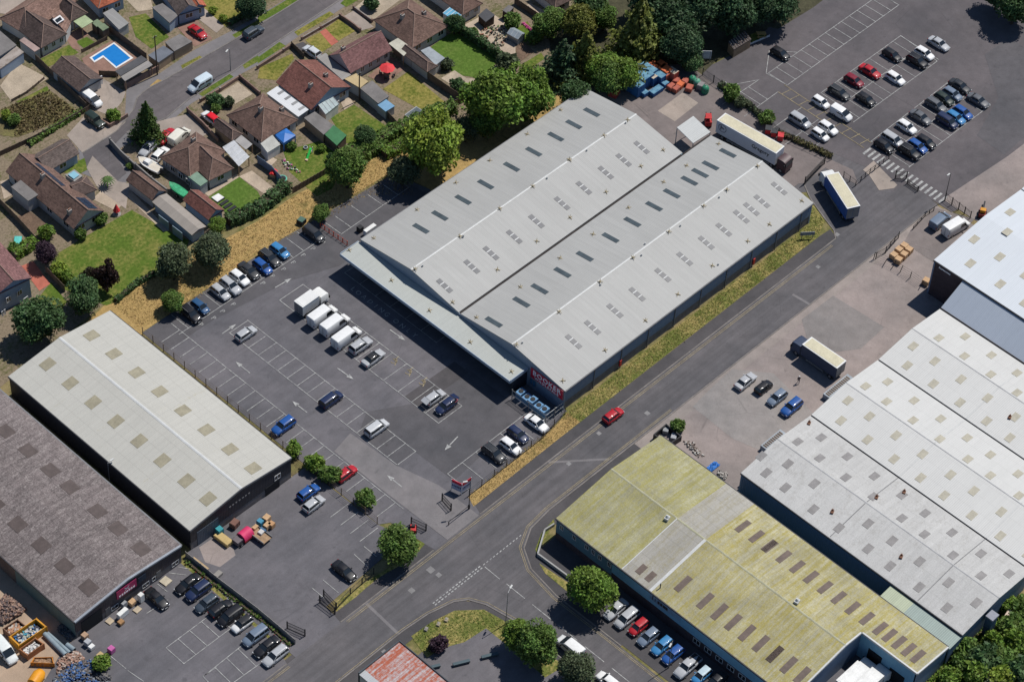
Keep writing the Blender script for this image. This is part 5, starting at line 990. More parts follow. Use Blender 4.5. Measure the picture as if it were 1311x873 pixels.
# 9 top houses
h = house('bungalow', 'hipped brown house with blue-roofed conservatory at the top edge', 'house', T('10',1000,20)); wing(h, *tt('10',(850,-60),(1042,78),(1140,15)), rise=2.0, ends=('h','h'), roof=RT_BROWN, wall=WL_WHITE, win=(2,0))
g = house('conservatory', 'light blue glass-roofed conservatory on the hipped house at the top edge', 'conservatory', Z('6',285,105)); q = zz('6',(215,100),(268,58),(355,115),(300,155), z=2.5); flatroof(g, q, 2.5, POLY_B, PALEWIN, th=.08)
for k in range(5): f_ = k/4; MB().cyl((q[0][0]+(q[3][0]-q[0][0])*f_, q[0][1]+(q[3][1]-q[0][1])*f_, 2.54),(q[1][0]+(q[2][0]-q[1][0])*f_, q[1][1]+(q[2][1]-q[1][1])*f_, 2.54),.06,.06,4).build('glazing_bar', PALEWIN, g)
h = house('bungalow', 'brown-roofed house corner showing at the top beside the tan patio', 'house', Z('6',1060,0)); wing(h, *zz('6',(880,-80),(1050,62),(1172,-5)), rise=1.8, ends=('h','h'), roof=RT_DARK, wall=WL_WHITE, win=(1,0))
for c_, pts, lb in (('6',((480,110),(540,70),(602,120),(535,160)),'dark brown garden shed on the cluttered patio'),('6',((660,72),(705,45),(745,62),(700,98)),'small grey-roofed shed above the cluttered patio')):
    g = house('shed', lb, 'shed', Z(c_,*pts[0])); flatroof(g, zz(c_,*pts, z=2.1), 2.1, FELT_D if 'dark' in lb else FELT, mat('dark_shed_wall',(.07,.045,.035),.9), zs=[1.9,2.3,2.3,1.9])
# 10 L-shaped bungalow with solar panels
h = house('bungalow', 'long brown L-shaped bungalow with solar panels and a big lawn', 'house', T('01',280,180))
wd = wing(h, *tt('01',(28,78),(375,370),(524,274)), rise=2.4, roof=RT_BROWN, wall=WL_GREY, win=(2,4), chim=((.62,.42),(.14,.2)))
panels(h, wd, 1, 4, 2, .03, .22, .12, .42); panels(h, wd, 1, 8, 1, .42, .82, .28, .42)
wing(h, *zz('7',(470,425),(785,240),(650,75)), rise=1.6, roof=RT_GREY, wall=WL_BLUE, win=(0,1)); wing(h, *zz('7',(760,680),(958,600),(868,462)), rise=1.2, ends=('h','g'), roof=RT_DARK, wall=WL_GREY)
flatroof(h, zz('7',(108,572),(205,505),(378,650),(278,712), z=2.9), 2.9, FELT, WL_GREY); window(h, Z('7',290,725,1.6), Z('7',372,672,1.6), .9, 2.2)
g = flatroof(h, zz('7',(640,455),(735,400),(815,465),(735,520), z=2.6), 2.6, mat('grey_flat_roof',(.24,.24,.23),.8), WL_GREY); q = zz('7',(672,458),(730,420),(782,462),(728,500), z=2.7); b = MB(); b.slab([(x,y,2.85) for x,y in q][::-1], .2); b.build('roof_lantern', mat('lantern_glass',(.22,.42,.50),.15,spec=.6), h)
# 11 two-storey house on the left edge
h = house('two_storey_house', 'two-storey pale blue house with plum roof at the left edge', 'house', Z('9',130,560)); wing(h, *[Z('9',x,y,4.8) for x,y in ((-420,120),(-30,565),(322,432))], e=4.8, rise=1.4, roof=RT_PURP, wall=WL_BLUE)
for a, c_ in (((160,560),(205,528)),((215,630),(262,596)),((60,620),(100,592)),((15,745),(30,735)),((38,728),(52,718))): window(h, Z('9',*a,2.5), Z('9',*c_,2.5), 1.9, 3.1)
# ================================================================== trees, shrubs, hedges
rng = np.random.default_rng(11)
def quads(pos, nrm, size, up_jit=.6):
    n = len(pos); nrm = nrm+rng.normal(0, up_jit, (n,3)); nrm /= np.linalg.norm(nrm,axis=1)[:,None]+1e-9
    a = np.cross(nrm, rng.normal(0,1,(n,3))); a /= np.linalg.norm(a,axis=1)[:,None]+1e-9; c = np.cross(nrm, a)
    s = size*rng.uniform(.35,1.5,n)[:,None]; a = a*s; c = c*s*rng.uniform(.55,.95,n)[:,None]
    return np.stack([pos-a-c*.3, pos-c*.9+a*.1, pos+a+c*.25, pos+c], 1).reshape(-1,3)
def leaf_mesh(name, V):
    n = len(V)//4; me = bpy.data.meshes.new(name); me.vertices.add(len(V)); me.vertices.foreach_set('co', V.astype(np.float32).ravel())
    me.loops.add(4*n); me.loops.foreach_set('vertex_index', np.arange(4*n, dtype=np.int32)); me.polygons.add(n)
    me.polygons.foreach_set('loop_start', np.arange(0,4*n,4, dtype=np.int32)); me.materials.append(LEAF); me.update(calc_edges=True); return me
def sph(n):
    d = rng.normal(0,1,(n,3)); return d/np.linalg.norm(d,axis=1)[:,None]
def crown(name, lobes=26, leaves=5200, size=.075, zc=1.15, flat=.95, lob=(.30,.48), core=True, jit=.7):
    """crown of unit radius whose middle is at height zc: leaf clumps gathered round many lobes"""
    d = sph(lobes*3); d = d[d[:,2] > -.62][:lobes]; r = rng.uniform(lob[0],lob[1],len(d)); cen = d*((1-r*.85)*rng.uniform(.70,1.16,len(d)))[:,None]; cen[:,2] *= flat
    w = r**2; w /= w.sum(); k = rng.choice(len(d), leaves, p=w); dd = sph(leaves); dd[:,2] = np.abs(dd[:,2])*np.where(rng.random(leaves) < .78, 1, -1)
    rad = r[k]*rng.uniform(.72,1.08,leaves); pos = cen[k]+dd*rad[:,None]
    keep = np.linalg.norm(pos/np.array([1,1,flat]),axis=1) > .45; pos, dd = pos[keep], dd[keep]
    V = quads(pos, dd*.9+np.array([0,0,.35]), size, jit)
    ins = sph(leaves//4)*rng.uniform(.25,.75,leaves//4)[:,None]; V = np.vstack([V, quads(ins, ins, size*2.1, 1.0)])
    V[:,2] += zc; return leaf_mesh(name, V)
def conifer(name, tiers=18, leaves=5200, size=.07, hgt=3.0, droop=.25, ragged=.22):
    P_ = []; N_ = []
    for t_ in range(tiers):
        f = t_/(tiers-1); z = .25+f*(hgt-.3); R = (1-f)**.85*1.0+.04; nb = max(5, int(15*(1-f))+4); a0 = rng.random()*6.28
        m = int(leaves/tiers*(1.7*(1-f)+.25)); br = rng.integers(0,nb,m); rl = R*(1+rng.normal(0,ragged,nb)); u = rng.uniform(.2,1,m)**.7
        a = a0+br*6.283/nb+rng.normal(0,.16,m)*(1.15-u*.4); rr_ = rl[br]*u
        P_.append(np.stack([np.cos(a)*rr_, np.sin(a)*rr_, z-droop*u*R+rng.normal(0,.05,m)],1)); N_.append(np.stack([np.cos(a)*.5,np.sin(a)*.5,np.ones(m)*.8],1))
    return leaf_mesh(name, quads(np.vstack(P_), np.vstack(N_), size, .5))
CR = [crown('broadleaf_crown_%d' % i, 34+6*i, 9500, .050) for i in range(3)]; CR_S = [crown('shrub_crown_%d' % i, 14, 1500, .12, .85, .85, (.35,.55)) for i in range(3)]
CR_L = [crown('loose_crown_%d' % i, 22, 3600, .07, 1.2, 1.15, (.22,.36), jit=.9) for i in range(2)]; CF = [conifer('conifer_crown_%d' % i) for i in range(2)]; CF_W = [conifer('wide_conifer_crown_%d' % i, 15, 6500, .062, 2.3, .34, .3) for i in range(2)]
def trunk_mesh(name, h, r, limbs, seed):
    rd = random.Random(seed); b = MB(); b.cyl((0,0,-.05),(0,0,h*.55),r,r*.72,8); b.cyl((0,0,h*.55),(rd.uniform(-.1,.1),rd.uniform(-.1,.1),h),r*.72,r*.3,7)
    for k in range(limbs): a = 6.28*k/limbs+rd.random(); b.cyl((0,0,h*rd.uniform(.4,.7)),(math.cos(a)*.55,math.sin(a)*.55,h*rd.uniform(.9,1.15)),r*.4,r*.12,5)
    return b.mesh(name, BARK, 40)
TK = trunk_mesh('trunk', 1.1, .085, 6, 2); TKC = trunk_mesh('conifer_trunk', 2.2, .07, 0, 4)
def tree(name, label, at, r, col, mesh, trunk=TK, hs=1.0, group=None, cat='tree', rz=None, lift=0.0):
    t_ = thing(name, label, cat, (at[0],at[1],0), random.random()*6.28 if rz is None else rz, group); sx = random.uniform(.88,1.14); t_.scale = (r*sx,r/sx,r*hs*random.uniform(.92,1.1))
    o = ob('crown', mesh, t_); o.color = (*col,1); o.location = (0,0,lift)
    if trunk: ob('trunk', trunk, t_)
    return t_
def at_crown(c, x, y, r, hz=1.15, hs=1.0): 
    return (T if len(c) == 2 else Z)(c, x, y, r*hz*hs)
GM, GD, GY, GB, GDK, PUR, GOLD, GREYG = (.10,.165,.034), (.062,.115,.040), (.19,.255,.035), (.125,.20,.03), (.05,.092,.04), (.05,.028,.042), (.15,.16,.034), (.085,.11,.055)
TREES = [ # tile, x, y, radius m, colour, crown, label
 ('01',880,545,3.4,GREYG,0,'dense grey-green round tree at the corner of the big lawn'),('01',1065,480,3.4,GREYG,1,'dark round tree beside the long corrugated garages'),('01',875,735,2.1,GM,2,'small round green tree on the dry bank near the pale warehouse'),
 ('01',425,705,3.3,GD,2,'large dark green tree against the pale warehouse back corner'),('01',190,830,4.3,GD,0,'big spreading green tree at the left edge below the blue house'),('01',228,500,2.1,PUR,1,'dark purple-leaved tree beside the red patio'),
 ('11',455,75,3.6,GM,1,'green tree shading the dry bank beside the swing garden'),('11',320,290,1.75,GM,0,'small round green tree beside the red barrier'),('11',735,75,3.0,GREYG,1,'grey-green tree over the empty bays behind the warehouse'),
 ('10',895,735,6.0,GY,0,'large bright yellow-green tree beside the warehouse roof'),('10',1055,665,2.4,GREYG,2,'round dark bluish tree beside the warehouse eaves'),('10',1195,500,6.2,GB,1,'large bright green tree at the end of the lawn gardens'),('10',545,690,2.0,GD,2,'small dark tree on the lawn below the flat garages'),
 ('13',715,180,3.3,GM,2,'round green tree on the verge by the main road'),('23',395,395,3.9,GB,1,'bright green street tree casting shadow on the side road'),('23',110,690,3.5,GM,0,'green tree at the side road corner beside the white van'),('23',20,640,2.6,GB,1,'light green tree left of the side road corner tree'),('23',310,815,2.9,GREYG,2,'olive green tree in front of the white van'),
 ('20',450,350,3.7,GB,2,'bright green tree between the conifers and the warehouse'),('20',60,480,5.2,GB,0,'bright green tree close to the far left eaves of the warehouse'),('20',450,90,2.8,GM,0,'rounded green tree behind the tan patio garden'),('20',480,400,3.4,GM,1,'green tree overhanging the blue containers'),
 ('20',810,110,5.0,GDK,2,'very dark large tree behind the container yard'),('20',940,40,5.5,GDK,1,'dark tree at the top between the wood and the far car park'),('20',1100,50,5.2,GDK,0,'dark tree overhanging the timber hut'),('20',700,-10,5.0,GDK,0,'dark tree at the top edge behind the golden conifer'),('20',890,310,2.3,GD,1,'small green tree beside the white sign board'),
 ('20',830,230,4.0,GDK,1,'dark lower tree behind the orange containers'),('20',1230,20,4.6,GDK,2,'dark tree at the far car park edge on the top'),('30',60,10,4.4,GDK,1,'dark tree above the far car park left corner'),('20',380,20,3.8,GD,2,'dark green tree at the top behind the patio garden'),
 ('30',1270,25,4.2,GD,0,'dark leafy tree at the top right corner of the far car park'),('10',1000,130,1.9,GD,1,'small dark tree by the conservatory house lawn'),('00',1275,35,2.8,GDK,2,'dark bush tree at the top edge beside the street'),
 ('10',1150,620,3.2,GM,2,'green tree low against the warehouse eaves beside the large bright tree'),('20',170,120,3.2,GM,2,'green tree between the vegetable bed and the cedar'),('20',300,500,3.0,GD,0,'shaded tree under the cedar at the warehouse corner'),('20',560,380,3.2,GB,1,'bright leafy tree just above the blue containers'),('20',330,120,3.4,GOLD,1,'yellowish tree behind the cedar'),
 ('30',1180,-25,3.2,GDK,1,'dark tree at the top edge above the far car park'),('01',1105,350,1.6,GB,2,'light green shrub tree at the end of the corrugated garages')]
for i, (tl, x, y, r, c, k, lb) in enumerate(TREES):
    tree('broadleaf_tree', lb, at_crown(tl,x,y,r), r, c, CR[k], group='garden and roadside trees')
tree('broadleaf_tree', 'slender bronze-leaved tree standing alone on the big lawn', T('01',548,690), 2.0, (.045,.025,.022), CR_L[0], hs=1.7, group='garden and roadside trees'); tree('broadleaf_tree', 'thin brownish sapling left of the bronze tree on the lawn', T('01',455,650), 1.5, (.06,.055,.03), CR_L[1], hs=1.2, group='garden and roadside trees')
tree('conifer', 'tall single green conifer at the bend of the residential street', T('00',755,715), 2.9, (.06,.10,.02), CF[0], TKC, hs=1.15, group='conifers')
tree('conifer', 'dark blue-green cedar behind the gardens left of the golden one', T('20',235,400), 4.4, GDK, CF_W[0], TKC, group='conifers'); tree('conifer', 'yellow-green conifer right of the dark cedar', T('20',345,385), 4.2, GOLD, CF_W[1], TKC, hs=1.2, group='conifers')
tree('conifer', 'large golden-green conifer behind the blue containers', T('20',610,300), 5.8, (.125,.145,.03), CF_W[0], TKC, hs=1.1, group='conifers', rz=2)
SHRUBS = [('12',180,620,1.5,GB,'first leafy shrub along the fence by the pale warehouse corner'),('12',285,685,1.7,GB,'second leafy shrub along the fence by the pale warehouse'),('12',365,745,1.8,GM,'third leafy shrub beside the red hatchback bay'),('12',545,865,1.8,GM,'round green shrub by the brick-red fence bays'),
 ('13',915,680,1.5,PUR,'dark purple shrub on the corner verge'),('03',515,775,1.5,GB,'small green bush at the edge of the scrap yard'),('20',1095,480,1.9,GM,'bush on the fence between service yard and far car park'),('20',1280,600,1.6,GM,'bushy shrub above the red bins'),('20',1140,520,1.3,GREYG,'small olive bush beside the far car park fence'),
 ('22',825,500,1.4,GM,'weedy shrub in the corner by the lichen-roofed building'),('10',578,20,1.5,GD,'round clipped topiary on the gravel front garden'),('10',1018,440,1.6,GD,'round clipped green bush on the gravel path'),('10',1078,455,.9,(.14,.06,.03),'small reddish bush beside the round clipped one'),
 ('00',1090,510,1.6,GD,'clipped dark bush in the gravel front garden'),('00',1165,520,1.1,GREYG,'grey-green bush beside the clipped dark one'),('00',1095,555,1.0,GM,'low bush behind the red-topped car'),('00',575,585,1.4,GB,'bright bush in the brick planter'),('00',70,610,1.3,GM,'green bush in the planted bed'),('00',30,590,1.1,GY,'yellow bush in the planted bed'),
 ('01',235,390,1.5,GB,'leafy bush beside the L-shaped bungalow gable'),('01',510,320,1.3,GM,'bush against the solar-panelled gable'),('01',410,400,1.2,GM,'low bush at the corner of the big lawn'),('01',300,580,1.5,GY,'yellow-green shrub by the lawn fence'),('01',340,610,1.2,GB,'lighter shrub behind the dark corner tree'),
 ('10',960,330,1.3,GREYG,'wispy bush under the grey sheet roof'),('10',320,755,.9,GB,'small round bush on the swing garden lawn'),('10',170,740,1.0,GM,'low bush beside the blue gazebo'),('10',380,805,1.0,GD,'dark bush near the bottom of the swing garden'),('00',1135,95,.9,GY,'yellow shrub on the parched front lawn'),('00',1080,55,.9,GY,'yellow shrub at the lawn edge by the orange roof'),
 ('6',730,165,1.9,GM,'spreading bush beside the pink flower bed'),('6',700,465,2.2,GREYG,'soft grey-green bush behind the vegetable bed'),('6',910,270,1.8,GM,'bush by the small round lawn'),('6',440,245,1.1,GM,'bush along the hedge of the cluttered patio'),('6',1290,50,1.3,(.12,.10,.06),'dry brownish bush in the corner patio'),('6',980,140,1.0,GM,'bush on the tan patio'),
 ('01',70,470,1.2,GM,'leafy bush beside the turquoise sandpit'),('01',660,50,.7,GM,'clipped small bush on the driveway wall'),('g',640,230,1.5,GM,'bush leaning on the white sign board')]
for i, (tl, x, y, r, c, lb) in enumerate(SHRUBS):
    pz = at_crown(tl,x,y,r,.8); t_ = tree('shrub', lb, pz, r, c, CR_S[i % 3], None, group='shrubs', cat='shrub')
    b = MB(); [b.cyl((0,0,0),(.3*math.cos(k*2.1),.3*math.sin(k*2.1),.7),.05,.02,5) for k in range(3)]; b.build('stem', BARK, t_, loc=(0,0,0))
# hedges: boxy leaf masses with a woody core
def hedge(label, pts, h, w, col=GM, dens=34, group='hedges'):
    mid = pts[len(pts)//2]; t_ = thing('hedge', label, 'hedge', (mid[0],mid[1],0), group=group, world=True); P_ = []; N_ = []; core = MB()
    for p, q in zip(pts[:-1], pts[1:]):
        L = math.hypot(q[0]-p[0],q[1]-p[1]); u = np.array([(q[0]-p[0])/L,(q[1]-p[1])/L,0]); v = np.array([-u[1],u[0],0]); n = int(L*(w+2*h)*dens)
        s_ = rng.uniform(-.02,1.02,n)*L; side = rng.random(n)*(w+2*h); top = side < w; lat = np.where(top, side-w/2, np.where(side < w+h, -w/2, w/2)); zh = np.where(top, h, np.where(side < w+h, side-w, side-w-h))
        lump = 1+.14*np.sin(s_*2.1+p[0])+.09*np.sin(s_*5.3); lat = lat*lump+rng.normal(0,.08,n); zh = zh*(.93+.1*np.sin(s_*1.7+1))+rng.normal(0,.08,n)
        pos = np.array([p[0],p[1],0])+s_[:,None]*u+lat[:,None]*v+np.stack([0*zh,0*zh,zh],1); P_.append(pos); N_.append(np.where(top[:,None], [0,0,1.], np.sign(lat)[:,None]*v+[0,0,.3]))
        core.obox((p[0]+q[0])/2,(p[1]+q[1])/2,0,h*.8,L,w*.7,math.atan2(u[1],u[0]))
    V = quads(np.vstack(P_), np.vstack(N_), .2, .6); o = ob('foliage', leaf_mesh('hedge_foliage', V), t_); o.color = (*col,1); core.build('woody_core', BARK, t_)
hedge('thick clipped dark green hedge between the bright lawn and dry bank', TL('01',[(1160,350),(1310,285)])+TL('11',[(60,240),(150,165)]), 2.0, 2.0, GD)
hedge('hedge along the end of the long lawn gardens', TL('10',[(450,800),(560,770),(680,690),(800,640),(900,590),(1000,560)]), 2.0, 2.4, GM); hedge('hedge between the turquoise sandpit and the red patio', TL('01',[(70,520),(180,450)]), 1.7, 1.8, GB)
hedge('tall hedge along the right side of the bright green lawn', TL('10',[(1020,160),(1130,235),(1240,310)]), 2.2, 1.0, GD); hedge('low green growth along the fence of the brown warehouse car park', TL('03',[(945,260),(1080,370),(1200,460),(1310,545)])+TL('13',[(80,610),(170,690)]), .4, .55, GM, 15)
hedge('leafy tangle at the foot of the garden trees', TL('10',[(640,800),(760,740),(850,690)]), 1.7, 2.2, GB); hedge('straggly hedge along the planted bed fence', TL('00',[(150,740),(260,670),(420,570)]), .8, .9, GM); hedge('hedge behind the warehouse bays under the yellow-green tree', TL('11',[(430,110),(520,20),(640,-40)]), 1.8, 2.0, GM)
hedge('small hedge in front of the parched front lawn', TL('00',[(1165,130),(1260,75),(1310,45)]), 1.0, .8, GD); hedge('hedge along the fence above the far car park bins', TL('20',[(1040,440),(1180,540),(1250,600)]), 1.0, 1.0, GREYG); hedge('dry hedge strip beside the lorry gate', TL('30',[(60,680),(200,740),(330,800)]), .7, .9, (.12,.11,.04))
hedge('hedge on the lawn fence beside the dry bank', TL('01',[(590,740),(700,650),(790,600)]), .9, .8, GD)
# overgrown bank bottom right: shrubs one can tell apart, over a ground cover
for i, (x, y, r, c, lb) in enumerate(((560,830,2.0,GB,'light bush at the foot of the L-shaped end'),(760,560,2.4,GM,'dark bush halfway along the overgrown bank'),(900,640,2.8,GD,'largest dark bush on the overgrown bank'),(1100,640,2.6,GM,'mid green bush on the overgrown bank'),(1230,480,2.4,GB,'bright bush at the right edge of the overgrown bank'),(1180,300,2.2,GM,'bush behind the rusty box'),(820,780,2.4,GB,'low bright bush at the bottom of the overgrown bank'),(1080,820,2.4,GY,'yellowish bush at the bottom of the overgrown bank'),(1260,760,2.6,GD,'dark bush at the bottom right corner'),(680,700,1.9,GM,'bush close to the blue end wall'),(1000,480,2.0,GB,'leafy bush below the green chute'),(1290,120,2.2,GM,'bush at the upper right of the overgrown bank'),(960,860,2.0,GREYG,'olive bush at the bottom edge of the overgrown bank'),(1150,90,1.6,GB,'climbing bush beside the white roof corner'))):
    t_ = tree('shrub', lb, Z('v',x,y,r*.8), r, c, CR_S[i % 3], None, group='shrubs on the overgrown bank', cat='shrub', hs=.9)
    b = MB(); [b.cyl((0,0,0),(.3*math.cos(k*2.1),.3*math.sin(k*2.1),.7),.05,.02,5) for k in range(3)]; b.build('stem', BARK, t_, loc=(0,0,0))
def scatter(poly, n):
    a = np.array(poly); lo, hi = a.min(0), a.max(0); p = rng.uniform(lo,hi,(n*3,2)); ins = np.zeros(len(p),bool); j = len(a)-1
    for i in range(len(a)):
        c = ((a[i,1] > p[:,1]) != (a[j,1] > p[:,1])) & (p[:,0] < (a[j,0]-a[i,0])*(p[:,1]-a[i,1])/(a[j,1]-a[i,1]+1e-12)+a[i,0]); ins ^= c; j = i
    return p[ins][:n]
def tufts(label, poly, n, col, size=.10, hgt=.09, name='grass_tufts', cat='grass'):
    p = scatter(poly, n); p = p+rng.normal(0,.16,p.shape); pos = np.column_stack([p, rng.uniform(.03,hgt,len(p))]); V = quads(pos, np.tile([0,0,.6],(len(p),1)), size, .8); V[:,2] = np.maximum(V[:,2], .02)
    o = ob(name, leaf_mesh(name, V), None, label=label, cat=cat, kind='stuff'); o.color = (*col,1); return o
tufts('low green ground cover on the overgrown bank', ZL('v',[(320,873),(700,430),(1000,180),(1200,0),(1500,0),(1500,1100),(300,1000)]), 9000, GB, .22, .5, 'ground_cover', 'ground cover')
tufts('parched grass tufts on the verge beside the warehouse wall', [(-5,-20.3),(58,-20.1),(62,-18.2),(63,-14.5),(60.5,-12.5),(60,-17.3),(-6,-17.5)], 7000, (.20,.17,.06)); tufts('green grass tufts on the verge beside the warehouse wall', [(-5,-20.3),(58,-20.1),(62,-18.2),(63,-14.5),(60.5,-12.5),(60,-17.3),(-6,-17.5)], 3500, (.09,.115,.02))
tufts('straw-coloured grass tufts on the dry bank above the bays', TL('01',[(560,740),(780,610),(1130,440),(1310,335)])+TL('11',[(180,210),(380,110),(530,40),(690,-10),(800,200),(560,200),(340,330),(0,480)])+TL('01',[(1300,500),(1060,690),(880,800),(700,870)]), 12000, (.30,.20,.075)); tufts('straw-coloured grass along the car park road fence', [(-30.4,-20.8),(-5,-20.4),(-5,-17.8),(-29.6,-18.8)], 2600, (.26,.19,.075))
tufts('green grass on the corner verge of the side road', TL('13',[(790,640),(880,575),(1000,515),(1150,510),(1250,565),(1290,620),(1160,600),(1050,665),(940,695),(870,740)]), 2500, (.095,.125,.025)); tufts('weeds in the planted bed garden', TL('00',[(10,560),(250,465),(400,580),(90,695)]), 2600, (.13,.10,.045), .2, .4, 'bed_plants', 'plants')
# ================================================================== vehicles
def ring(x, w, zb, zt, sh=.12, crown=.03):
    """one cross-section of a car body, right round"""
    h = zt-zb; half = [(0,zt+crown),(w*.55,zt+crown*.7),(w*.86,zt-.02),(w*.97,zt-sh),(w,zb+h*.45),(w*.985,zb+h*.2),(w*.93,zb),(0,zb)]
    return [(x,-y,z) for y,z in half]+[(x,y,z) for y,z in half[-2:0:-1]]
KINDS = {}
def wheel_mesh(r, w):
    b = MB(); b.cyl((0,-w/2,0),(0,w/2,0),r,r,14,0); b.cyl((0,w/2,0),(0,w/2+.012,0),r*.62,r*.55,10,1); b.cyl((0,-w/2-.012,0),(0,-w/2,0),r*.55,r*.62,10,1); return b.mesh('wheel', [TYRE, RIM], 40)
WH = {.31: wheel_mesh(.31,.2), .36: wheel_mesh(.36,.24), .48: wheel_mesh(.48,.3)}
def glasshouse(L, W, zs, H, xr, xf, rr_, rf_, wb, wt, bp=()):
    """windows (dark) with pillars and roof (paint): base rectangle xr..xf at zs, roof rr_..rf_ at H"""
    g = MB(); B = [(xr,-wb,zs-.04),(xf,-wb*.93,zs-.06),(xf,wb*.93,zs-.06),(xr,wb,zs-.04)]; Tp = [(rr_,-wt,H-.05),(rf_,-wt*.96,H-.06),(rf_,wt*.96,H-.06),(rr_,wt,H-.05)]
    g.add(B+Tp, [(0,1,5,4),(1,2,6,5),(2,3,7,6),(3,0,4,7),(4,5,6,7)]); wm = g.mesh('windows', GLASS)
    r = MB(); n = 7; rings = []
    for k in range(n):
        f = k/(n-1); x = rr_-.05+(rf_-rr_+.10)*f; cr = .055*math.sin(math.pi*min(max(f*.9+.05,0),1)); w_ = wt*(1.03 if 0 < k < n-1 else .98)
        rings.append([(x,-w_,H-.07),(x,-w_*.9,H-.012+cr*.5),(x,-w_*.45,H+cr),(x,w_*.45,H+cr),(x,w_*.9,H-.012+cr*.5),(x,w_,H-.07)])
    r.loft(rings)
    for a, c in zip(B, Tp):
        s_ = 1 if a[1] > 0 else -1; r.cyl((a[0],a[1]*.985+s_*.01,a[2]),(c[0],c[1]*.985+s_*.01,c[2]),.055,.045,5)
    for x in bp:
        for s_ in (-1,1): r.cyl((x,s_*(wb*.97+.012),zs-.05),(x-.05,s_*(wt+.012),H-.06),.045,.04,4)
    return wm, r.mesh('roof', PAINT, 45)
def car_kind(kind, L, W, H, st, zs, xr, xf, rr_, rf_, bp, wx_, wr=.31, bed=None, wt=.72, bars=False):
    w = W/2; b = MB(); b.loft([ring(x*L/2, wf*w, zb, zt) for x, wf, zb, zt in st]); parts = [('body', b.mesh('body', PAINT, 50), (0,0,0), True)]
    wm, rm = glasshouse(L, W, zs, H, xr, xf, rr_, rf_, w*.93, w*wt, bp); parts += [('windows', wm, (0,0,0), False), ('roof', rm, (0,0,0), True)]
    for x in wx_:
        for s_ in (-1,1): parts.append(('wheel', WH[wr], (x, s_*(w-.10), wr), False))
    fx, rx = L/2, -L/2; hl = MB().box(-.14,-.16,-.07,.05,.16,.07).mesh('headlight', HEADL); tl_ = MB().box(-.05,-.1,-.14,.08,.1,.14).mesh('tail_light', TAILL)
    zf = st[-2][3]-.12; zr_ = st[1][3]-.18
    for s_ in (-1,1): parts += [('headlight', hl, (fx-.10, s_*w*.66, zf), False), ('tail_light', tl_, (rx+.05, s_*w*.78, zr_), False), ('wing_mirror', MB().box(-.09,-.1,-.07,.09,.1,.07).mesh('wing_mirror', PAINT), (xf-.45, s_*(w+.06), zs+.03), True)]
    pl = MB().box(-.015,-.26,-.06,.015,.26,.06).mesh('number_plate', WHITEP); parts.append(('number_plate', pl, (fx+.01,0,.45), False))
    if bed: parts.append(('load_bed', MB().box(bed[0],-w*.8,bed[2],bed[1],w*.8,bed[2]+.05).mesh('load_bed', BLACKP), (0,0,0), False))
    if bars: parts += [('roof_rail', MB().box(rr_+.1,-.02,H+.04,rf_-.2,.02,H+.09).mesh('roof_rail', STEEL), (0,s_*w*wt*.9,0), False) for s_ in (-1,1)]
    KINDS[kind] = parts
HB = [(-1,.80,.42,.78),(-.97,.93,.28,.93),(-.80,.985,.2,1.0),(-.4,1,.18,.99),(.22,1,.18,.98),(.5,.985,.18,.93),(.78,.95,.2,.84),(.94,.86,.25,.72),(1,.66,.36,.60)]
SL = [(-1,.78,.42,.78),(-.97,.92,.28,.93),(-.82,.98,.2,1.0),(-.45,1,.18,.99),(.2,1,.18,.97),(.48,.985,.18,.92),(.78,.95,.2,.82),(.94,.86,.25,.70),(1,.64,.36,.58)]
SV = [(-1,.86,.50,.98),(-.97,.95,.34,1.10),(-.8,.99,.26,1.14),(-.4,1,.24,1.13),(.22,1,.24,1.12),(.5,.99,.24,1.08),(.80,.96,.27,1.0),(.95,.90,.32,.86),(1,.74,.42,.72)]
MPV_ = [(-1,.86,.42,.92),(-.97,.95,.28,1.02),(-.8,.99,.2,1.06),(-.4,1,.18,1.06),(.3,1,.18,1.05),(.58,.985,.18,1.0),(.82,.95,.2,.90),(.95,.87,.25,.76),(1,.68,.36,.62)]
car_kind('hatch', 4.05, 1.74, 1.46, HB, .97, -1.93, 1.02, -1.55, .30, (-.35,), (-1.22,1.28)); car_kind('city', 3.6, 1.64, 1.48, HB, .98, -1.74, .98, -1.45, .35, (-.2,), (-1.12,1.15))
car_kind('saloon', 4.6, 1.8, 1.43, SL, .97, -1.65, 1.05, -.95, .30, (-.28,), (-1.35,1.42)); car_kind('estate', 4.6, 1.8, 1.46, SL, .97, -2.18, 1.05, -1.85, .30, (-.3,-1.25), (-1.35,1.42), bars=True)
car_kind('suv', 4.45, 1.86, 1.68, SV, 1.12, -2.12, 1.0, -1.8, .32, (-.3,-1.2), (-1.32,1.36), .36, wt=.74, bars=True); car_kind('mpv', 4.5, 1.82, 1.66, MPV_, 1.05, -2.15, 1.35, -1.92, .62, (-.1,-1.1), (-1.36,1.4), .31, wt=.76)
car_kind('coupe', 4.3, 1.78, 1.36, SL, .93, -1.6, .95, -.85, .22, (), (-1.28,1.34)); car_kind('jeep', 4.2, 1.78, 1.82, [(-1,.92,.5,1.05),(-.97,.98,.4,1.14),(-.5,1,.36,1.15),(.2,1,.36,1.15),(.36,.98,.36,1.12),(.9,.95,.38,1.08),(1,.88,.46,.95)], 1.14, -2.0, .72, -1.9, .42, (-.2,-1.1), (-1.28,1.32), .36, wt=.84)
car_kind('pickup', 5.2, 1.86, 1.76, [(-1,.92,.5,.98),(-.98,.97,.42,1.02),(-.3,1,.3,1.03),(-.22,1,.28,1.12),(.3,1,.26,1.12),(.52,.99,.26,1.08),(.84,.95,.3,1.0),(.96,.88,.34,.86),(1,.74,.42,.74)], 1.12, -.75, 1.2, -.55, .6, (.0,), (-1.6,1.6), .36, bed=(-2.5,-.85,1.0), wt=.74)
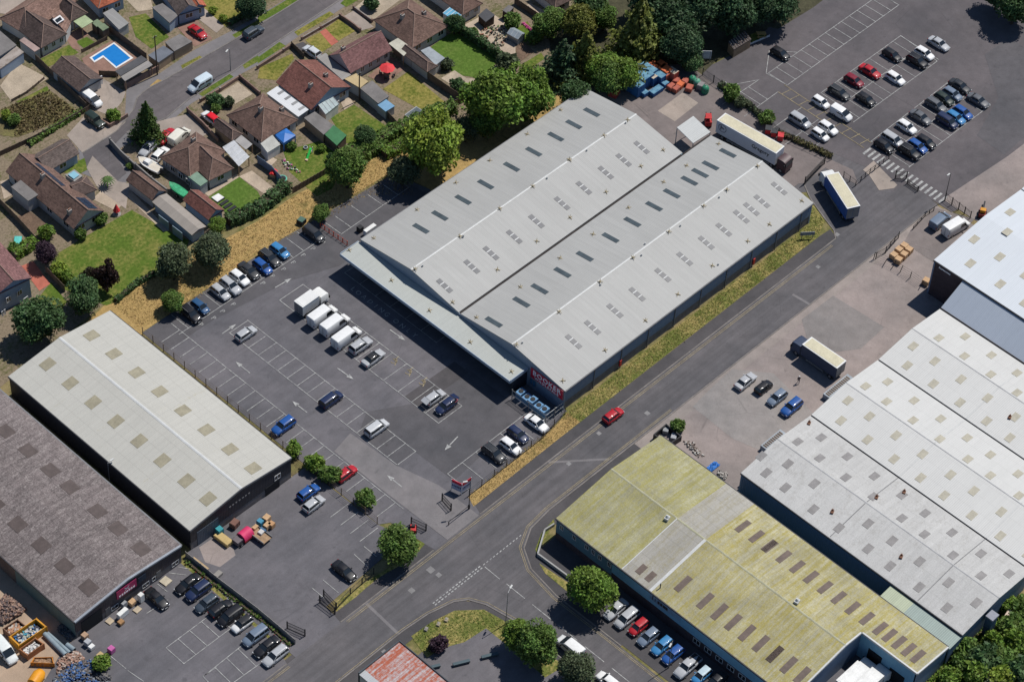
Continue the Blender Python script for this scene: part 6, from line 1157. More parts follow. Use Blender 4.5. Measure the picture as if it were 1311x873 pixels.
def van_kind(kind, L, W, H, nose, wr=.36, win=False):
    """panel van: tall box body, sloping windscreen, short bonnet"""
    w = W/2; hb = 1.12; xs = L/2; b = MB()
    st = [(-xs,.94,.42,H-.10),(-xs+.08,.98,.30,H-.02),(-xs+.6,1,.28,H),(xs-nose-1.35,1,.28,H),(xs-nose-.95,.985,.28,H-.05),(xs-nose-.02,.96,.28,hb+.10),(xs-nose*.45,.93,.30,hb-.06),(xs-.12,.86,.33,hb-.28),(xs,.66,.42,.72)]
    b.loft([ring(x, wf*w, zb, zt, .16, .04) for x, wf, zb, zt in st]); parts = [('body', b.mesh('body', PAINT, 42), (0,0,0), True)]
    g = MB(); xa, xb, za, zb = xs-nose-.92, xs-nose-.04, H-.10, hb+.14; g.add([(xa-.02,-w*.80,za),(xb,-w*.86,zb),(xb,w*.86,zb),(xa-.02,w*.80,za)], [(0,1,2,3)]); g.v = [(x+.05,y,z+.06) for x,y,z in g.v]; parts.append(('windscreen', g.mesh('windscreen', GLASS), (0,0,0), False))
    for s_ in (-1,1):
        g = MB(); yy = s_*(w+.012); q = [(xs-nose-1.95,yy,hb+.12),(xs-nose-.35,yy*.985,hb+.12),(xs-nose-.85,yy*.975,H-.32),(xs-nose-1.95,yy*.985,H-.32)]; g.add(q, [(0,1,2,3),(3,2,1,0)]); parts.append(('side_window', g.mesh('side_window', GLASS), (0,0,0), False))
        if win: g = MB(); g.add([(-xs+.35,yy,hb+.12),(xs-nose-2.15,yy,hb+.12),(xs-nose-2.15,yy*.985,H-.32),(-xs+.35,yy*.985,H-.32)], [(0,1,2,3),(3,2,1,0)]); parts.append(('side_window', g.mesh('side_window', GLASS), (0,0,0), False))
        parts.append(('wing_mirror', MB().box(-.08,-.12,-.16,.08,.12,.16).mesh('wing_mirror', BLACKP), (xs-nose-.5, s_*(w+.14), hb+.25), False)); parts.append(('headlight', MB().box(-.2,-.15,-.12,.04,.15,.1).mesh('headlight', HEADL), (xs-.12, s_*w*.70, hb-.34), False)); parts.append(('tail_light', MB().box(-.04,-.07,-.22,.06,.07,.22).mesh('tail_light', TAILL), (-xs+.02, s_*w*.88, 1.0), False))
        for x in (-xs+1.1, xs-.95): parts.append(('wheel', WH[wr], (x, s_*(w-.12), wr), False))
    if not win: parts.append(('rear_door', MB().box(-.02,-.015,.5,.0,.015,H-.25).mesh('rear_door', BLACKP), (-xs-.005,0,0), False))
    KINDS[kind] = parts
van_kind('smallvan', 4.4, 1.76, 1.82, .85, .31); van_kind('van', 5.0, 1.92, 2.05, .95); van_kind('bigvan', 5.9, 2.0, 2.5, .95); van_kind('minibus', 4.9, 1.9, 1.95, .95, .36, True)
def lorry_cab(b, x0, W, H, mi=0):     # forward-control cab in front of x0
    w = W/2; b.loft([[(x,-w*k,zb),(x,w*k,zb),(x,w*k,zt-.15),(x,w*k*.92,zt),(x,-w*k*.92,zt),(x,-w*k,zt-.15)] for x,k,zb,zt in ((x0,.98,.55,H),(x0+1.3,1,.45,H),(x0+1.75,.98,.4,H-.25),(x0+1.95,.95,.4,H-1.1),(x0+2.0,.92,.45,1.4))], mi); return b
def lorry_kind(kind, box, cabH, Lbox, Wb, Hb, z0, boxm, roofm, cabm, wheels_):
    xs = Lbox/2; parts = []; b = MB(); b.box(-xs,-Wb/2,z0,xs,Wb/2,Hb-.08); parts.append(('box_body', b.mesh('box_body', boxm), (0,0,0), False))
    r = MB(); r.box(-xs+.25,-Wb/2+.16,Hb-.08,xs-.25,Wb/2-.16,Hb); parts.append(('box_roof', r.mesh('box_roof', roofm), (0,0,0), False))
    parts.append(('roof_edge', MB().box(-xs-.03,-Wb/2-.03,Hb-.10,xs+.03,Wb/2+.03,Hb-.03).mesh('roof_edge', WHITEL), (0,0,0), False))
    parts.append(('rear_doors', MB().box(-xs-.03,-Wb/2+.08,z0+.1,-xs,-.03,Hb-.2).box(-xs-.03,.03,z0+.1,-xs,Wb/2-.08,Hb-.2).mesh('rear_doors', STEEL), (0,0,0), False))
    c = lorry_cab(MB(), xs+.35, 2.4, cabH); parts.append(('cab', c.mesh('cab', cabm, 40), (0,0,0), False))
    g = MB(); g.add([(xs+.35+1.78,-1.02,cabH-.32),(xs+.35+1.95,-1.05,cabH-1.12),(xs+.35+1.95,1.05,cabH-1.12),(xs+.35+1.78,1.02,cabH-.32)],[(0,1,2,3)]); g.v = [(x+.04,y,z+.02) for x,y,z in g.v]; parts.append(('windscreen', g.mesh('windscreen', GLASS), (0,0,0), False))
    parts.append(('chassis', MB().box(-xs+.1,-.5,.6,xs+1.8,.5,z0).mesh('chassis', DARKST), (0,0,0), False))
    for s_ in (-1,1):
        parts.append(('wing_mirror', MB().box(-.06,-.12,-.3,.06,.12,.3).mesh('wing_mirror', BLACKP), (xs+2.1, s_*1.38, cabH-.8), False)); parts.append(('side_guard', MB().box(-xs+2.6,-.03,.5,xs-1.2,.03,.85).mesh('side_guard', STEEL), (0,s_*(Wb/2-.08),0), False))
        for x in wheels_: parts.append(('wheel', WH[.48], (x, s_*1.05, .48), False))
    KINDS[kind] = parts
WHITEL = mat('lorry_white', (.62,.62,.60), .45, .06, .5); CREAMR = mat('cream_lorry_roof', (.50,.46,.33), .7, .1, .6, 4); BLUEC = mat('blue_curtain', (.03,.09,.30), .55, .12, .8, 4); NAVYC = mat('navy_curtain', (.045,.06,.10), .6, .12, .8, 4); LILAC = mat('pale_lilac_trailer', (.50,.51,.55), .5, .05, .5); BROWNC = mat('maroon_cab', (.06,.03,.035), .4)
lorry_kind('bluelorry', 0, 2.7, 9.2, 2.55, 3.75, 1.05, BLUEC, CREAMR, WHITEL, (-3.4,-2.2,5.6)); lorry_kind('navylorry', 0, 2.6, 7.6, 2.5, 3.6, 1.05, NAVYC, CREAMR, NAVYC, (-2.6,4.8)); lorry_kind('artic', 0, 2.9, 13.4, 2.6, 4.1, 1.15, LILAC, CREAMR, BROWNC, (-5.2,-4.0,-2.8,5.9,8.0)); lorry_kind('whitelorry', 0, 2.5, 5.2, 2.3, 3.3, .9, WHITEL, mat('white_lorry_roof',(.66,.66,.64),.5), WHITEL, (-1.6,3.6))
lorry_kind('lutonvan', 0, 2.3, 3.9, 2.15, 3.0, .75, WHITEL, WHITEL, WHITEL, (-1.2,2.9))
def vehicle(kind, label, cat, at, rz, col, group):
    t_ = thing({'car':'parked_car','van':'parked_van','lorry':'lorry','box van':'box_van','pickup':'pickup_truck','minibus':'minibus'}.get(cat, 'parked_car'), label, cat, (at[0],at[1],.07), rz, group)
    for nm, me, loc, painted in KINDS[kind]:
        o = ob(nm, me, t_, loc=loc)
        if painted: o.color = (*col,1)
    return t_
BLK, DGR, GRY, SIL, WHT, RED, MAR, BLU, LBL, NAV, DGN, BGR, TEAL = (.010,.010,.013), (.028,.030,.034), (.10,.105,.115), (.36,.37,.385), (.68,.68,.67), (.36,.012,.02), (.17,.009,.022), (.014,.075,.27), (.035,.18,.38), (.012,.022,.065), (.018,.03,.024), (.13,.17,.23), (.02,.07,.16)
D270, D90, D0, D180 = -math.pi/2, math.pi/2, 0.0, math.pi
G1, G2, G3, G4, G5, G6, G7, G8 = 'cars in the far car park', 'cars along the garden side of the main car park', 'vehicles in the middle of the main car park', 'cars by the main car park road fence', 'cars in the brown warehouse car park', 'cars along the blue wall', 'vehicles on the residential street and drives', 'vehicles in the concrete yard'
R1, R2, R3 = 'far car park', 'middle block of the far car park', 'lower block of the far car park'
CARS = [
 ('30',72,272,'hatch',BLK,D270,'black hatchback alone at the top left of the far car park',G1),('30',640,280,'hatch',BLK,D270,'black hatchback in the top row, middle block of the far car park',G1),('30',805,272,'hatch',WHT,D270,'white hatchback between a black SUV and silver saloon, far car park',G1),('30',768,312,'suv',BLK,D270,'black SUV beside the white hatchback at the right of the middle block',G1),
 ('30',878,222,'saloon',SIL,D270,'silver saloon furthest to the upper right in the far car park',G1),('30',528,362,'saloon',RED,D270,'bright red car in the middle block of the far car park',G1),('30',447,410,'hatch',MAR,D270,'dark crimson hatchback next to the bright red car',G1),('30',657,398,'hatch',WHT,D270,'white hatchback facing the lower edge of the middle block',G1),
 ('30',372,470,'estate',DGR,D270,'dark grey estate left of the crimson hatchback',G1),('30',507,505,'hatch',BLK,D270,'black hatchback in the lower row of the middle block',G1),('30',278,520,'city',WHT,D270,'small white hatchback above the white van by the yellow walkway',G1),('30',382,580,'smallvan',WHT,D270,'white small van at the lower left of the middle block',G1,'van'),
 ('30',172,613,'mpv',SIL,D270,'silver people carrier left of the yellow hatched walkway',G1),('30',315,650,'hatch',WHT,D270,'white hatchback behind a smaller white car by the walkway',G1),('30',275,685,'city',WHT,D270,'small white car at the lower left by the service yard hedge',G1),('30',985,437,'saloon',DGR,D270,'dark grey saloon at the top of the lower block',G1),
 ('30',947,478,'hatch',BGR,D270,'blue-grey hatchback second from the top of the lower block',G1),('30',905,502,'hatch',DGN,D270,'dark green hatchback between two grey cars, lower block',G1),('30',865,534,'estate',GRY,D270,'mid grey estate fourth in the upper row of the lower block',G1),('30',1078,510,'saloon',GRY,D270,'grey saloon at the right end of the lower block',G1),
 ('30',1000,572,'hatch',BLU,D270,'blue hatchback at the right in the lower row of the lower block',G1),('30',963,598,'hatch',LBL,D270,'light blue car between a blue hatchback and a dark people carrier',G1),('30',920,617,'mpv',NAV,D270,'navy people carrier beside the light blue car',G1),('30',785,595,'saloon',GRY,D270,'grey saloon with an empty bay either side, upper row of the lower block',G1),
 ('30',715,645,'hatch',WHT,D270,'white hatchback with dark glass near the middle of the lower block',G1),('30',642,710,'mpv',SIL,D270,'silver people carrier beside a black car near the zebra crossing',G1),('30',600,742,'hatch',BLK,D270,'black car nearest the zebra crossing in the upper row',G1),('30',770,744,'hatch',BLU,D270,'vivid blue car between two black cars near the zebra crossing',G1),('30',812,722,'hatch',BLK,D270,'black hatchback right of the vivid blue car',G1),('30',730,774,'suv',BLK,D270,'black SUV left of the vivid blue car',G1),
 ('01',1018,765,'city',TEAL,D270,'blue hatchback second from the pale warehouse end of the garden row',G2),('01',970,803,'suv',BLK,D270,'black SUV at the pale warehouse end of the garden row',G2),('01',1120,690,'hatch',SIL,D270,'silver hatchback third from the left in the garden row',G2),('01',1172,660,'suv',SIL,D270,'light silver SUV between a silver and a white hatchback',G2),('01',1218,617,'hatch',WHT,D270,'white hatchback in the garden row',G2),('01',1265,580,'saloon',DGR,D270,'dark grey saloon beside the white hatchback in the garden row',G2),
 ('11',25,560,'hatch',BLU,D270,'deep blue hatchback left of the black estate in the garden row',G2),('11',60,515,'estate',DGR,D270,'dark estate between two blue cars in the garden row',G2),('11',112,480,'hatch',LBL,D270,'bright blue hatchback at the right end of the garden row group',G2),('11',285,395,'mpv',DGR,D270,'dark people carrier beside the red barrier',G2),
 ('02',1250,27,'hatch',SIL,D0,'small silver hatchback alone at the top of the middle bays',G3),('12',523,88,'suv',SIL,D0,'silver SUV next to the row of white vans',G3),('12',587,150,'saloon',SIL,D0,'silver car with black roof next to the silver SUV',G3),('12',373,362,'mpv',NAV,D0,'dark navy people carrier alone in the centre bays',G3),('12',130,497,'suv',BLU,D180,'blue SUV by the fence of the pale warehouse',G3),('12',605,507,'mpv',(.45,.46,.47),D0,'silver people carrier alone in the lower centre bays',G3),
 ('12',900,350,'hatch',SIL,D0,'silver hatchback beside the blue car with its boot open',G3),('12',955,395,'hatch',NAV,D180,'blue hatchback with open boot and a shopper behind it',G3),('12',450,737,'hatch',RED,D0,'red hatchback by the shrubs in the fence bays',G3),('12',258,832,'hatch',BLU,D0,'blue hatchback by the pale warehouse corner',G3),('m',1165,195,'hatch',SIL,D0,'silver hatchback right behind the blue one by the pale warehouse corner',G3),
 ('k',605,135,'suv',DGR,D270,'dark SUV at the left of the cars by the road fence',G4),('k',745,70,'hatch',WHT,D270,'white hatchback second along the road fence',G4),('s',185,840,'hatch',NAV,D270,'dark blue-black car third along the road fence',G4),('s',375,725,'saloon',WHT,D270,'white saloon beside the plant enclosure',G4),
 ('22',497,442,'hatch',RED,D0,'bright red hatchback driving along the main road','cars on the roads'),
 ('22',1170,268,'saloon',SIL,D0,'silver saloon at the left of the cars in the concrete yard',G8),('22',1262,298,'city',BLK,D0,'small black car second in the concrete yard row',G8),('32',55,352,'hatch',BGR,D180,'blue-grey hatchback third in the concrete yard row',G8),('32',128,402,'suv',BLU,D180,'bright blue SUV at the right of the concrete yard row',G8),
 ('p',460,490,'minibus',BGR,D0,'slate blue people carrier by the gate beside the white van',G8,'van'),('p',620,560,'bigvan',WHT,-.12,'white high-roof van beside the tall unit roof edge',G8,'van'),
 ('03',797,447,'saloon',BLK,D270,'black car parked close to the brown warehouse front',G5),('03',955,372,'saloon',BLK,D180,'black saloon first in the fence row of the brown warehouse car park',G5),('03',1007,410,'suv',NAV,D180,'navy SUV second in the fence row',G5),('03',1050,472,'hatch',(.04,.055,.075),D180,'dark blue-grey hatchback third in the fence row',G5),('03',1122,497,'hatch',BLK,D0,'black hatchback fourth in the fence row',G5),('03',1170,537,'mpv',BLK,D180,'black people carrier fifth in the fence row',G5),('03',1230,577,'city',WHT,D180,'white car with dark sunroof in the fence row',G5),('03',1298,637,'mpv',BGR,D180,'silver-blue people carrier second before the road in the fence row',G5),('13',45,692,'saloon',BLK,D180,'black saloon between two silver cars in the fence row',G5),('13',90,737,'estate',SIL,D180,'silver estate nearest the road in the fence row',G5),
 ('13',440,307,'saloon',BLK,D270,'black saloon alone in the pale warehouse car park',G3),
 ('23',510,502,'saloon',SIL,D180,'silver saloon half under the bright green street tree',G6),('23',565,547,'mpv',SIL,D180,'silver people carrier with glass roof beside the blue wall',G6),('23',625,592,'city',RED,D180,'small red car in the row along the blue wall',G6),('23',675,642,'hatch',BGR,D180,'blue-grey hatchback beside the small red car',G6),('23',745,687,'hatch',LBL,D180,'light blue hatchback in the row along the blue wall',G6),('23',800,732,'hatch',BLU,D180,'deep blue hatchback behind the street lamp',G6),('23',875,792,'pickup',SIL,D180,'silver pickup truck in the row along the blue wall',G6,'pickup'),('23',945,838,'city',LBL,D180,'blue car with pale roof panel near the bottom of the blue wall row',G6),('23',1020,868,'hatch',BLK,D180,'dark car at the bottom edge of the blue wall row',G6),
 ('23',278,690,'minibus',WHT,D90,'white van on the side road behind the olive tree','cars on the roads','van'),('23',470,865,'hatch',WHT,D90,'white car on the side road cut by the bottom edge','cars on the roads'),
 ('00',1005,162,'coupe',RED,D270,'red car on the brick drive above the street',G7),('00',1288,165,'suv',(.05,.065,.085),D0,'dark slate SUV parked on the residential street',G7),('00',1015,425,'minibus',(.50,.58,.63),D180,'pale blue van parked beside the grass strip on the street',G7,'van'),('00',470,508,'smallvan',WHT,D270,'white van on the drive in front of the pitched garage',G7,'van'),('00',483,615,'jeep',DGN,D270,'dark green off-road car on the gravel drive',G7),('00',845,690,'saloon',RED,.25,'red car under the tall conifer',G7),
 ('00',912,690,'van',(.62,.60,.52),.2,'cream van beside the red car on the bungalow drive',G7,'van'),('00',755,750,'estate',SIL,3.4,'silver estate behind the boat under the conifer',G7),('00',815,782,'hatch',WHT,.2,'white hatchback between the boat and the silver estate',G7),('00',1070,597,'hatch',WHT,D90,'white car with bright red roof on the bungalow drive',G7),('10',275,262,'hatch',(.48,.50,.52),D90,'silver hatchback on the drive in front of the grey carport',G7)]
for c in CARS:
    tl, x, y, kind, col, rz, lb, grp = c[:8]; cat = c[8] if len(c) > 8 else 'car'; hz = .75 if kind not in ('van','bigvan','minibus') else 1.0
    pos = T(tl,x,y,hz) if len(tl) == 2 else Z(tl,x,y,hz)
    v = vehicle(kind, lb, cat, pos, rz+random.uniform(-.025,.025), col, grp)
    for ch in v.children:
        if ch.name.startswith('roof') and not ch.name.startswith('roof_'):
            if 'bright red roof' in lb: ch.color = (.6,.01,.02,1)
            if 'black roof' in lb or 'dark sunroof' in lb: ch.color = (.02,.02,.022,1)
            if 'pale roof panel' in lb: ch.color = (.4,.5,.55,1)
    if 'boot open' in lb or 'open boot' in lb:
        o = MB().box(-.05,-.7,-.04,.9,.7,.04).build('boot_lid', PAINT, v, loc=(-1.75,0,1.5)); o.rotation_euler = (0,.35,math.pi); o.color = (*col,1)
for tl, x, y, kind, lb in (('11',258,752,'lutonvan','white box van at the upper end of the van row'),('11',330,803,'bigvan','white van next to the box van in the middle car park'),('11',394,848,'bigvan','third white van in the van row'),('12',452,40,'bigvan','white van at the lower end of the van row')):
    p = T(tl,x,y,1.3); vehicle(kind, lb, 'box van' if kind == 'lutonvan' else 'van', (p[0]-(.4 if kind == 'lutonvan' else 0),p[1]), 0.02, (.66,.66,.65), 'white vans in the middle of the main car park')
# lorries
bl = vehicle('bluelorry', 'blue curtain-sided lorry with cream roof turning beside the warehouse corner', 'lorry', (67.1,-17.8), math.radians(64), WHT, 'lorries')
p = T('32',295,125,3.6); vehicle('navylorry', 'navy lorry with cream roof backed up in the concrete yard', 'lorry', p, math.radians(90), WHT, 'lorries')
a, c = Z('e',290,170,4.1), Z('e',840,480,4.1); ang = math.atan2(c[1]-a[1], c[0]-a[0]); ar = vehicle('artic', 'long articulated lorry with pale lilac trailer and maroon cab behind the warehouse', 'lorry', ((a[0]+c[0])/2,(a[1]+c[1])/2), ang, WHT, 'lorries')
bd = [o for o in ar.children if o.name.startswith('box_body')][0]
for side in (-1,):
    mx = Matrix.Translation((3.3,side*1.315,2.75)) @ Matrix.Rotation(math.pi/2,4,'X')
    me = text_mesh('Gregory', 1.15, .006, .02); me.materials.clear(); me.materials.append(BLACKP); me.transform(mx); ob('lettering', me, bd, loc=(0,0,0))
    b = MB(); cx, cz = -5.3, 2.85
    for k in range(20): a0, a1 = k*math.pi/10, (k+1)*math.pi/10; b.add([(cx+r_*math.cos(t_),-1.312,cz+r_*math.sin(t_)) for r_, t_ in ((.78,a0),(.92,a0),(.92,a1),(.78,a1))],[(0,1,2,3),(3,2,1,0)])
    b.add([(cx-.45,-1.312,cz-.5),(cx-.2,-1.312,cz-.5),(cx-.2,-1.312,cz+.55),(cx-.45,-1.312,cz+.55)],[(0,1,2,3)]); b.add([(cx-.2,-1.312,cz+.3),(cx+.4,-1.312,cz+.1),(cx+.4,-1.312,cz-.2),(cx-.2,-1.312,cz-.05)],[(0,1,2,3)]); b.build('round_logo', mat('logo_grey',(.10,.10,.13),.6), bd, loc=(0,0,0))
for x, y, lb in ((440,835,'white lorry in the loading bay of the L-shaped end'),(515,868,'second white lorry in the loading bay, cut by the bottom edge')):
    p = T('33',x,y,3.3); vehicle('whitelorry', lb, 'lorry', p, 0.0, WHT, 'lorries')
p = Z('y',50,560,1.0); vehicle('van', 'white van with lime green roof panel at the left edge of the scrap yard', 'van', p, D270-.1, (.62,.64,.62), 'scrap yard vehicles')
p = P(-6,812,2.0); 
# forklift, tractor with pink cover, flatbed with crates
def forklift(label, at, rz, s=1.0):
    t_ = thing('forklift', label, 'forklift', (*at,.03), rz); t_.scale = (s,s,s)
    b = MB(); b.box(-1.3,-.6,.35,.5,.6,1.15); b.box(-1.35,-.62,.4,-.7,.62,1.4); b.build('body', REDP, t_, loc=(0,0,0)); b = MB()
    for x, y in ((-1.0,-.5),(-1.0,.5),(.35,-.5),(.35,.5)): b.cyl((x,y,1.1),(x*.95,y,2.1),.04,.04,5)
    b.box(-1.05,-.55,2.05,.4,.55,2.12); b.build('roll_cage', REDP, t_, loc=(0,0,0)); MB().box(.55,-.5,.1,.68,-.38,2.2).box(.55,.38,.1,.68,.5,2.2).box(.55,-.5,1.2,.66,.5,1.3).build('mast', DARKST, t_, loc=(0,0,0))
    for y in (-.3,.3): MB().box(.68,y-.06,.08,1.7,y+.06,.13).build('fork', DARKST, t_, loc=(0,0,0))
    MB().box(-.55,-.25,1.15,-.2,.25,1.55).build('seat', BLACKP, t_, loc=(0,0,0))
    for x in (-.95,.35):
        for y in (-.55,.55): ob('wheel', WH[.31], t_, loc=(x,y,.31))
forklift('red forklift facing away behind the dock canopy', Z('e',130,190,.8), math.radians(45))
pf = [Z('m',370,560,.7), Z('m',470,500,1.0), Z('m',620,490,1.0), Z('m',700,400,1.0)]
t_ = thing('towed_cabin', 'small red machine with bright pink rounded cover beside the pallets', 'machine', (*pf[1],.03), .05); b = MB(); rr2 = []
for k in range(9):
    a = math.pi*k/8; rr2.append((1.0*math.cos(a), .75+.95*math.sin(a)))
b.loft([[(x,y,z) for y,z in rr2] for x in (-1.0,-.3,.4,1.0)]); b.build('pink_cover', mat('pink_cover',(.55,.035,.12),.6), t_, smooth=50, loc=(0,0,0)); MB().box(-1.05,-1.0,.35,1.05,1.0,.76).build('chassis', REDP, t_, loc=(0,0,0)); MB().box(-2.3,-.65,.35,-1.1,.65,1.15).build('engine_box', mat('engine_grey',(.13,.11,.12),.6), t_, loc=(0,0,0))
for x in (-1.7,.5):
    for y in (-.85,.85): ob('wheel', WH[.36], t_, loc=(x,y,.36))
t_ = thing('flatbed_trailer', 'flat trailer loaded with boxes next to the pink-covered machine', 'trailer', (*Z('m',610,500,.9),.03), math.radians(93)); MB().box(-1.9,-.95,.6,1.9,.95,.75).build('deck', WOOD, t_, loc=(0,0,0)); MB().box(-1.9,-.97,.75,1.9,-.9,1.0).box(-1.9,.9,.75,1.9,.97,1.0).build('side_rail', STEEL, t_, loc=(0,0,0))
for x in (-.5,.5):
    for y in (-.8,.8): ob('wheel', WH[.31], t_, loc=(x,y,.31))
# ================================================================== fences, gates, walls
RUSTW = mat('rusty_wire', (.12,.085,.06), .8); BLKP = mat('black_steel', (.018,.018,.02), .5); BRICKWALL = m_brick('garden_brick', (.17,.10,.08), (.22,.14,.11), (.24,.21,.19)); RENDW = mat('grey_rendered_wall', (.20,.19,.18), .9, .15, .6); CONCP = mat('concrete_fence_panel', (.30,.28,.26), .9, .15, .6)
def along(pts, step):
    out = []
    for p, q in zip(pts[:-1], pts[1:]):
        L = math.hypot(q[0]-p[0],q[1]-p[1]); n = max(1, round(L/step)); a = math.atan2(q[1]-p[1],q[0]-p[0])
        for k in range(n): out.append(((p[0]+(q[0]-p[0])*k/n, p[1]+(q[1]-p[1])*k/n), (p[0]+(q[0]-p[0])*(k+1)/n, p[1]+(q[1]-p[1])*(k+1)/n), a, L/n))
    return out
def fence(label, pts, kind='boards', h=1.7, m=None, step=1.85, lean=0.0, name=None, cat=None, group=None):
    mid = pts[len(pts)//2]; names = dict(boards='timber_fence', wire='wire_fence', pale='palisade_fence', wall='garden_wall', panel='concrete_fence', rail='railing')
    t_ = thing(name or names[kind], label, cat or ('wall' if kind == 'wall' else 'fence'), (*mid,0), world=True, group=group or ('garden walls' if kind == 'wall' else 'fences')); rd = random.Random(hash(label) % 999)
    sg = along(pts, step); m = m or dict(boards=FENCEW, wire=RUSTW, pale=DARKST, wall=BRICKWALL, panel=CONCP, rail=STEEL)[kind]
    for i, (p, q, a, L) in enumerate(sg):
        cx, cy_ = (p[0]+q[0])/2, (p[1]+q[1])/2
        if kind in ('boards','panel'): MB().obox(cx,cy_,.05,h-rd.uniform(0,.08),L-.1,.05,a).build('panel', m, t_)
        elif kind == 'wall': MB().obox(cx,cy_,0,h,L+.0,.23,a).build('wall_section', m, t_); 
        elif kind in ('wire','pale','rail'):
            b = MB()
            for z in ((.3,.8,1.3,h-.05) if kind == 'wire' else (.35,h-.25) if kind == 'pale' else (.1,h)): b.cyl((*p,z),(*q,z),.022 if kind == 'wire' else .03,None,4)
            if kind != 'wire':
                n = max(2,int(L/.28))
                for k in range(n): f = (k+.5)/n; b.cyl((p[0]+(q[0]-p[0])*f,p[1]+(q[1]-p[1])*f,.08),(p[0]+(q[0]-p[0])*f,p[1]+(q[1]-p[1])*f,h),.028,None,4)
            o = b.build('bars', m, t_); o['kind'] = 'stuff'
    for i, p in enumerate([s[0] for s in sg]+[sg[-1][1]]):
        if kind == 'wall':
            if i % 3 == 0: MB().obox(p[0],p[1],0,h+.14,.36,.36,sg[0][2]).build('pier', m, t_)
        elif kind == 'wire': MB().cyl((p[0],p[1],0),(p[0]+rd.uniform(-lean,lean),p[1]+rd.uniform(-lean,lean),h),.075,None,5).build('post', m, t_)
        else: MB().obox(p[0],p[1],0,h+.05,.11,.11,sg[0][2]).build('post', m if kind != 'panel' else CONC, t_)
fence('rusty wire fence between the main car park and pale warehouse', [(-44.35,44.2),(-44.35,12),(-44.3,-12.8)], 'wire', 1.9, step=2.7); fence('wire fence between the main car park and the main road verge', [(-29.6,-18.9),(-12,-18.7),(-5.6,-17.6)], 'wire', 1.8, BLKP, 2.9)
fence('concrete panel fence of the brown warehouse car park', TL('03',[(945,235),(1100,360),(1310,520)])+TL('13',[(60,570),(190,680)]), 'panel', 1.3, step=1.9); fence('dark palisade fence along the verge of the pale warehouse car park', TL('13',[(400,505),(470,430),(590,325)]), 'pale', 1.7, step=2.4); fence('palisade fence between the service yard and the far car park', TL('20',[(950,385),(1060,460),(1250,605)])+TL('30',[(60,690),(200,755),(330,815)]), 'pale', 1.9, step=2.5)
fence('dark wire fence round the pedestrian island by the zebra crossing', ZL('z',[(0,420),(110,500),(240,390),(370,290),(420,250)]), 'wire', 1.5, BLKP, 1.6, .15); fence('leaning wire fence posts in the concrete yard', TL('31',[(545,525),(600,545),(680,590),(730,620),(785,660)]), 'wire', 1.9, BLKP, 2.2, .6)
fence('mesh fence section beside the wooden crates', TL('31',[(555,525),(605,495),(670,420)]), 'pale', 1.8, BLKP, 1.8); fence('railing by the slate people carrier', TL('31',[(745,375),(805,310),(850,280)]), 'rail', 1.0, BLKP, 1.6); fence('tall mesh fence beside the gate of the concrete yard', ZL('p',[(505,290),(640,390),(760,480)]), 'pale', 1.9, BLKP, 1.9)
fence('orange-red tubular barrier at the end of the garden row', TL('11',[(318,360),(385,408),(455,455)]), 'rail', 1.1, mat('orange_red_paint',(.50,.075,.035),.6), 1.3, name='barrier', cat='barrier'); fence('weathered picket fence at the end of the swing garden', ZL('h',[(690,640),(830,560),(950,490),(1050,430)]), 'boards', 1.5, step=.8)
BF = [('boards','fence from the hipped bungalow down to the planted bed','00',[(115,255),(200,325),(330,450),(440,555)],1.6),('boards','fence below the planted bed','00',[(0,795),(150,725),(300,650),(455,560)],1.2),('boards','low timber rail beside the gravel garden','00',[(60,520),(140,475),(225,405)],.7),('boards','fence behind the swimming pool','00',[(545,155),(640,225),(745,305)],1.7),('boards','low brown screen above the pool terrace','00',[(415,272),(545,205)],1.0),('boards','dark fence behind the pool pavilion','00',[(505,385),(600,390)],1.3),
 ('wall','brick wall in front of the pool pavilion','00',[(640,455),(720,410),(805,365)],1.5),('wall','brown wall under the grey felt-roofed shed','00',[(805,350),(890,300),(978,250)],1.8),('wall','brick planter wall at the street bend','00',[(500,615),(560,650),(650,595)],.9),('wall','driveway wall beside the red-topped car','00',[(955,572),(1030,640),(1110,725)],1.1),('wall','front wall of the two-chimney bungalow','00',[(1020,520),(1120,465),(1220,400)],.8),('wall','side wall of the gravel front garden','00',[(1222,402),(1280,450),(1320,485)],.9),
 ('wall','pale wall curving round the conifer lawn','00',[(562,735),(620,800),(690,865)],1.5),('wall','pale driveway wall below the conifer','01',[(690,65),(770,135),(850,195)],1.4),('wall','front wall of the parched lawn','10',[(0,352),(90,295),(172,240)],.8),('boards','fence beside the dark drive','10',[(172,240),(235,300)],1.4),('wall','white-capped front wall of the plum house','10',[(225,205),(320,150),(418,92)],.7),('wall','side wall of the plum house drive','10',[(420,92),(470,125),(520,165)],.9),('wall','wall of the round topiary garden','10',[(488,48),(580,115)],.7),
 ('boards','tall dark fence between the plum house and the large lawn garden','10',[(690,275),(780,345),(900,430),(1040,525)],1.9),('boards','fence behind the flat garages','10',[(560,500),(640,580),(710,655)],1.7),('boards','fence at the bottom of the parched garden','10',[(740,650),(860,598),(960,560),(1045,520)],1.5),('boards','fence between the green shed and the swing garden','10',[(330,715),(430,795)],1.7),('boards','fence along the cluttered patio','10',[(1035,165),(1150,245),(1250,320)],1.4),
 ('boards','garden fence left of the L-shaped bungalow','01',[(0,245),(90,335),(185,440)],1.6),('boards','fence beside the purple-leaved tree','01',[(235,590),(330,690)],1.6),('boards','low fence at the end of the big lawn','01',[(585,740),(680,665),(780,605)],.9),('boards','blue-grey fence between the bright lawn and the toy garden','11',[(0,35),(70,85),(120,140)],1.8),('boards','fence along the tan patio','6',[(750,30),(900,130),(1060,245)],1.6),('boards','white low fence round the picnic lawn','g',[(1075,105),(1220,45)],.5)]
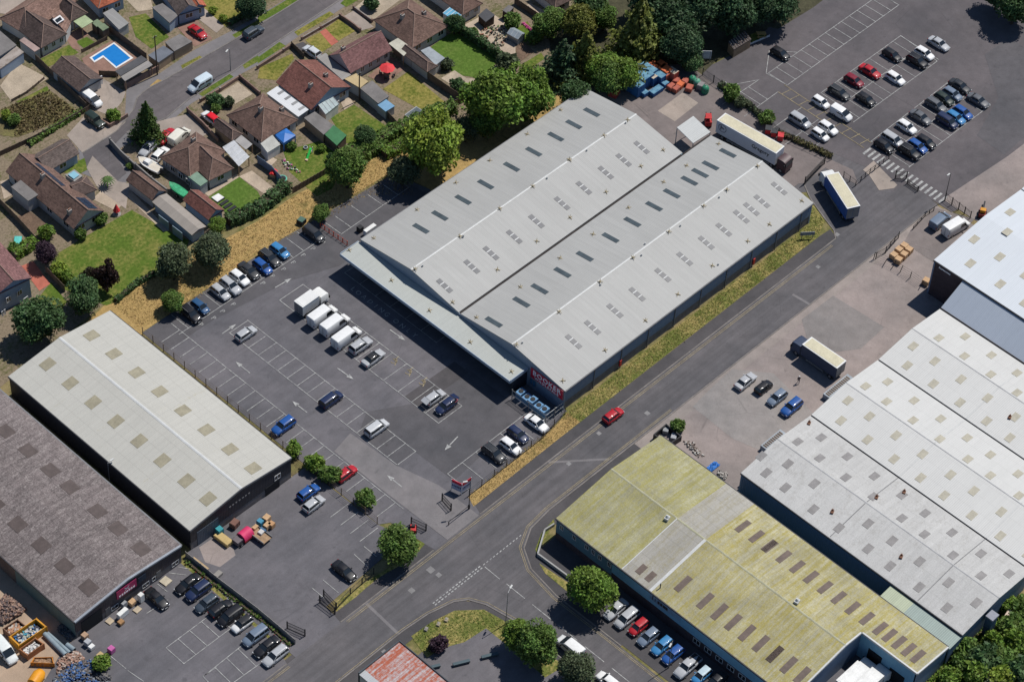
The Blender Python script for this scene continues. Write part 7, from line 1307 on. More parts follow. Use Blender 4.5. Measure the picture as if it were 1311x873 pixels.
for kind, lb, tl, pts, h_ in BF: fence(lb, TL(tl,pts) if len(tl) == 2 else ZL(tl,pts), kind, h_, RENDW if 'pale' in lb else PALEWIN if 'white low' in lb else mat('blue_grey_fence',(.14,.19,.28),.8) if 'blue-grey' in lb else None)
def gate(label, p, q, h, m=BLKP, extra=None):
    t_ = thing('gate', label, 'gate', (*p,0), world=True, group='gates'); L = math.hypot(q[0]-p[0],q[1]-p[1]); n = max(3,int(L/.2))
    b = MB()
    for z in (.15,h*.55,h): b.cyl((*p,z),(*q,z),.05,None,5)
    b.build('frame', m, t_); b = MB()
    for k in range(n+1): f = k/n; b.cyl((p[0]+(q[0]-p[0])*f,p[1]+(q[1]-p[1])*f,.1),(p[0]+(q[0]-p[0])*f,p[1]+(q[1]-p[1])*f,h),.032,None,4)
    o = b.build('bars', m, t_); o['kind'] = 'stuff'
    for x in (p, q): MB().obox(x[0],x[1],0,h+.2,.16,.16).build('post', m, t_)
gate('black open gate leaf beside the verge of the pale warehouse car park', T('13',315,470), T('13',392,528), 1.7); gate('second black gate leaf behind the first by the verge', T('13',335,440), T('13',398,505), 1.7); gate('black gate leaf at the far side of the pale warehouse entrance', T('13',150,600), T('13',240,640), 1.6); gate('dark gate leaf folded beside the main car park exit sign', Z('k',170,530), Z('k',245,615), 1.7); gate('black sliding gate in front of the articulated lorry yard', Z('e',1110,850), Z('e',1310,640), 1.9); gate('black mesh gate folded by the far end of the entrance', T('13',780,70), T('13',855,105), 1.6); gate('low dark gate leaf across the zebra crossing', Z('z',590,480), Z('z',690,550), 1.2); gate('tall gate leaf on the pedestrian island', Z('z',480,430), Z('z',580,440), 1.9)
# barrier arm at the main car park exit
t_ = thing('barrier_pole', 'long thin dark barrier pole lying across the exit beside the verge', 'barrier', (*Z('k',395,600),0), world=True); MB().cyl((*Z('k',395,600),.9),(*Z('k',225,735),.9),.06,None,6).build('arm', BLKP, t_); MB().obox(*Z('k',395,600),0,1.1,.25,.25).build('post', BLKP, t_); MB().obox(*Z('k',225,735),0,.95,.12,.12).build('rest', BLKP, t_)
t_ = thing('ride_on_mower', 'red machine with black frame by the entrance of the main car park', 'machine', (*T('13',790,100),0), math.radians(45)); MB().box(-.8,-.45,.3,.5,.45,.85).build('body', REDP, t_, loc=(0,0,0)); MB().box(-.2,-.3,.85,.2,.3,1.2).build('seat', BLKP, t_, loc=(0,0,0)); [ob('wheel', WH[.31], t_, loc=(x,y,.31)) for x in (-.5,.5) for y in (-.5,.5)]

# ================================================================== lamp posts, poles, signs
def lamp_post(label, base, h, arm=1.0, ang=0.0, m=STEEL):
    t_ = thing('street_lamp', label, 'street lamp', (*base,0), ang, group='street lamps'); MB().cyl((0,0,0),(0,0,1.2),.10,.09,7).cyl((0,0,1.2),(0,0,h),.075,.045,7).build('pole', m, t_, loc=(0,0,0)); MB().cyl((0,0,h-.02),(arm,0,h+.12),.04,.035,5).build('arm', m, t_, loc=(0,0,0)); MB().obox(arm+.25,0,h+.05,h+.2,.75,.26).build('lamp_head', mat('lamp_head_pale',(.5,.5,.48),.5), t_, loc=(0,0,0))
lamp_post('street lamp on the corner verge of the side road', T('13',1260,578), 8.0, .9, math.radians(20)); lamp_post('street lamp among the cars along the blue wall', T('23',778,800), 7.0, .8, math.radians(200)); lamp_post('dark lamp post beside the zebra crossing', Z('p',500,300), 7.0, .5, math.radians(180), DARKST); lamp_post('street lamp on the residential street', T('00',1172,360), 5.5, .8, math.radians(200)); lamp_post('slim lamp post at the corner of the main car park sign', Z('k',395,600), 7.0, .6, math.radians(150), DARKST); lamp_post('lamp on the pale warehouse side alley', T('02',560,800), 5.6, .6, 0.0)
for lb, b_, h_ in (('tall wooden telegraph pole by the brick street wall',T('00',800,382),9.5),('wooden pole behind the tan flat-roofed garage',T('10',516,512),6.8)):
    t_ = thing('telegraph_pole', lb, 'pole', (*b_,0), group='telegraph poles'); MB().cyl((0,0,0),(0,0,h_),.14,.10,8).build('pole', BARK, t_, loc=(0,0,0)); MB().obox(0,0,h_-.4,h_-.28,.9,.1).build('crossbar', BARK, t_, loc=(0,0,0)); [MB().cyl((x,0,h_-.28),(x,0,h_-.1),.05,None,6).build('insulator', PALEWIN, t_, loc=(0,0,0)) for x in (-.35,.35)]
# two-sided entrance sign
t_ = thing('entrance_sign', 'two-winged white entrance sign with red band at the car park exit', 'sign', (*Z('k',335,430),0), world=True); a, m_, c = Z('k',250,400,1.2), Z('k',335,440,1.2), Z('k',412,385,1.2)
for p, q in ((a,m_),(m_,c)):
    an = math.atan2(q[1]-p[1],q[0]-p[0]); L = math.hypot(q[0]-p[0],q[1]-p[1]); x, y = (p[0]+q[0])/2, (p[1]+q[1])/2; MB().obox(x,y,.6,2.1,L,.08,an).build('panel', mat('sign_pale_blue',(.40,.44,.55),.5), t_); MB().obox(x,y,2.11,2.75,L,.09,an).build('red_band', SIGNRED, t_)
    b = MB(); ux, uy = math.cos(an), math.sin(an); nx, ny = uy, -ux
    for k in range(6): f = -L*.38+L*.15*k; b.obox(x+ux*f+nx*.05,y+uy*f+ny*.05,1.3,1.75,L*.09,.02,an)
    b.build('sign_lettering', mat('sign_text_navy',(.05,.06,.14),.6), t_)
for p in (a,m_,c): MB().obox(*p,0,2.8,.1,.1).build('post', PALEWIN, t_)
t_ = thing('notice_board', 'white notice board on posts at the corner of the far car park', 'sign', (*Z('g',735,240),0), math.radians(-45)); MB().box(-.9,-.04,1.0,.9,.04,2.9).build('board', mat('board_white',(.5,.52,.55),.5), t_, loc=(0,0,0)); [MB().box(x-.05,-.12,0,x+.05,-.05,2.9).build('post', STEEL, t_, loc=(0,0,0)) for x in (-.7,.7)]; MB().box(-.55,.045,1.9,.2,.05,2.5).build('printed_panel', mat('print_grey',(.15,.16,.18),.6), t_, loc=(0,0,0))
t_ = thing('verge_sign', 'small grey sign on the grass at the warehouse corner', 'sign', (*T('31',205,420),0), math.radians(-40)); MB().box(-1.3,-.04,.9,1.3,.04,1.7).build('board', mat('board_grey',(.22,.24,.26),.6), t_, loc=(0,0,0)); [MB().box(x-.05,-.11,0,x+.05,-.045,1.7).build('post', STEEL, t_, loc=(0,0,0)) for x in (-1,1)]

# ================================================================== crates, containers, bins
def crate(name, label, cat, at, l, w, h, rz, m, group, lid=None, ribs=True):
    t_ = thing(name, label, cat, (*at,.05), rz, group); MB().box(-l/2,-w/2,.12,l/2,w/2,h).build('body', m, t_, loc=(0,0,0)); MB().box(-l/2+.03,-w/2+.03,h,l/2-.03,w/2-.03,h+.05).build('lid', lid or m, t_, loc=(0,0,0)); [MB().box(-l/2,y-.06,0,l/2,y+.06,.12).build('skid', WOOD, t_, loc=(0,0,0)) for y in (-w/2+.1,0,w/2-.1)]
    if ribs:
        b = MB(); n = max(2,int(l/.45))
        for k in range(n+1): x = -l/2+l*k/n; b.box(x-.03,-w/2-.03,.15,x+.03,w/2+.03,h-.02)
        o = b.build('ribs', m, t_, loc=(0,0,0)); o['kind'] = 'stuff'
    return t_
CB, CBL, CO, CRD, CG = mat('container_blue',(.02,.085,.22),.6,.2,1), mat('container_lid_blue',(.055,.20,.36),.6,.4,1.2,col2=(.16,.33,.42)), mat('container_orange',(.52,.12,.04),.6,.2,1), mat('container_red_brown',(.34,.09,.06),.7,.25,1), mat('container_top_pale',(.42,.36,.28),.7,.3,2)
gz = lambda x, y, h: Z('g',x,y,h)
for i, (x,y,l,w_,h_,m,ld,lb) in enumerate(((180,375,1.8,4.6,2.6,CB,CBL,'leftmost tall blue storage container behind the warehouse'),(235,310,3.0,4.6,2.6,CB,CBL,'wide tall blue container with scuffed lid'),(300,275,1.6,3.4,2.5,CB,CBL,'narrow tall blue container beside the orange ones'),(385,320,2.0,2.6,2.0,CB,CBL,'blue container in front of the orange stack'),(335,345,1.3,1.3,2.1,CB,CG,'blue container with a cream lid'),(268,462,1.3,1.3,.9,CB,CBL,'small low blue crate at the front'),(358,445,2.8,1.3,.9,CB,CBL,'long low blue crate with pale lid'),(428,395,1.3,1.0,.9,CB,CBL,'low blue crate beside the red crates'),(335,262,2.2,2.0,2.3,CO,CO,'bright orange container at the back left of the orange group'),(395,250,1.8,1.8,2.3,CRD,CO,'orange container at the back of the group'),(430,285,1.8,2.2,2.3,CO,CO,'front bright orange container'),(485,302,1.4,1.9,2.2,CRD,CG,'orange container with faded lid at the right'),(440,320,1.6,1.2,1.9,CRD,CO,'dark orange container at the front right'))):
    crate('storage_container', lb, 'container', gz(x,y,h_), l, w_, h_, 0, m, 'stacked storage containers', ld)
for i, (x,y,m,lb) in enumerate(((475,415,CRD,'leftmost red crate in front of the orange containers'),(510,430,CRD,'lowest red crate of the group'),(545,398,CO,'brightest red crate in the middle of the group'),(580,375,CRD,'upper right red crate of the group'),(612,425,CRD,'red crate at the right of the group'),(512,368,CRD,'top red crate of the group'))): crate('pallet_box', lb, 'crate', gz(x,y,.9), 1.5, 1.2, .9, .1*i, m, 'red pallet crates')
for x, y, m, lb in ((635,365,(.03,.20,.11),'leftmost green bottle bank behind the forklift'),(668,388,(.10,.30,.20),'pale green bottle bank in the middle'),(732,438,(.03,.20,.11),'right-hand green bottle bank')):
    t_ = thing('bottle_bank', lb, 'recycling bin', (*gz(x,y,1.0),.04), group='bottle banks'); b = MB(); b.loft([[(r_*math.cos(k*.524),r_*math.sin(k*.524),z) for k in range(12)] for r_, z in ((.7,0),(.78,.5),(.74,1.1),(.5,1.5),(.15,1.65))]); b.build('shell', mat('bank_%.2f' % m[0], m, .5), t_, smooth=50, loc=(0,0,0)); MB().cyl((0,0,1.6),(0,0,1.8),.12,None,8).build('lifting_hook', STEEL, t_, loc=(0,0,0)); [MB().cyl((.72*math.cos(a),.72*math.sin(a),1.0),(.78*math.cos(a),.78*math.sin(a),1.0),.14,None,8).build('bottle_hole', BLACKP, t_, loc=(0,0,0)) for a in (3.6,4.6)]
crate('storage_bin', 'grey lidded bin between the bottle banks', 'bin', gz(700,405,1.2), 1.3, 1.1, 1.2, .3, mat('bin_grey',(.20,.19,.19),.6), 'yard bins')
crate('red_trolley_stack', 'stack of red trolleys at the rear corner of the warehouse', 'trolley', gz(40,455,1.2), 1.8, 1.6, 1.2, .3, mat('trolley_red',(.30,.03,.03),.6), 'yard bins')
for x, y, m, lb in ((745,270,DARKST,'left red bin with dark lid behind the lorry trailer'),(805,300,DARKST,'middle red bin with dark lid behind the lorry trailer'),(872,340,None,'right red bin with red lid behind the lorry trailer')):
    rdm = mat('bin_red',(.50,.035,.04),.5); t_ = thing('wheeled_bin', lb, 'bin', (*Z('e',x,y,1.2),.04), .6, 'red wheeled bins'); MB().obox(0,0,.15,1.15,1.25,1.0,0,0).build('body', rdm, t_, loc=(0,0,0)); MB().box(-.68,-.56,1.15,.68,.56,1.27).build('lid', m or rdm, t_, loc=(0,0,0)); [MB().cyl((sx,sy-.04,.09),(sx,sy+.04,.09),.09,None,8).build('castor', TYRE, t_, loc=(0,0,0)) for sx in (-.5,.5) for sy in (-.4,.4)]
TANB = mat('tan_cardboard',(.46,.30,.17),.85,.15,1.5)
for i, (tl,x,y,lb) in enumerate((('31',650,498,'leftmost wooden crate of the six in the concrete yard'),('31',676,470,'wooden crate at the upper left of the six'),('31',703,450,'topmost wooden crate of the six'),('31',727,470,'rightmost wooden crate of the six'),('31',702,494,'middle wooden crate of the six'),('31',674,520,'lowest wooden crate of the six'),('31',815,628,'lone wooden crate beside the dark brick gable'))): crate('wooden_crate', lb, 'crate', T(tl,x,y,1.1), 1.15, 1.15, 1.1, .03*i, TANB, 'wooden crates')
for x, y, l, w_, h_, m, lb in ((685,330,1.4,1.2,1.5,TANB,'tan box at the back of the flat trailer group'),(620,370,1.0,1.2,1.3,mat('teal_box',(.05,.22,.33),.6),'teal box beside the tan box'),(690,405,1.4,1.0,1.2,TANB,'open tan crate next to the trailer'),(735,395,1.1,1.1,1.2,mat('pale_wood',(.42,.24,.12),.85),'wooden crate at the right of the trailer group'),(570,430,1.2,.8,1.3,TANB,'brown box on the trailer'),(630,480,1.1,1.0,1.3,mat('white_sacks',(.5,.48,.46),.8),'white sack pile on the trailer'),(650,455,.5,1.3,1.3,mat('blue_barrel',(.05,.12,.22),.5),'dark blue bundle on the trailer')): crate('cargo_box', lb, 'box', Z('m',x,y,h_*.8), l*.82, w_*.82, h_*.8, .15, m, 'boxes by the pale warehouse', ribs=False)
crate('timber_stack', 'stack of yellow timber by the roller door of the pale warehouse', 'timber', Z('m',245,545,.8), 1.3, 3.0, .8, .05, mat('yellow_timber',(.44,.32,.14),.85), 'boxes by the pale warehouse'); crate('teal_tank', 'teal tank beside the roller door', 'tank', Z('m',205,450,1.4), 1.0, 1.0, 1.4, 0, mat('teal_tank',(.03,.24,.27),.5), 'boxes by the pale warehouse', ribs=False); crate('scrap_bundle', 'brown bundle of scrap against the pale warehouse wall', 'scrap', Z('m',360,390,.9), 1.3, 1.1, 1.1, .2, mat('brown_scrap',(.17,.09,.07),.9), 'boxes by the pale warehouse')
crate('timber_beam', 'long tan beam beside the panel fence', 'timber', T('03',1020,270,.3), .35, 3.4, .35, .05, mat('tan_beam',(.36,.26,.15),.85), 'boxes by the pale warehouse', ribs=False); crate('concrete_block', 'pale block beside the panel fence', 'block', T('03',1105,325,.5), 1.6, .9, .5, .1, CONC, 'boxes by the pale warehouse', ribs=False)
for x, y, l, w_, h_, m, lb in ((715,428,.8,.75,1.7,WHITEP,'tall white fridge against the brown warehouse'),(622,515,1.9,.75,1.2,WHITEP,'white chest freezer near the loading doorway'),(672,462,1.1,.9,.8,TANB,'cardboard box beside the white fridge'),(698,505,1.2,1.0,.14,mat('pallet_pale',(.40,.33,.24),.9),'flat pallet in front of the fridge'),(842,360,1.5,1.5,.15,mat('pallet_cream',(.42,.37,.28),.9),'cream board on the hatched bays'),(558,563,1.1,1.1,.14,mat('pallet_pale',(.40,.33,.24),.9),'flat board beside the loading doorway'),(614,565,.9,.8,.6,mat('brown_crate',(.30,.17,.08),.9),'brown crate in front of the chest freezer'),(630,470,.9,.5,1.2,mat('grey_appliance',(.25,.26,.27),.5),'grey appliance by the warehouse doors'),(430,632,.9,.9,1.0,mat('tan_box2',(.36,.24,.16),.9),'tan box on the corner of the scrap yard'),(565,700,.9,.9,1.0,mat('magenta_wrap',(.42,.10,.28),.5),'magenta-wrapped pallet by the scrap yard'),(465,690,.9,.7,.7,WHITEP,'white double-holed drum casing by the scrap yard'),(510,735,1.0,1.0,.8,mat('straw_box',(.40,.30,.15),.9),'straw coloured box by the green bush'),(445,665,.9,.9,1.0,mat('clear_wrap',(.35,.36,.38),.3),'clear-wrapped pallet on the corner')): crate('stored_goods', lb, 'goods', T('03',x,y,h_), l, w_, h_, .1, m, 'goods outside the brown warehouse', ribs=False)
# ================================================================== scrap yard
def heap(label, poly, h, cols, n, name='scrap_heap', size=(.25,.7), cat='scrap'):
    p = scatter(poly, n); cx, cy_ = np.mean(poly,0); R = max(1.0, np.mean([math.hypot(a[0]-cx,a[1]-cy_) for a in poly])); mats_ = [mat('scrap_%.3f_%.3f_%.3f' % c, c, .7, .3, 2) for c in cols]
    b = MB(); rd = random.Random(len(label))
    for x, y in p:
        z = h*max(0,1-math.hypot(x-cx,y-cy_)/R/1.2)*rd.uniform(.6,1); l, w_, t_ = rd.uniform(*size), rd.uniform(*size)*.6, rd.uniform(.1,.35); b.obox(x,y,z,z+t_,l,w_,rd.random()*3.1,rd.randrange(len(cols)),rd.uniform(.5,1),rd.uniform(.5,1))
    return b.build(name, mats_, None, label=label, cat=cat, kind='stuff')
heap('brown heap of scrap timber and metal beside the green wall', ZL('y',[(-60,160),(60,0),(260,170),(110,270),(20,310)]), 1.6, [(.20,.12,.09),(.13,.09,.08),(.30,.20,.15),(.08,.06,.06)], 420); heap('blue and grey heap of broken appliances at the scrap yard edge', ZL('y',[(520,860),(620,790),(720,700),(900,650),(950,740),(880,830),(960,880),(1080,873),(900,960),(600,960)]), .9, [(.04,.10,.24),(.10,.11,.13),(.05,.055,.065),(.20,.21,.23),(.12,.10,.09),(.035,.08,.20)], 520); heap('mixed rubble between the pipes and the blue heap', ZL('y',[(590,660),(740,570),(840,620),(800,690),(640,730),(560,800)]), .6, [(.34,.20,.15),(.24,.15,.11),(.40,.33,.28)], 160)
heap('dark junk along the shaded green wall', ZL('y',[(560,330),(640,310),(740,420),(700,480),(600,400)]), .7, [(.07,.08,.09),(.04,.05,.06),(.14,.12,.11)], 120); heap('pale rubble strip beside the lichen-roofed building', TL('22',[(850,570),(900,580),(960,650),(930,660),(870,600)]), .3, [(.42,.40,.37),(.25,.2,.17)], 90, size=(.15,.4)); heap('loose debris by the white-roofed unit wall', TL('22',[(1030,720),(1080,740),(1060,780),(1030,760)]), .4, [(.30,.27,.25),(.12,.11,.1),(.35,.33,.3)], 50, size=(.2,.5))
heap('dark broken crates beside the green bush', ZL('y',[(940,800),(1020,790),(1110,830),(1060,873),(960,850)]), .6, [(.06,.06,.07),(.15,.14,.13)], 60); heap('cluttered garden furniture and pots on the patio', ZL('6',[(480,250),(560,180),(680,200),(720,300),(650,360),(540,330)]), .4, [(.30,.14,.09),(.36,.32,.22),(.10,.14,.05),(.05,.05,.05),(.40,.38,.3)], 110, 'patio_clutter', (.2,.6), 'garden clutter')
heap('toys scattered on the swing garden lawn', ZL('h',[(560,320),(640,320),(790,480),(700,440),(640,420)]), .2, [(.45,.12,.25),(.05,.05,.06),(.55,.5,.45),(.12,.3,.12)], 40, 'garden_toys', (.2,.5), 'toys')
def skip(label, q, h, m, load):
    t_ = thing('skip', label, 'skip', (*q[0],0), world=True, group='skips in the scrap yard'); n = 4; cx = sum(p[0] for p in q)/4; cy_ = sum(p[1] for p in q)/4; inn = [(p[0]+(cx-p[0])*.09, p[1]+(cy_-p[1])*.09) for p in q]; b = MB()
    for i in range(4): j = (i+1)%4; b.add([(*q[i],0),(*q[j],0),(*q[j],h),(*q[i],h),(*inn[i],0),(*inn[j],0),(*inn[j],h),(*inn[i],h)],[(0,1,2,3),(5,4,7,6),(3,2,6,7),(3,2,1,0),(6,7,4,5),(7,6,2,3)])
    b.build('shell', m, t_); MB().prism(inn,.05,h*.3).build('floor', HOLE, t_)
    b = MB(); rd = random.Random(len(label)); mats_ = [mat('load_%.3f_%.3f_%.3f' % c, c, .6, .2, 2) for c in load]
    for x, y in scatter([(p[0]+(cx-p[0])*.2, p[1]+(cy_-p[1])*.2) for p in inn], 130): b.obox(x,y,h*.3,h*rd.uniform(.4,.78),rd.uniform(.2,.6),rd.uniform(.15,.4),rd.random()*3,rd.randrange(len(load)))
    o = b.build('load', mats_, t_); o['kind'] = 'stuff'
    for i in range(4): p = q[i]; MB().obox(*p,0,h,.12,.12).build('corner_post', m, t_)
skip('long yellow-orange skip full of cans and bottles', ZL('y',[(92,425),(362,240),(462,325),(185,515)],1.5), 1.6, YELP, [(.04,.25,.33),(.35,.35,.36),(.05,.05,.07),(.30,.32,.25),(.45,.42,.4),(.03,.12,.28)]); skip('brown skip behind the yellow-orange one', ZL('y',[(30,345),(175,250),(255,315),(105,410)],1.3), 1.4, mat('skip_brown',(.20,.11,.07),.8), [(.35,.18,.1),(.25,.22,.2),(.4,.35,.3)]); skip('rusty orange skip of white sheets in front', ZL('y',[(190,545),(350,430),(435,490),(270,605)],1.4), 1.4, mat('skip_rust',(.33,.14,.06),.8), [(.55,.53,.5),(.4,.4,.4),(.12,.11,.1)]); skip('small orange skip of scrap near the pipes', ZL('y',[(305,680),(335,630),(520,625),(535,690)],.9), 1.0, mat('skip_orange',(.50,.19,.03),.7), [(.20,.12,.07),(.3,.18,.1)])
t_ = thing('cement_mixer_drum', 'orange rounded drum lying at the bottom edge of the scrap yard', 'drum', (*Z('y',365,830,.9),.9), .35); b = MB(); b.loft([[(x,r_*math.cos(k*.524),r_*math.sin(k*.524)) for k in range(12)] for x, r_ in ((-1.4,.6),(-1.2,.95),(.6,1.0),(1.3,.7),(1.5,.35))]); b.build('drum', mat('drum_orange',(.62,.26,.015),.5), t_, smooth=40, loc=(0,0,0)); [MB().box(x-.1,-.8,-.9,x+.1,.8,-.7).build('cradle', DARKST, t_, loc=(0,0,0)) for x in (-.8,.7)]
for k, (a, c, r_, lb) in enumerate((((440,395),(650,605),.42,'front grey pipe lying beside the green wall'),((470,385),(690,580),.32,'middle grey pipe beside the green wall'),((660,500),(735,555),.40,'short grey pipe beside the long ones'))):
    p, q = Z('y',*a,.4), Z('y',*c,.4); t_ = thing('steel_pipe', lb, 'pipe', (*p,0), world=True, group='pipes in the scrap yard'); MB().cyl((*p,r_),(*q,r_),r_,None,12).build('pipe_wall', mat('pipe_grey',(.20,.25,.28),.5), t_, smooth=40); [MB().cyl((x[0]+(y_[0]-x[0])*-.002,x[1]+(y_[1]-x[1])*-.002,r_),(x[0],x[1],r_),r_*.86,None,12).build('pipe_end', HOLE, t_) for x, y_ in ((p,q),(q,p))]
# ================================================================== yard bits
t_ = thing('open_skip', 'black open-topped bin in the corner of the lichen-roofed building', 'skip', (*T('22',770,530),0), world=True); q = TL('22',[(700,545),(765,490),(845,555),(775,600)],1.0); b = MB()
cx = sum(p[0] for p in q)/4; cy_ = sum(p[1] for p in q)/4; inn = [(p[0]+(cx-p[0])*.12, p[1]+(cy_-p[1])*.12) for p in q]
for i in range(4): j = (i+1)%4; b.add([(*q[i],0),(*q[j],0),(*q[j],1.3),(*q[i],1.3),(*inn[i],0),(*inn[j],0),(*inn[j],1.3),(*inn[i],1.3)],[(0,1,2,3),(5,4,7,6),(3,2,6,7),(3,2,1,0),(6,7,4,5),(7,6,2,3)])
b.build('shell', BLKP, t_); [MB().obox(*T('22',x,y,.7),.1,.9,1.2,.9,.5).build('load', m, t_) for x, y, m in ((765,515,mat('grey_appliance',(.25,.26,.27),.5)),(805,550,mat('load_grey',(.3,.31,.33),.6)))]
t_ = thing('blue_tarpaulin', 'crumpled blue tarpaulin on the dirt beside the concrete yard', 'tarpaulin', (*T('22',1005,705),0)); b = MB(); rd = random.Random(4); N_ = 7; b.add([((i-3)*.35,(j-3)*.2,.08+rd.uniform(0,.35)) for i in range(N_) for j in range(N_)], [(i*N_+j,(i+1)*N_+j,(i+1)*N_+j+1,i*N_+j+1) for i in range(N_-1) for j in range(N_-1)]); b.build('sheet', TARP_B, t_, loc=(0,0,0))
for x, y, an, lb in ((1035,772,.28,'middle dark timber bench beam on the corner car park'),(1180,735,.28,'right dark timber bench beam on the corner car park'),(905,790,.2,'short dark beam beside the rusty roof')):
    p = T('13',x,y,.5); t_ = thing('barrier_beam', lb, 'beam', (*p,0), math.radians(-27), 'dark beams on the corner car park'); L = 2.7 if 'short' not in lb else 1.4; MB().box(-L/2,-.25,.25,L/2,.25,.6).build('beam', mat('beam_blue_grey',(.055,.085,.10),.6), t_, loc=(0,0,0)); [MB().box(s_*L*.38-.1,-.2,0,s_*L*.38+.1,.2,.25).build('foot', DARKST, t_, loc=(0,0,0)) for s_ in (-1,1)]
for x, y, m in ((855,607,1),(918,582,0),(958,560,0)):
    p = T('13',x,y); t_ = thing('stone_block', ('white','first tan','second tan')[0 if m else (1 if x == 918 else 2)]+' block lying on the corner verge', 'block', (*p,.02), .4, 'blocks on the corner verge'); MB().obox(0,0,0,.35,.8,.6,0,0,.85,.8).build('block', CONC if m else mat('tan_block',(.34,.29,.2),.9), t_, loc=(0,0,0)); MB().obox(.1,.05,.35,.42,.5,.35,.2,0,.8,.8).build('block_top', CONC, t_, loc=(0,0,0))
crate('rusty_box', 'pale rusty box standing on the overgrown bank', 'container', Z('v',1160,180,1.6), 1.6, 1.0, 1.6, .2, mat('rusty_cream',(.42,.30,.22),.8), 'overgrown bank objects', mat('cream_lid',(.52,.42,.35),.8))
t_ = thing('ventilation_tower', 'square blue-grey ventilation tower against the white-roofed end wall', 'tower', (*Z('v',990,190,5.0),0)); MB().box(-.75,-.6,0,.75,.6,4.6).build('shaft', mat('tower_navy',(.06,.10,.16),.6), t_, loc=(0,0,0)); MB().box(-.85,-.7,4.6,.85,.7,4.95).build('cap', mat('tower_cap',(.22,.23,.27),.6), t_, loc=(0,0,0)); MB().box(-.3,-1.6,.2,.6,-.7,.9).build('green_chute', mat('chute_green',(.08,.30,.22),.6), t_, loc=(0,0,0))
crate('white_cabinet', 'long white cabinet by the warehouse side wall near the barrier', 'cabinet', T('11',570,365,1.2), 2.6, .8, 1.2, 0.02, WHITEP, 'yard bins', ribs=False); crate('black_bin', 'black bin beside the white cabinet', 'bin', T('11',520,362,1.0), .9, .9, 1.1, 0, BLACKP, 'yard bins', ribs=False); crate('clothes_bank', 'black and green box on the dry bank above the people carrier', 'bin', T('11',222,322,1.0), 1.2, 1.2, 1.0, .2, BLACKP, 'yard bins', mat('dark_green_lid',(.06,.12,.09),.6))
t_ = thing('loader', 'yellow and red loader by the concrete apron beside the tall unit', 'machine', (*Z('p',890,410,1),.03), .5); MB().box(-.9,-.6,.4,.9,.6,1.1).build('body', mat('loader_red',(.22,.03,.03),.6), t_, loc=(0,0,0)); MB().box(-.5,-.5,1.1,.3,.5,1.8).build('cab', YELP, t_, loc=(0,0,0)); MB().box(.9,-.15,.5,3.2,.15,.8).build('boom', BLKP, t_, loc=(0,0,0)); [ob('wheel', WH[.36], t_, loc=(x,y,.36)) for x in (-.6,.6) for y in (-.65,.65)]
# timber hut and picnic bench at the far car park corner
h = house('timber_hut', 'timber shelter with slatted roof at the edge of the far car park', 'hut', Z('g',990,80)); q = [Z('g',x,y,2.3) for x,y in ((905,90),(1035,5),(1085,60),(950,140))]; flatroof(h, q, 2.3, mat('hut_felt',(.07,.055,.05),.9), WOOD, zs=[2.5,2.5,2.2,2.2])
for k in range(8): f = (k+.5)/8; MB().cyl((q[0][0]+(q[1][0]-q[0][0])*f,q[0][1]+(q[1][1]-q[0][1])*f,2.55),(q[3][0]+(q[2][0]-q[3][0])*f,q[3][1]+(q[2][1]-q[3][1])*f,2.25),.07,None,4).build('roof_slat', mat('slat_pale',(.34,.30,.28),.9), h)
t_ = thing('picnic_bench', 'yellow timber picnic bench on the small lawn by the hut', 'bench', (*Z('g',1160,20,.7),.02), 2.4); yw = mat('yellow_wood',(.42,.27,.10),.85); MB().box(-.9,-.38,.7,.9,.38,.76).build('table_top', yw, t_, loc=(0,0,0)); [MB().box(-.9,y-.14,.42,.9,y+.14,.47).build('seat', yw, t_, loc=(0,0,0)) for y in (-.75,.75)]; [MB().cyl((x,s_*.8,0),(x,s_*.25,.7),.05,None,5).build('leg', yw, t_, loc=(0,0,0)) for x in (-.6,.6) for s_ in (-1,1)]
# ================================================================== garden things
def parasol(label, at, open_=True):
    t_ = thing('parasol', label, 'parasol', (*at,.03)); MB().cyl((0,0,0),(0,0,2.6),.04,.03,6).build('pole', WOOD, t_, loc=(0,0,0)); MB().cyl((0,0,0),(0,0,.12),.35,.3,10).build('base', CONC, t_, loc=(0,0,0)); pm = mat('parasol_red',(.55,.04,.045),.7,.08,1)
    b = MB(); R_ = 1.5 if open_ else .3; n = 8; top = (0,0,2.65); rim = [(R_*math.cos(k*2*math.pi/n),R_*math.sin(k*2*math.pi/n),2.1 if open_ else .9) for k in range(n)]; b.add([top]+rim,[(0,1+k,1+(k+1)%n) for k in range(n)]+[(0,1+(k+1)%n,1+k) for k in range(n)]); b.build('canopy', pm, t_, loc=(0,0,0)); return t_
parasol('open red parasol over the patio of the plum-tiled house', T('10',658,345,2.2)); parasol('closed red parasol beside the decking of the L-shaped bungalow', Z('7',1150,810,.8), False).scale = (2.2,2.2,.95)
t_ = thing('patio_table', 'round dark patio table with chairs under the open red parasol', 'table', (*T('10',658,372,.7),.03)); MB().cyl((0,0,.68),(0,0,.74),.75,None,14).build('table_top', WOOD, t_, loc=(0,0,0)); [MB().cyl((.5*math.cos(a),.5*math.sin(a),0),(.4*math.cos(a),.4*math.sin(a),.68),.04,None,5).build('leg', WOOD, t_, loc=(0,0,0)) for a in (0,1.57,3.14,4.71)]
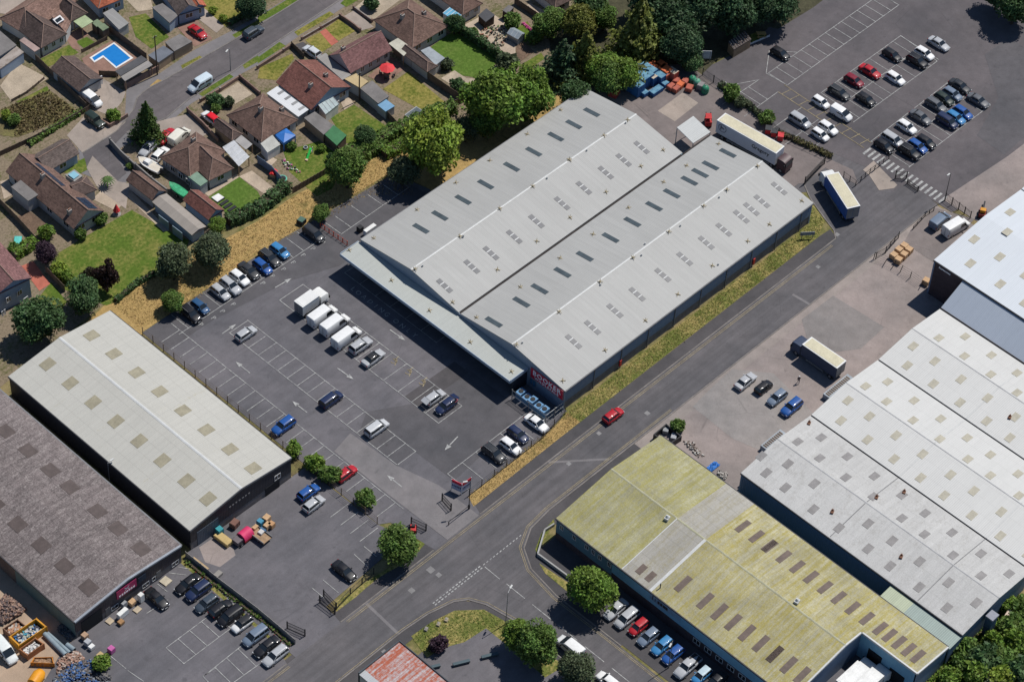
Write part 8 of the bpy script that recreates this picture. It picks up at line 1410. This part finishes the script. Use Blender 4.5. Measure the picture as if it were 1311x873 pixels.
for k in range(4):
    a = .6+k*1.57; p = T('10',658,372,.7); c_ = thing('patio_chair', 'dark patio chair %s of the table under the red parasol' % ('above','left','below','right')[k], 'chair', (p[0]+1.25*math.cos(a),p[1]+1.25*math.sin(a),.03), a, 'patio chairs'); MB().box(-.25,-.25,.4,.25,.25,.46).build('seat', BLKP, c_, loc=(0,0,0)); MB().box(.2,-.25,.46,.27,.25,.95).build('backrest', BLKP, c_, loc=(0,0,0)); [MB().box(x-.03,y-.03,0,x+.03,y+.03,.4).build('leg', BLKP, c_, loc=(0,0,0)) for x in (-.2,.2) for y in (-.2,.2)]
def boat(label, at, rz, L, W, hull, inside, cabin=True, eng=True):
    t_ = thing('boat', label, 'boat', (*at,.5), rz, 'boats'); st = [(-L/2,.85,0),(-L*.2,1,0),(L*.15,.95,.02),(L*.35,.65,.1),(L/2,.05,.25)]; b = MB()
    b.loft([[(x,-W/2*k,.8+z),(x,-W/2*k*.8,.25+z),(x,0,.05+z),(x,W/2*k*.8,.25+z),(x,W/2*k,.8+z)] for x,k,z in st]); b.build('hull', hull, t_, smooth=50, loc=(0,0,0)); b = MB(); b.face([(x,W/2*k*.82,.82+z) for x,k,z in st]+[(x,-W/2*k*.82,.82+z) for x,k,z in st[::-1]]); b.build('deck', inside, t_, loc=(0,0,0))
    if cabin: MB().obox(L*.08,0,.82,1.35,L*.3,W*.55,0,0,.7,.8).build('cabin', WHITEP, t_, loc=(0,0,0)); MB().obox(L*.19,0,1.0,1.3,.06,W*.42).build('windscreen', GLASS, t_, loc=(0,0,0))
    if eng: MB().obox(-L/2-.2,0,.3,1.25,.4,.35).build('outboard_motor', BLKP, t_, loc=(0,0,0))
    MB().box(-L*.4,-.5,-.3,L*.3,-.4,0).box(-L*.4,.4,-.3,L*.3,.5,0).box(L*.3,-.5,-.3,L*.4,.5,-.2).build('trailer', STEEL, t_, loc=(0,0,0)); [ob('wheel', WH[.31], t_, loc=(-.4,s_*W*.42,-.18)) for s_ in (-1,1)]
boat('white motor boat with black outboard on the bungalow drive', Z('8',320,400,.9), math.radians(98), 5.2, 2.1, mat('boat_white',(.66,.66,.64),.35), mat('boat_cream',(.55,.50,.42),.6)); boat('green tarpaulin-covered dinghy beside the brown tiled garage', Z('8',600,650,.8), math.radians(92), 4.4, 1.7, mat('dinghy_green',(.02,.22,.09),.5), mat('dinghy_cover',(.04,.30,.14),.5,.35,1.5), False, False)
t_ = thing('garden_slide', 'green plastic slide on the toy-strewn lawn', 'slide', (*Z('h',840,275,.6),.02), math.radians(205)); sg_ = mat('slide_green',(.03,.42,.07),.4); b = MB(); b.slab([(-1.1,-.22,1.2),(-.8,-.22,1.2),(.9,-.22,.25),(.9,.22,.25),(-.8,.22,1.2),(-1.1,.22,1.2)],.08); b.build('chute', sg_, t_, loc=(0,0,0)); [MB().box(-1.2,y-.05,0,-1.1,y+.05,1.5).build('ladder_rail', PALEWIN, t_, loc=(0,0,0)) for y in (-.25,.25)]; [MB().box(-1.2,-.2,z,-1.1,.2,z+.06).build('rung', PALEWIN, t_, loc=(0,0,0)) for z in (.35,.7,1.05)]; MB().box(.9,-.24,.1,1.3,.24,.25).build('slide_end', mat('slide_tan',(.5,.36,.24),.6), t_, loc=(0,0,0))
t_ = thing('trampoline', 'small round trampoline with green rim in the toy garden', 'trampoline', (*Z('h',590,500,.5),.02)); MB().cyl((0,0,.45),(0,0,.5),.95,None,18).build('rim', mat('tramp_rim',(.10,.36,.26),.5), t_, loc=(0,0,0)); MB().cyl((0,0,.505),(0,0,.52),.72,None,18).build('mat', BLKP, t_, loc=(0,0,0)); [MB().cyl((.8*math.cos(a),.8*math.sin(a),0),(.8*math.cos(a),.8*math.sin(a),.45),.04,None,5).build('leg', STEEL, t_, loc=(0,0,0)) for a in (0,1.57,3.14,4.71)]
t_ = thing('toy_house', 'red-roofed toy house in the toy garden', 'play house', (*Z('h',510,445,.8),.02), .5); MB().box(-.6,-.5,0,.6,.5,.8).build('wall', mat('toy_tan',(.5,.35,.2),.6), t_, loc=(0,0,0)); MB().add([(-.7,-.6,.8),(.7,-.6,.8),(.7,.6,.8),(-.7,.6,.8),(-.7,0,1.2),(.7,0,1.2)],[(0,1,5,4),(2,3,4,5),(0,4,3),(1,2,5),(3,2,1,0)]).build('roof', mat('toy_red',(.6,.03,.03),.5), t_, loc=(0,0,0))
t_ = thing('sandpit', 'turquoise square sandpit cover beside the garden fence', 'sandpit', (*Z('9',165,60,.2),.02), .8); MB().obox(0,0,0,.22,2.2,1.3).build('tray', mat('pit_turquoise',(.06,.36,.32),.5), t_, loc=(0,0,0)); MB().obox(0,0,.22,.26,2.0,1.1).build('cover', mat('pit_cover',(.10,.45,.40),.5), t_, loc=(0,0,0))
t_ = thing('bird_table', 'small white and grey garden ornament on the swing garden lawn', 'ornament', (*Z('h',810,210,.3),.02)); MB().cyl((0,0,0),(0,0,.35),.35,.42,12).build('bowl', mat('bowl_grey',(.35,.36,.37),.5), t_, loc=(0,0,0)); MB().cyl((0,0,.35),(0,0,.37),.3,None,12).build('water', GLASS, t_, loc=(0,0,0))
t_ = thing('glass_frame', 'glazed cold frames at the end of the parched lawn', 'cold frame', (*T('10',800,580,.3),.02), math.radians(3)); MB().box(-1.6,-1.2,0,1.6,1.2,.4).build('frame', mat('frame_grey',(.28,.29,.29),.6), t_, loc=(0,0,0)); [MB().box(x-.45,-1.0,.4,x+.45,1.0,.44).build('pane', mat('frame_glass',(.10,.12,.13),.1), t_, loc=(0,0,0)) for x in (-1.0,0,1.0)]
t_ = thing('garden_greenhouse', 'small glass greenhouse beside the vegetable bed', 'greenhouse', (*Z('6',760,270,1),.02), .1); MB().box(-1.1,-1.3,0,1.1,1.3,1.6).build('glass_wall', mat('greenhouse_glass',(.16,.19,.22),.1,spec=.6), t_, loc=(0,0,0)); MB().add([(-1.15,-1.35,1.6),(1.15,-1.35,1.6),(1.15,1.35,1.6),(-1.15,1.35,1.6),(0,-1.35,2.2),(0,1.35,2.2)],[(0,4,5,3),(1,2,5,4),(0,1,4),(2,3,5)]).build('glass_roof', mat('greenhouse_roof',(.26,.30,.33),.1,spec=.6), t_, loc=(0,0,0)); [MB().cyl((-1.15,y,1.62),(0,y,2.22),.03,None,4).build('glazing_bar', PALEWIN, t_, loc=(0,0,0)) for y in (-1.35,-.45,.45,1.35)]
t_ = thing('flower_bed', 'strip of pink flowers beside the small lawn', 'flowers', (*Z('6',850,215),.02), world=True); fp = scatter(ZL('6',[(800,180),(820,175),(905,245),(890,255)]),300); V = quads(np.column_stack([fp, rng.uniform(.1,.4,len(fp))]), np.tile([0,0,1.],(len(fp),1)), .12, .6); o = ob('blossom', leaf_mesh('blossom', V), t_); o.color = (.55,.10,.30,1); o['kind'] = 'stuff'
t_ = thing('garden_steps', 'white and black slatted deck beside the bright lawn', 'decking', (*T('01',1130,240),.03), world=True); MB().prism(TL('01',[(1075,215),(1110,195),(1140,215),(1105,238)]),.05,.3).build('white_board', WHITEP, t_)
for k in range(5): x0_, y0_ = 1095+22*k*.9, 232+15*k; MB().prism(TL('01',[(x0_,y0_),(x0_+38,y0_-24),(x0_+50,y0_-15),(x0_+12,y0_+9)]),.05,.22).build('slat', BLKP, t_)
t_ = thing('palm_tree', 'small palm on the paved drive of the L-shaped bungalow', 'tree', (*Z('7',1060,570),.02)); MB().cyl((0,0,0),(.1,0,1.8),.14,.10,7).build('trunk', BARK, t_, loc=(0,0,0)); b = MB()
for k in range(14):
    a = k*.449; L = 1.5; pts_ = [(.15+L*f*math.cos(a), L*f*math.sin(a), 1.8+.5*f-1.1*f*f) for f in (0,.35,.7,1)]
    for i in range(3): p, q = pts_[i], pts_[i+1]; w0, w1 = (.16,.2,.12,.02)[i], (.16,.2,.12,.02)[i+1]; nx, ny = -math.sin(a), math.cos(a); b.add([(p[0]-nx*w0,p[1]-ny*w0,p[2]-.05),(p[0]+nx*w0,p[1]+ny*w0,p[2]-.05),(q[0]+nx*w1,q[1]+ny*w1,q[2]-.05),(q[0]-nx*w1,q[1]-ny*w1,q[2]-.05)],[(0,1,2,3)])
o = b.build('fronds', LEAF, t_, loc=(0,0,0)); o.color = (.07,.12,.03,1)
# ================================================================== people
SKIN = mat('skin', (.45,.27,.19), .6, .05)
def person(label, at, rz, top, legs, hair, pose):
    """one continuous skinned body; pose maps joints to points (metres, facing +x)"""
    J = dict(pel=(0,0,.95), chest=(.02,0,1.32), neck=(.03,0,1.50), head=(.05,0,1.68), hl=(0,.10,.90), hr=(0,-.10,.90), kl=(.05,.11,.5), kr=(.05,-.11,.5), al=(0,.11,.08), ar=(0,-.11,.08), tl=(.16,.12,.04), tr=(.16,-.12,.04), sl=(.02,.20,1.42), sr=(.02,-.20,1.42), el=(.02,.26,1.13), er=(.02,-.26,1.13), wl=(.12,.27,.90), wr=(.12,-.27,.90), fl=(.17,.27,.80), fr=(.17,-.27,.80)); J.update(pose)
    R_ = dict(pel=.15, chest=.16, neck=.06, head=.11, hl=.095, hr=.095, kl=.065, kr=.065, al=.045, ar=.045, tl=.04, tr=.04, sl=.07, sr=.07, el=.048, er=.048, wl=.034, wr=.034, fl=.03, fr=.03)
    E_l = [('pel','chest'),('chest','neck'),('neck','head'),('pel','hl'),('pel','hr'),('hl','kl'),('hr','kr'),('kl','al'),('kr','ar'),('al','tl'),('ar','tr'),('chest','sl'),('chest','sr'),('sl','el'),('sr','er'),('el','wl'),('er','wr'),('wl','fl'),('wr','fr')]
    ks = list(J); me = bpy.data.meshes.new('body'); me.from_pydata([J[k] for k in ks], [(ks.index(a),ks.index(c)) for a, c in E_l], []); o = bpy.data.objects.new('body', me); COL.objects.link(o)
    sk = o.modifiers.new('skin','SKIN'); o.modifiers.new('sub','SUBSURF').levels = 1
    for i, k in enumerate(ks): me.skin_vertices[0].data[i].radius = (R_[k],R_[k]); me.skin_vertices[0].data[i].use_root = (k == 'pel')
    bpy.context.view_layer.update(); m2 = bpy.data.meshes.new_from_object(o.evaluated_get(bpy.context.evaluated_depsgraph_get())); bpy.data.objects.remove(o)
    m2.materials.clear(); [m2.materials.append(m) for m in (top, legs, SKIN, BLKP)]
    for p in m2.polygons:
        c = p.center; p.use_smooth = True; p.material_index = 3 if c.z < .11 else 1 if c.z < .97 and abs(c.y) < .24 else 2 if (c.z > 1.50 or (abs(c.y) > .22 and c.z < 1.02)) else 0
    t_ = thing('person', label, 'person', (*at,.06), rz); bo = ob('body', m2, t_, loc=(0,0,0)); hd = J['head']
    b = MB(); b.loft([[(hd[0]-.02+r_*math.cos(k*.785),hd[1]+r_*math.sin(k*.785),hd[2]+z) for k in range(8)] for r_, z in ((.125,.0),(.13,.06),(.09,.12),(.02,.145))]); b.build('hair', hair, t_, smooth=60, loc=(0,0,0))
person('person in pink top leaning into the open boot of the blue car', T('12',1012,378,.4), math.radians(185), mat('pink_top',(.55,.16,.18),.8), mat('dark_trousers',(.04,.045,.07),.8), mat('brown_hair',(.06,.035,.02),.7), dict(chest=(.14,0,1.28), neck=(.24,0,1.42), head=(.33,0,1.54), sl=(.16,.20,1.36), sr=(.16,-.20,1.36), el=(.34,.24,1.15), er=(.34,-.24,1.15), wl=(.56,.2,1.08), wr=(.56,-.2,1.08), fl=(.66,.18,1.05), fr=(.66,-.18,1.05)))
person('walking person in dark clothes and white cap in the concrete yard', T('32',163,278,.2), math.radians(30), mat('dark_jacket',(.03,.03,.04),.8), mat('dark_trousers',(.04,.045,.07),.8), mat('white_cap',(.7,.7,.68),.7), dict(kl=(.25,.11,.52), al=(.22,.11,.1), tl=(.38,.12,.08), kr=(-.05,-.11,.5), ar=(-.32,-.11,.14), tr=(-.2,-.12,.06), el=(-.12,.26,1.14), wl=(-.1,.27,.9), fl=(-.08,.27,.8), er=(.14,-.26,1.14), wr=(.3,-.26,.98), fr=(.38,-.26,.92)))
for o in bpy.data.objects:
    if '_wc' in o.keys(): del o['_wc']
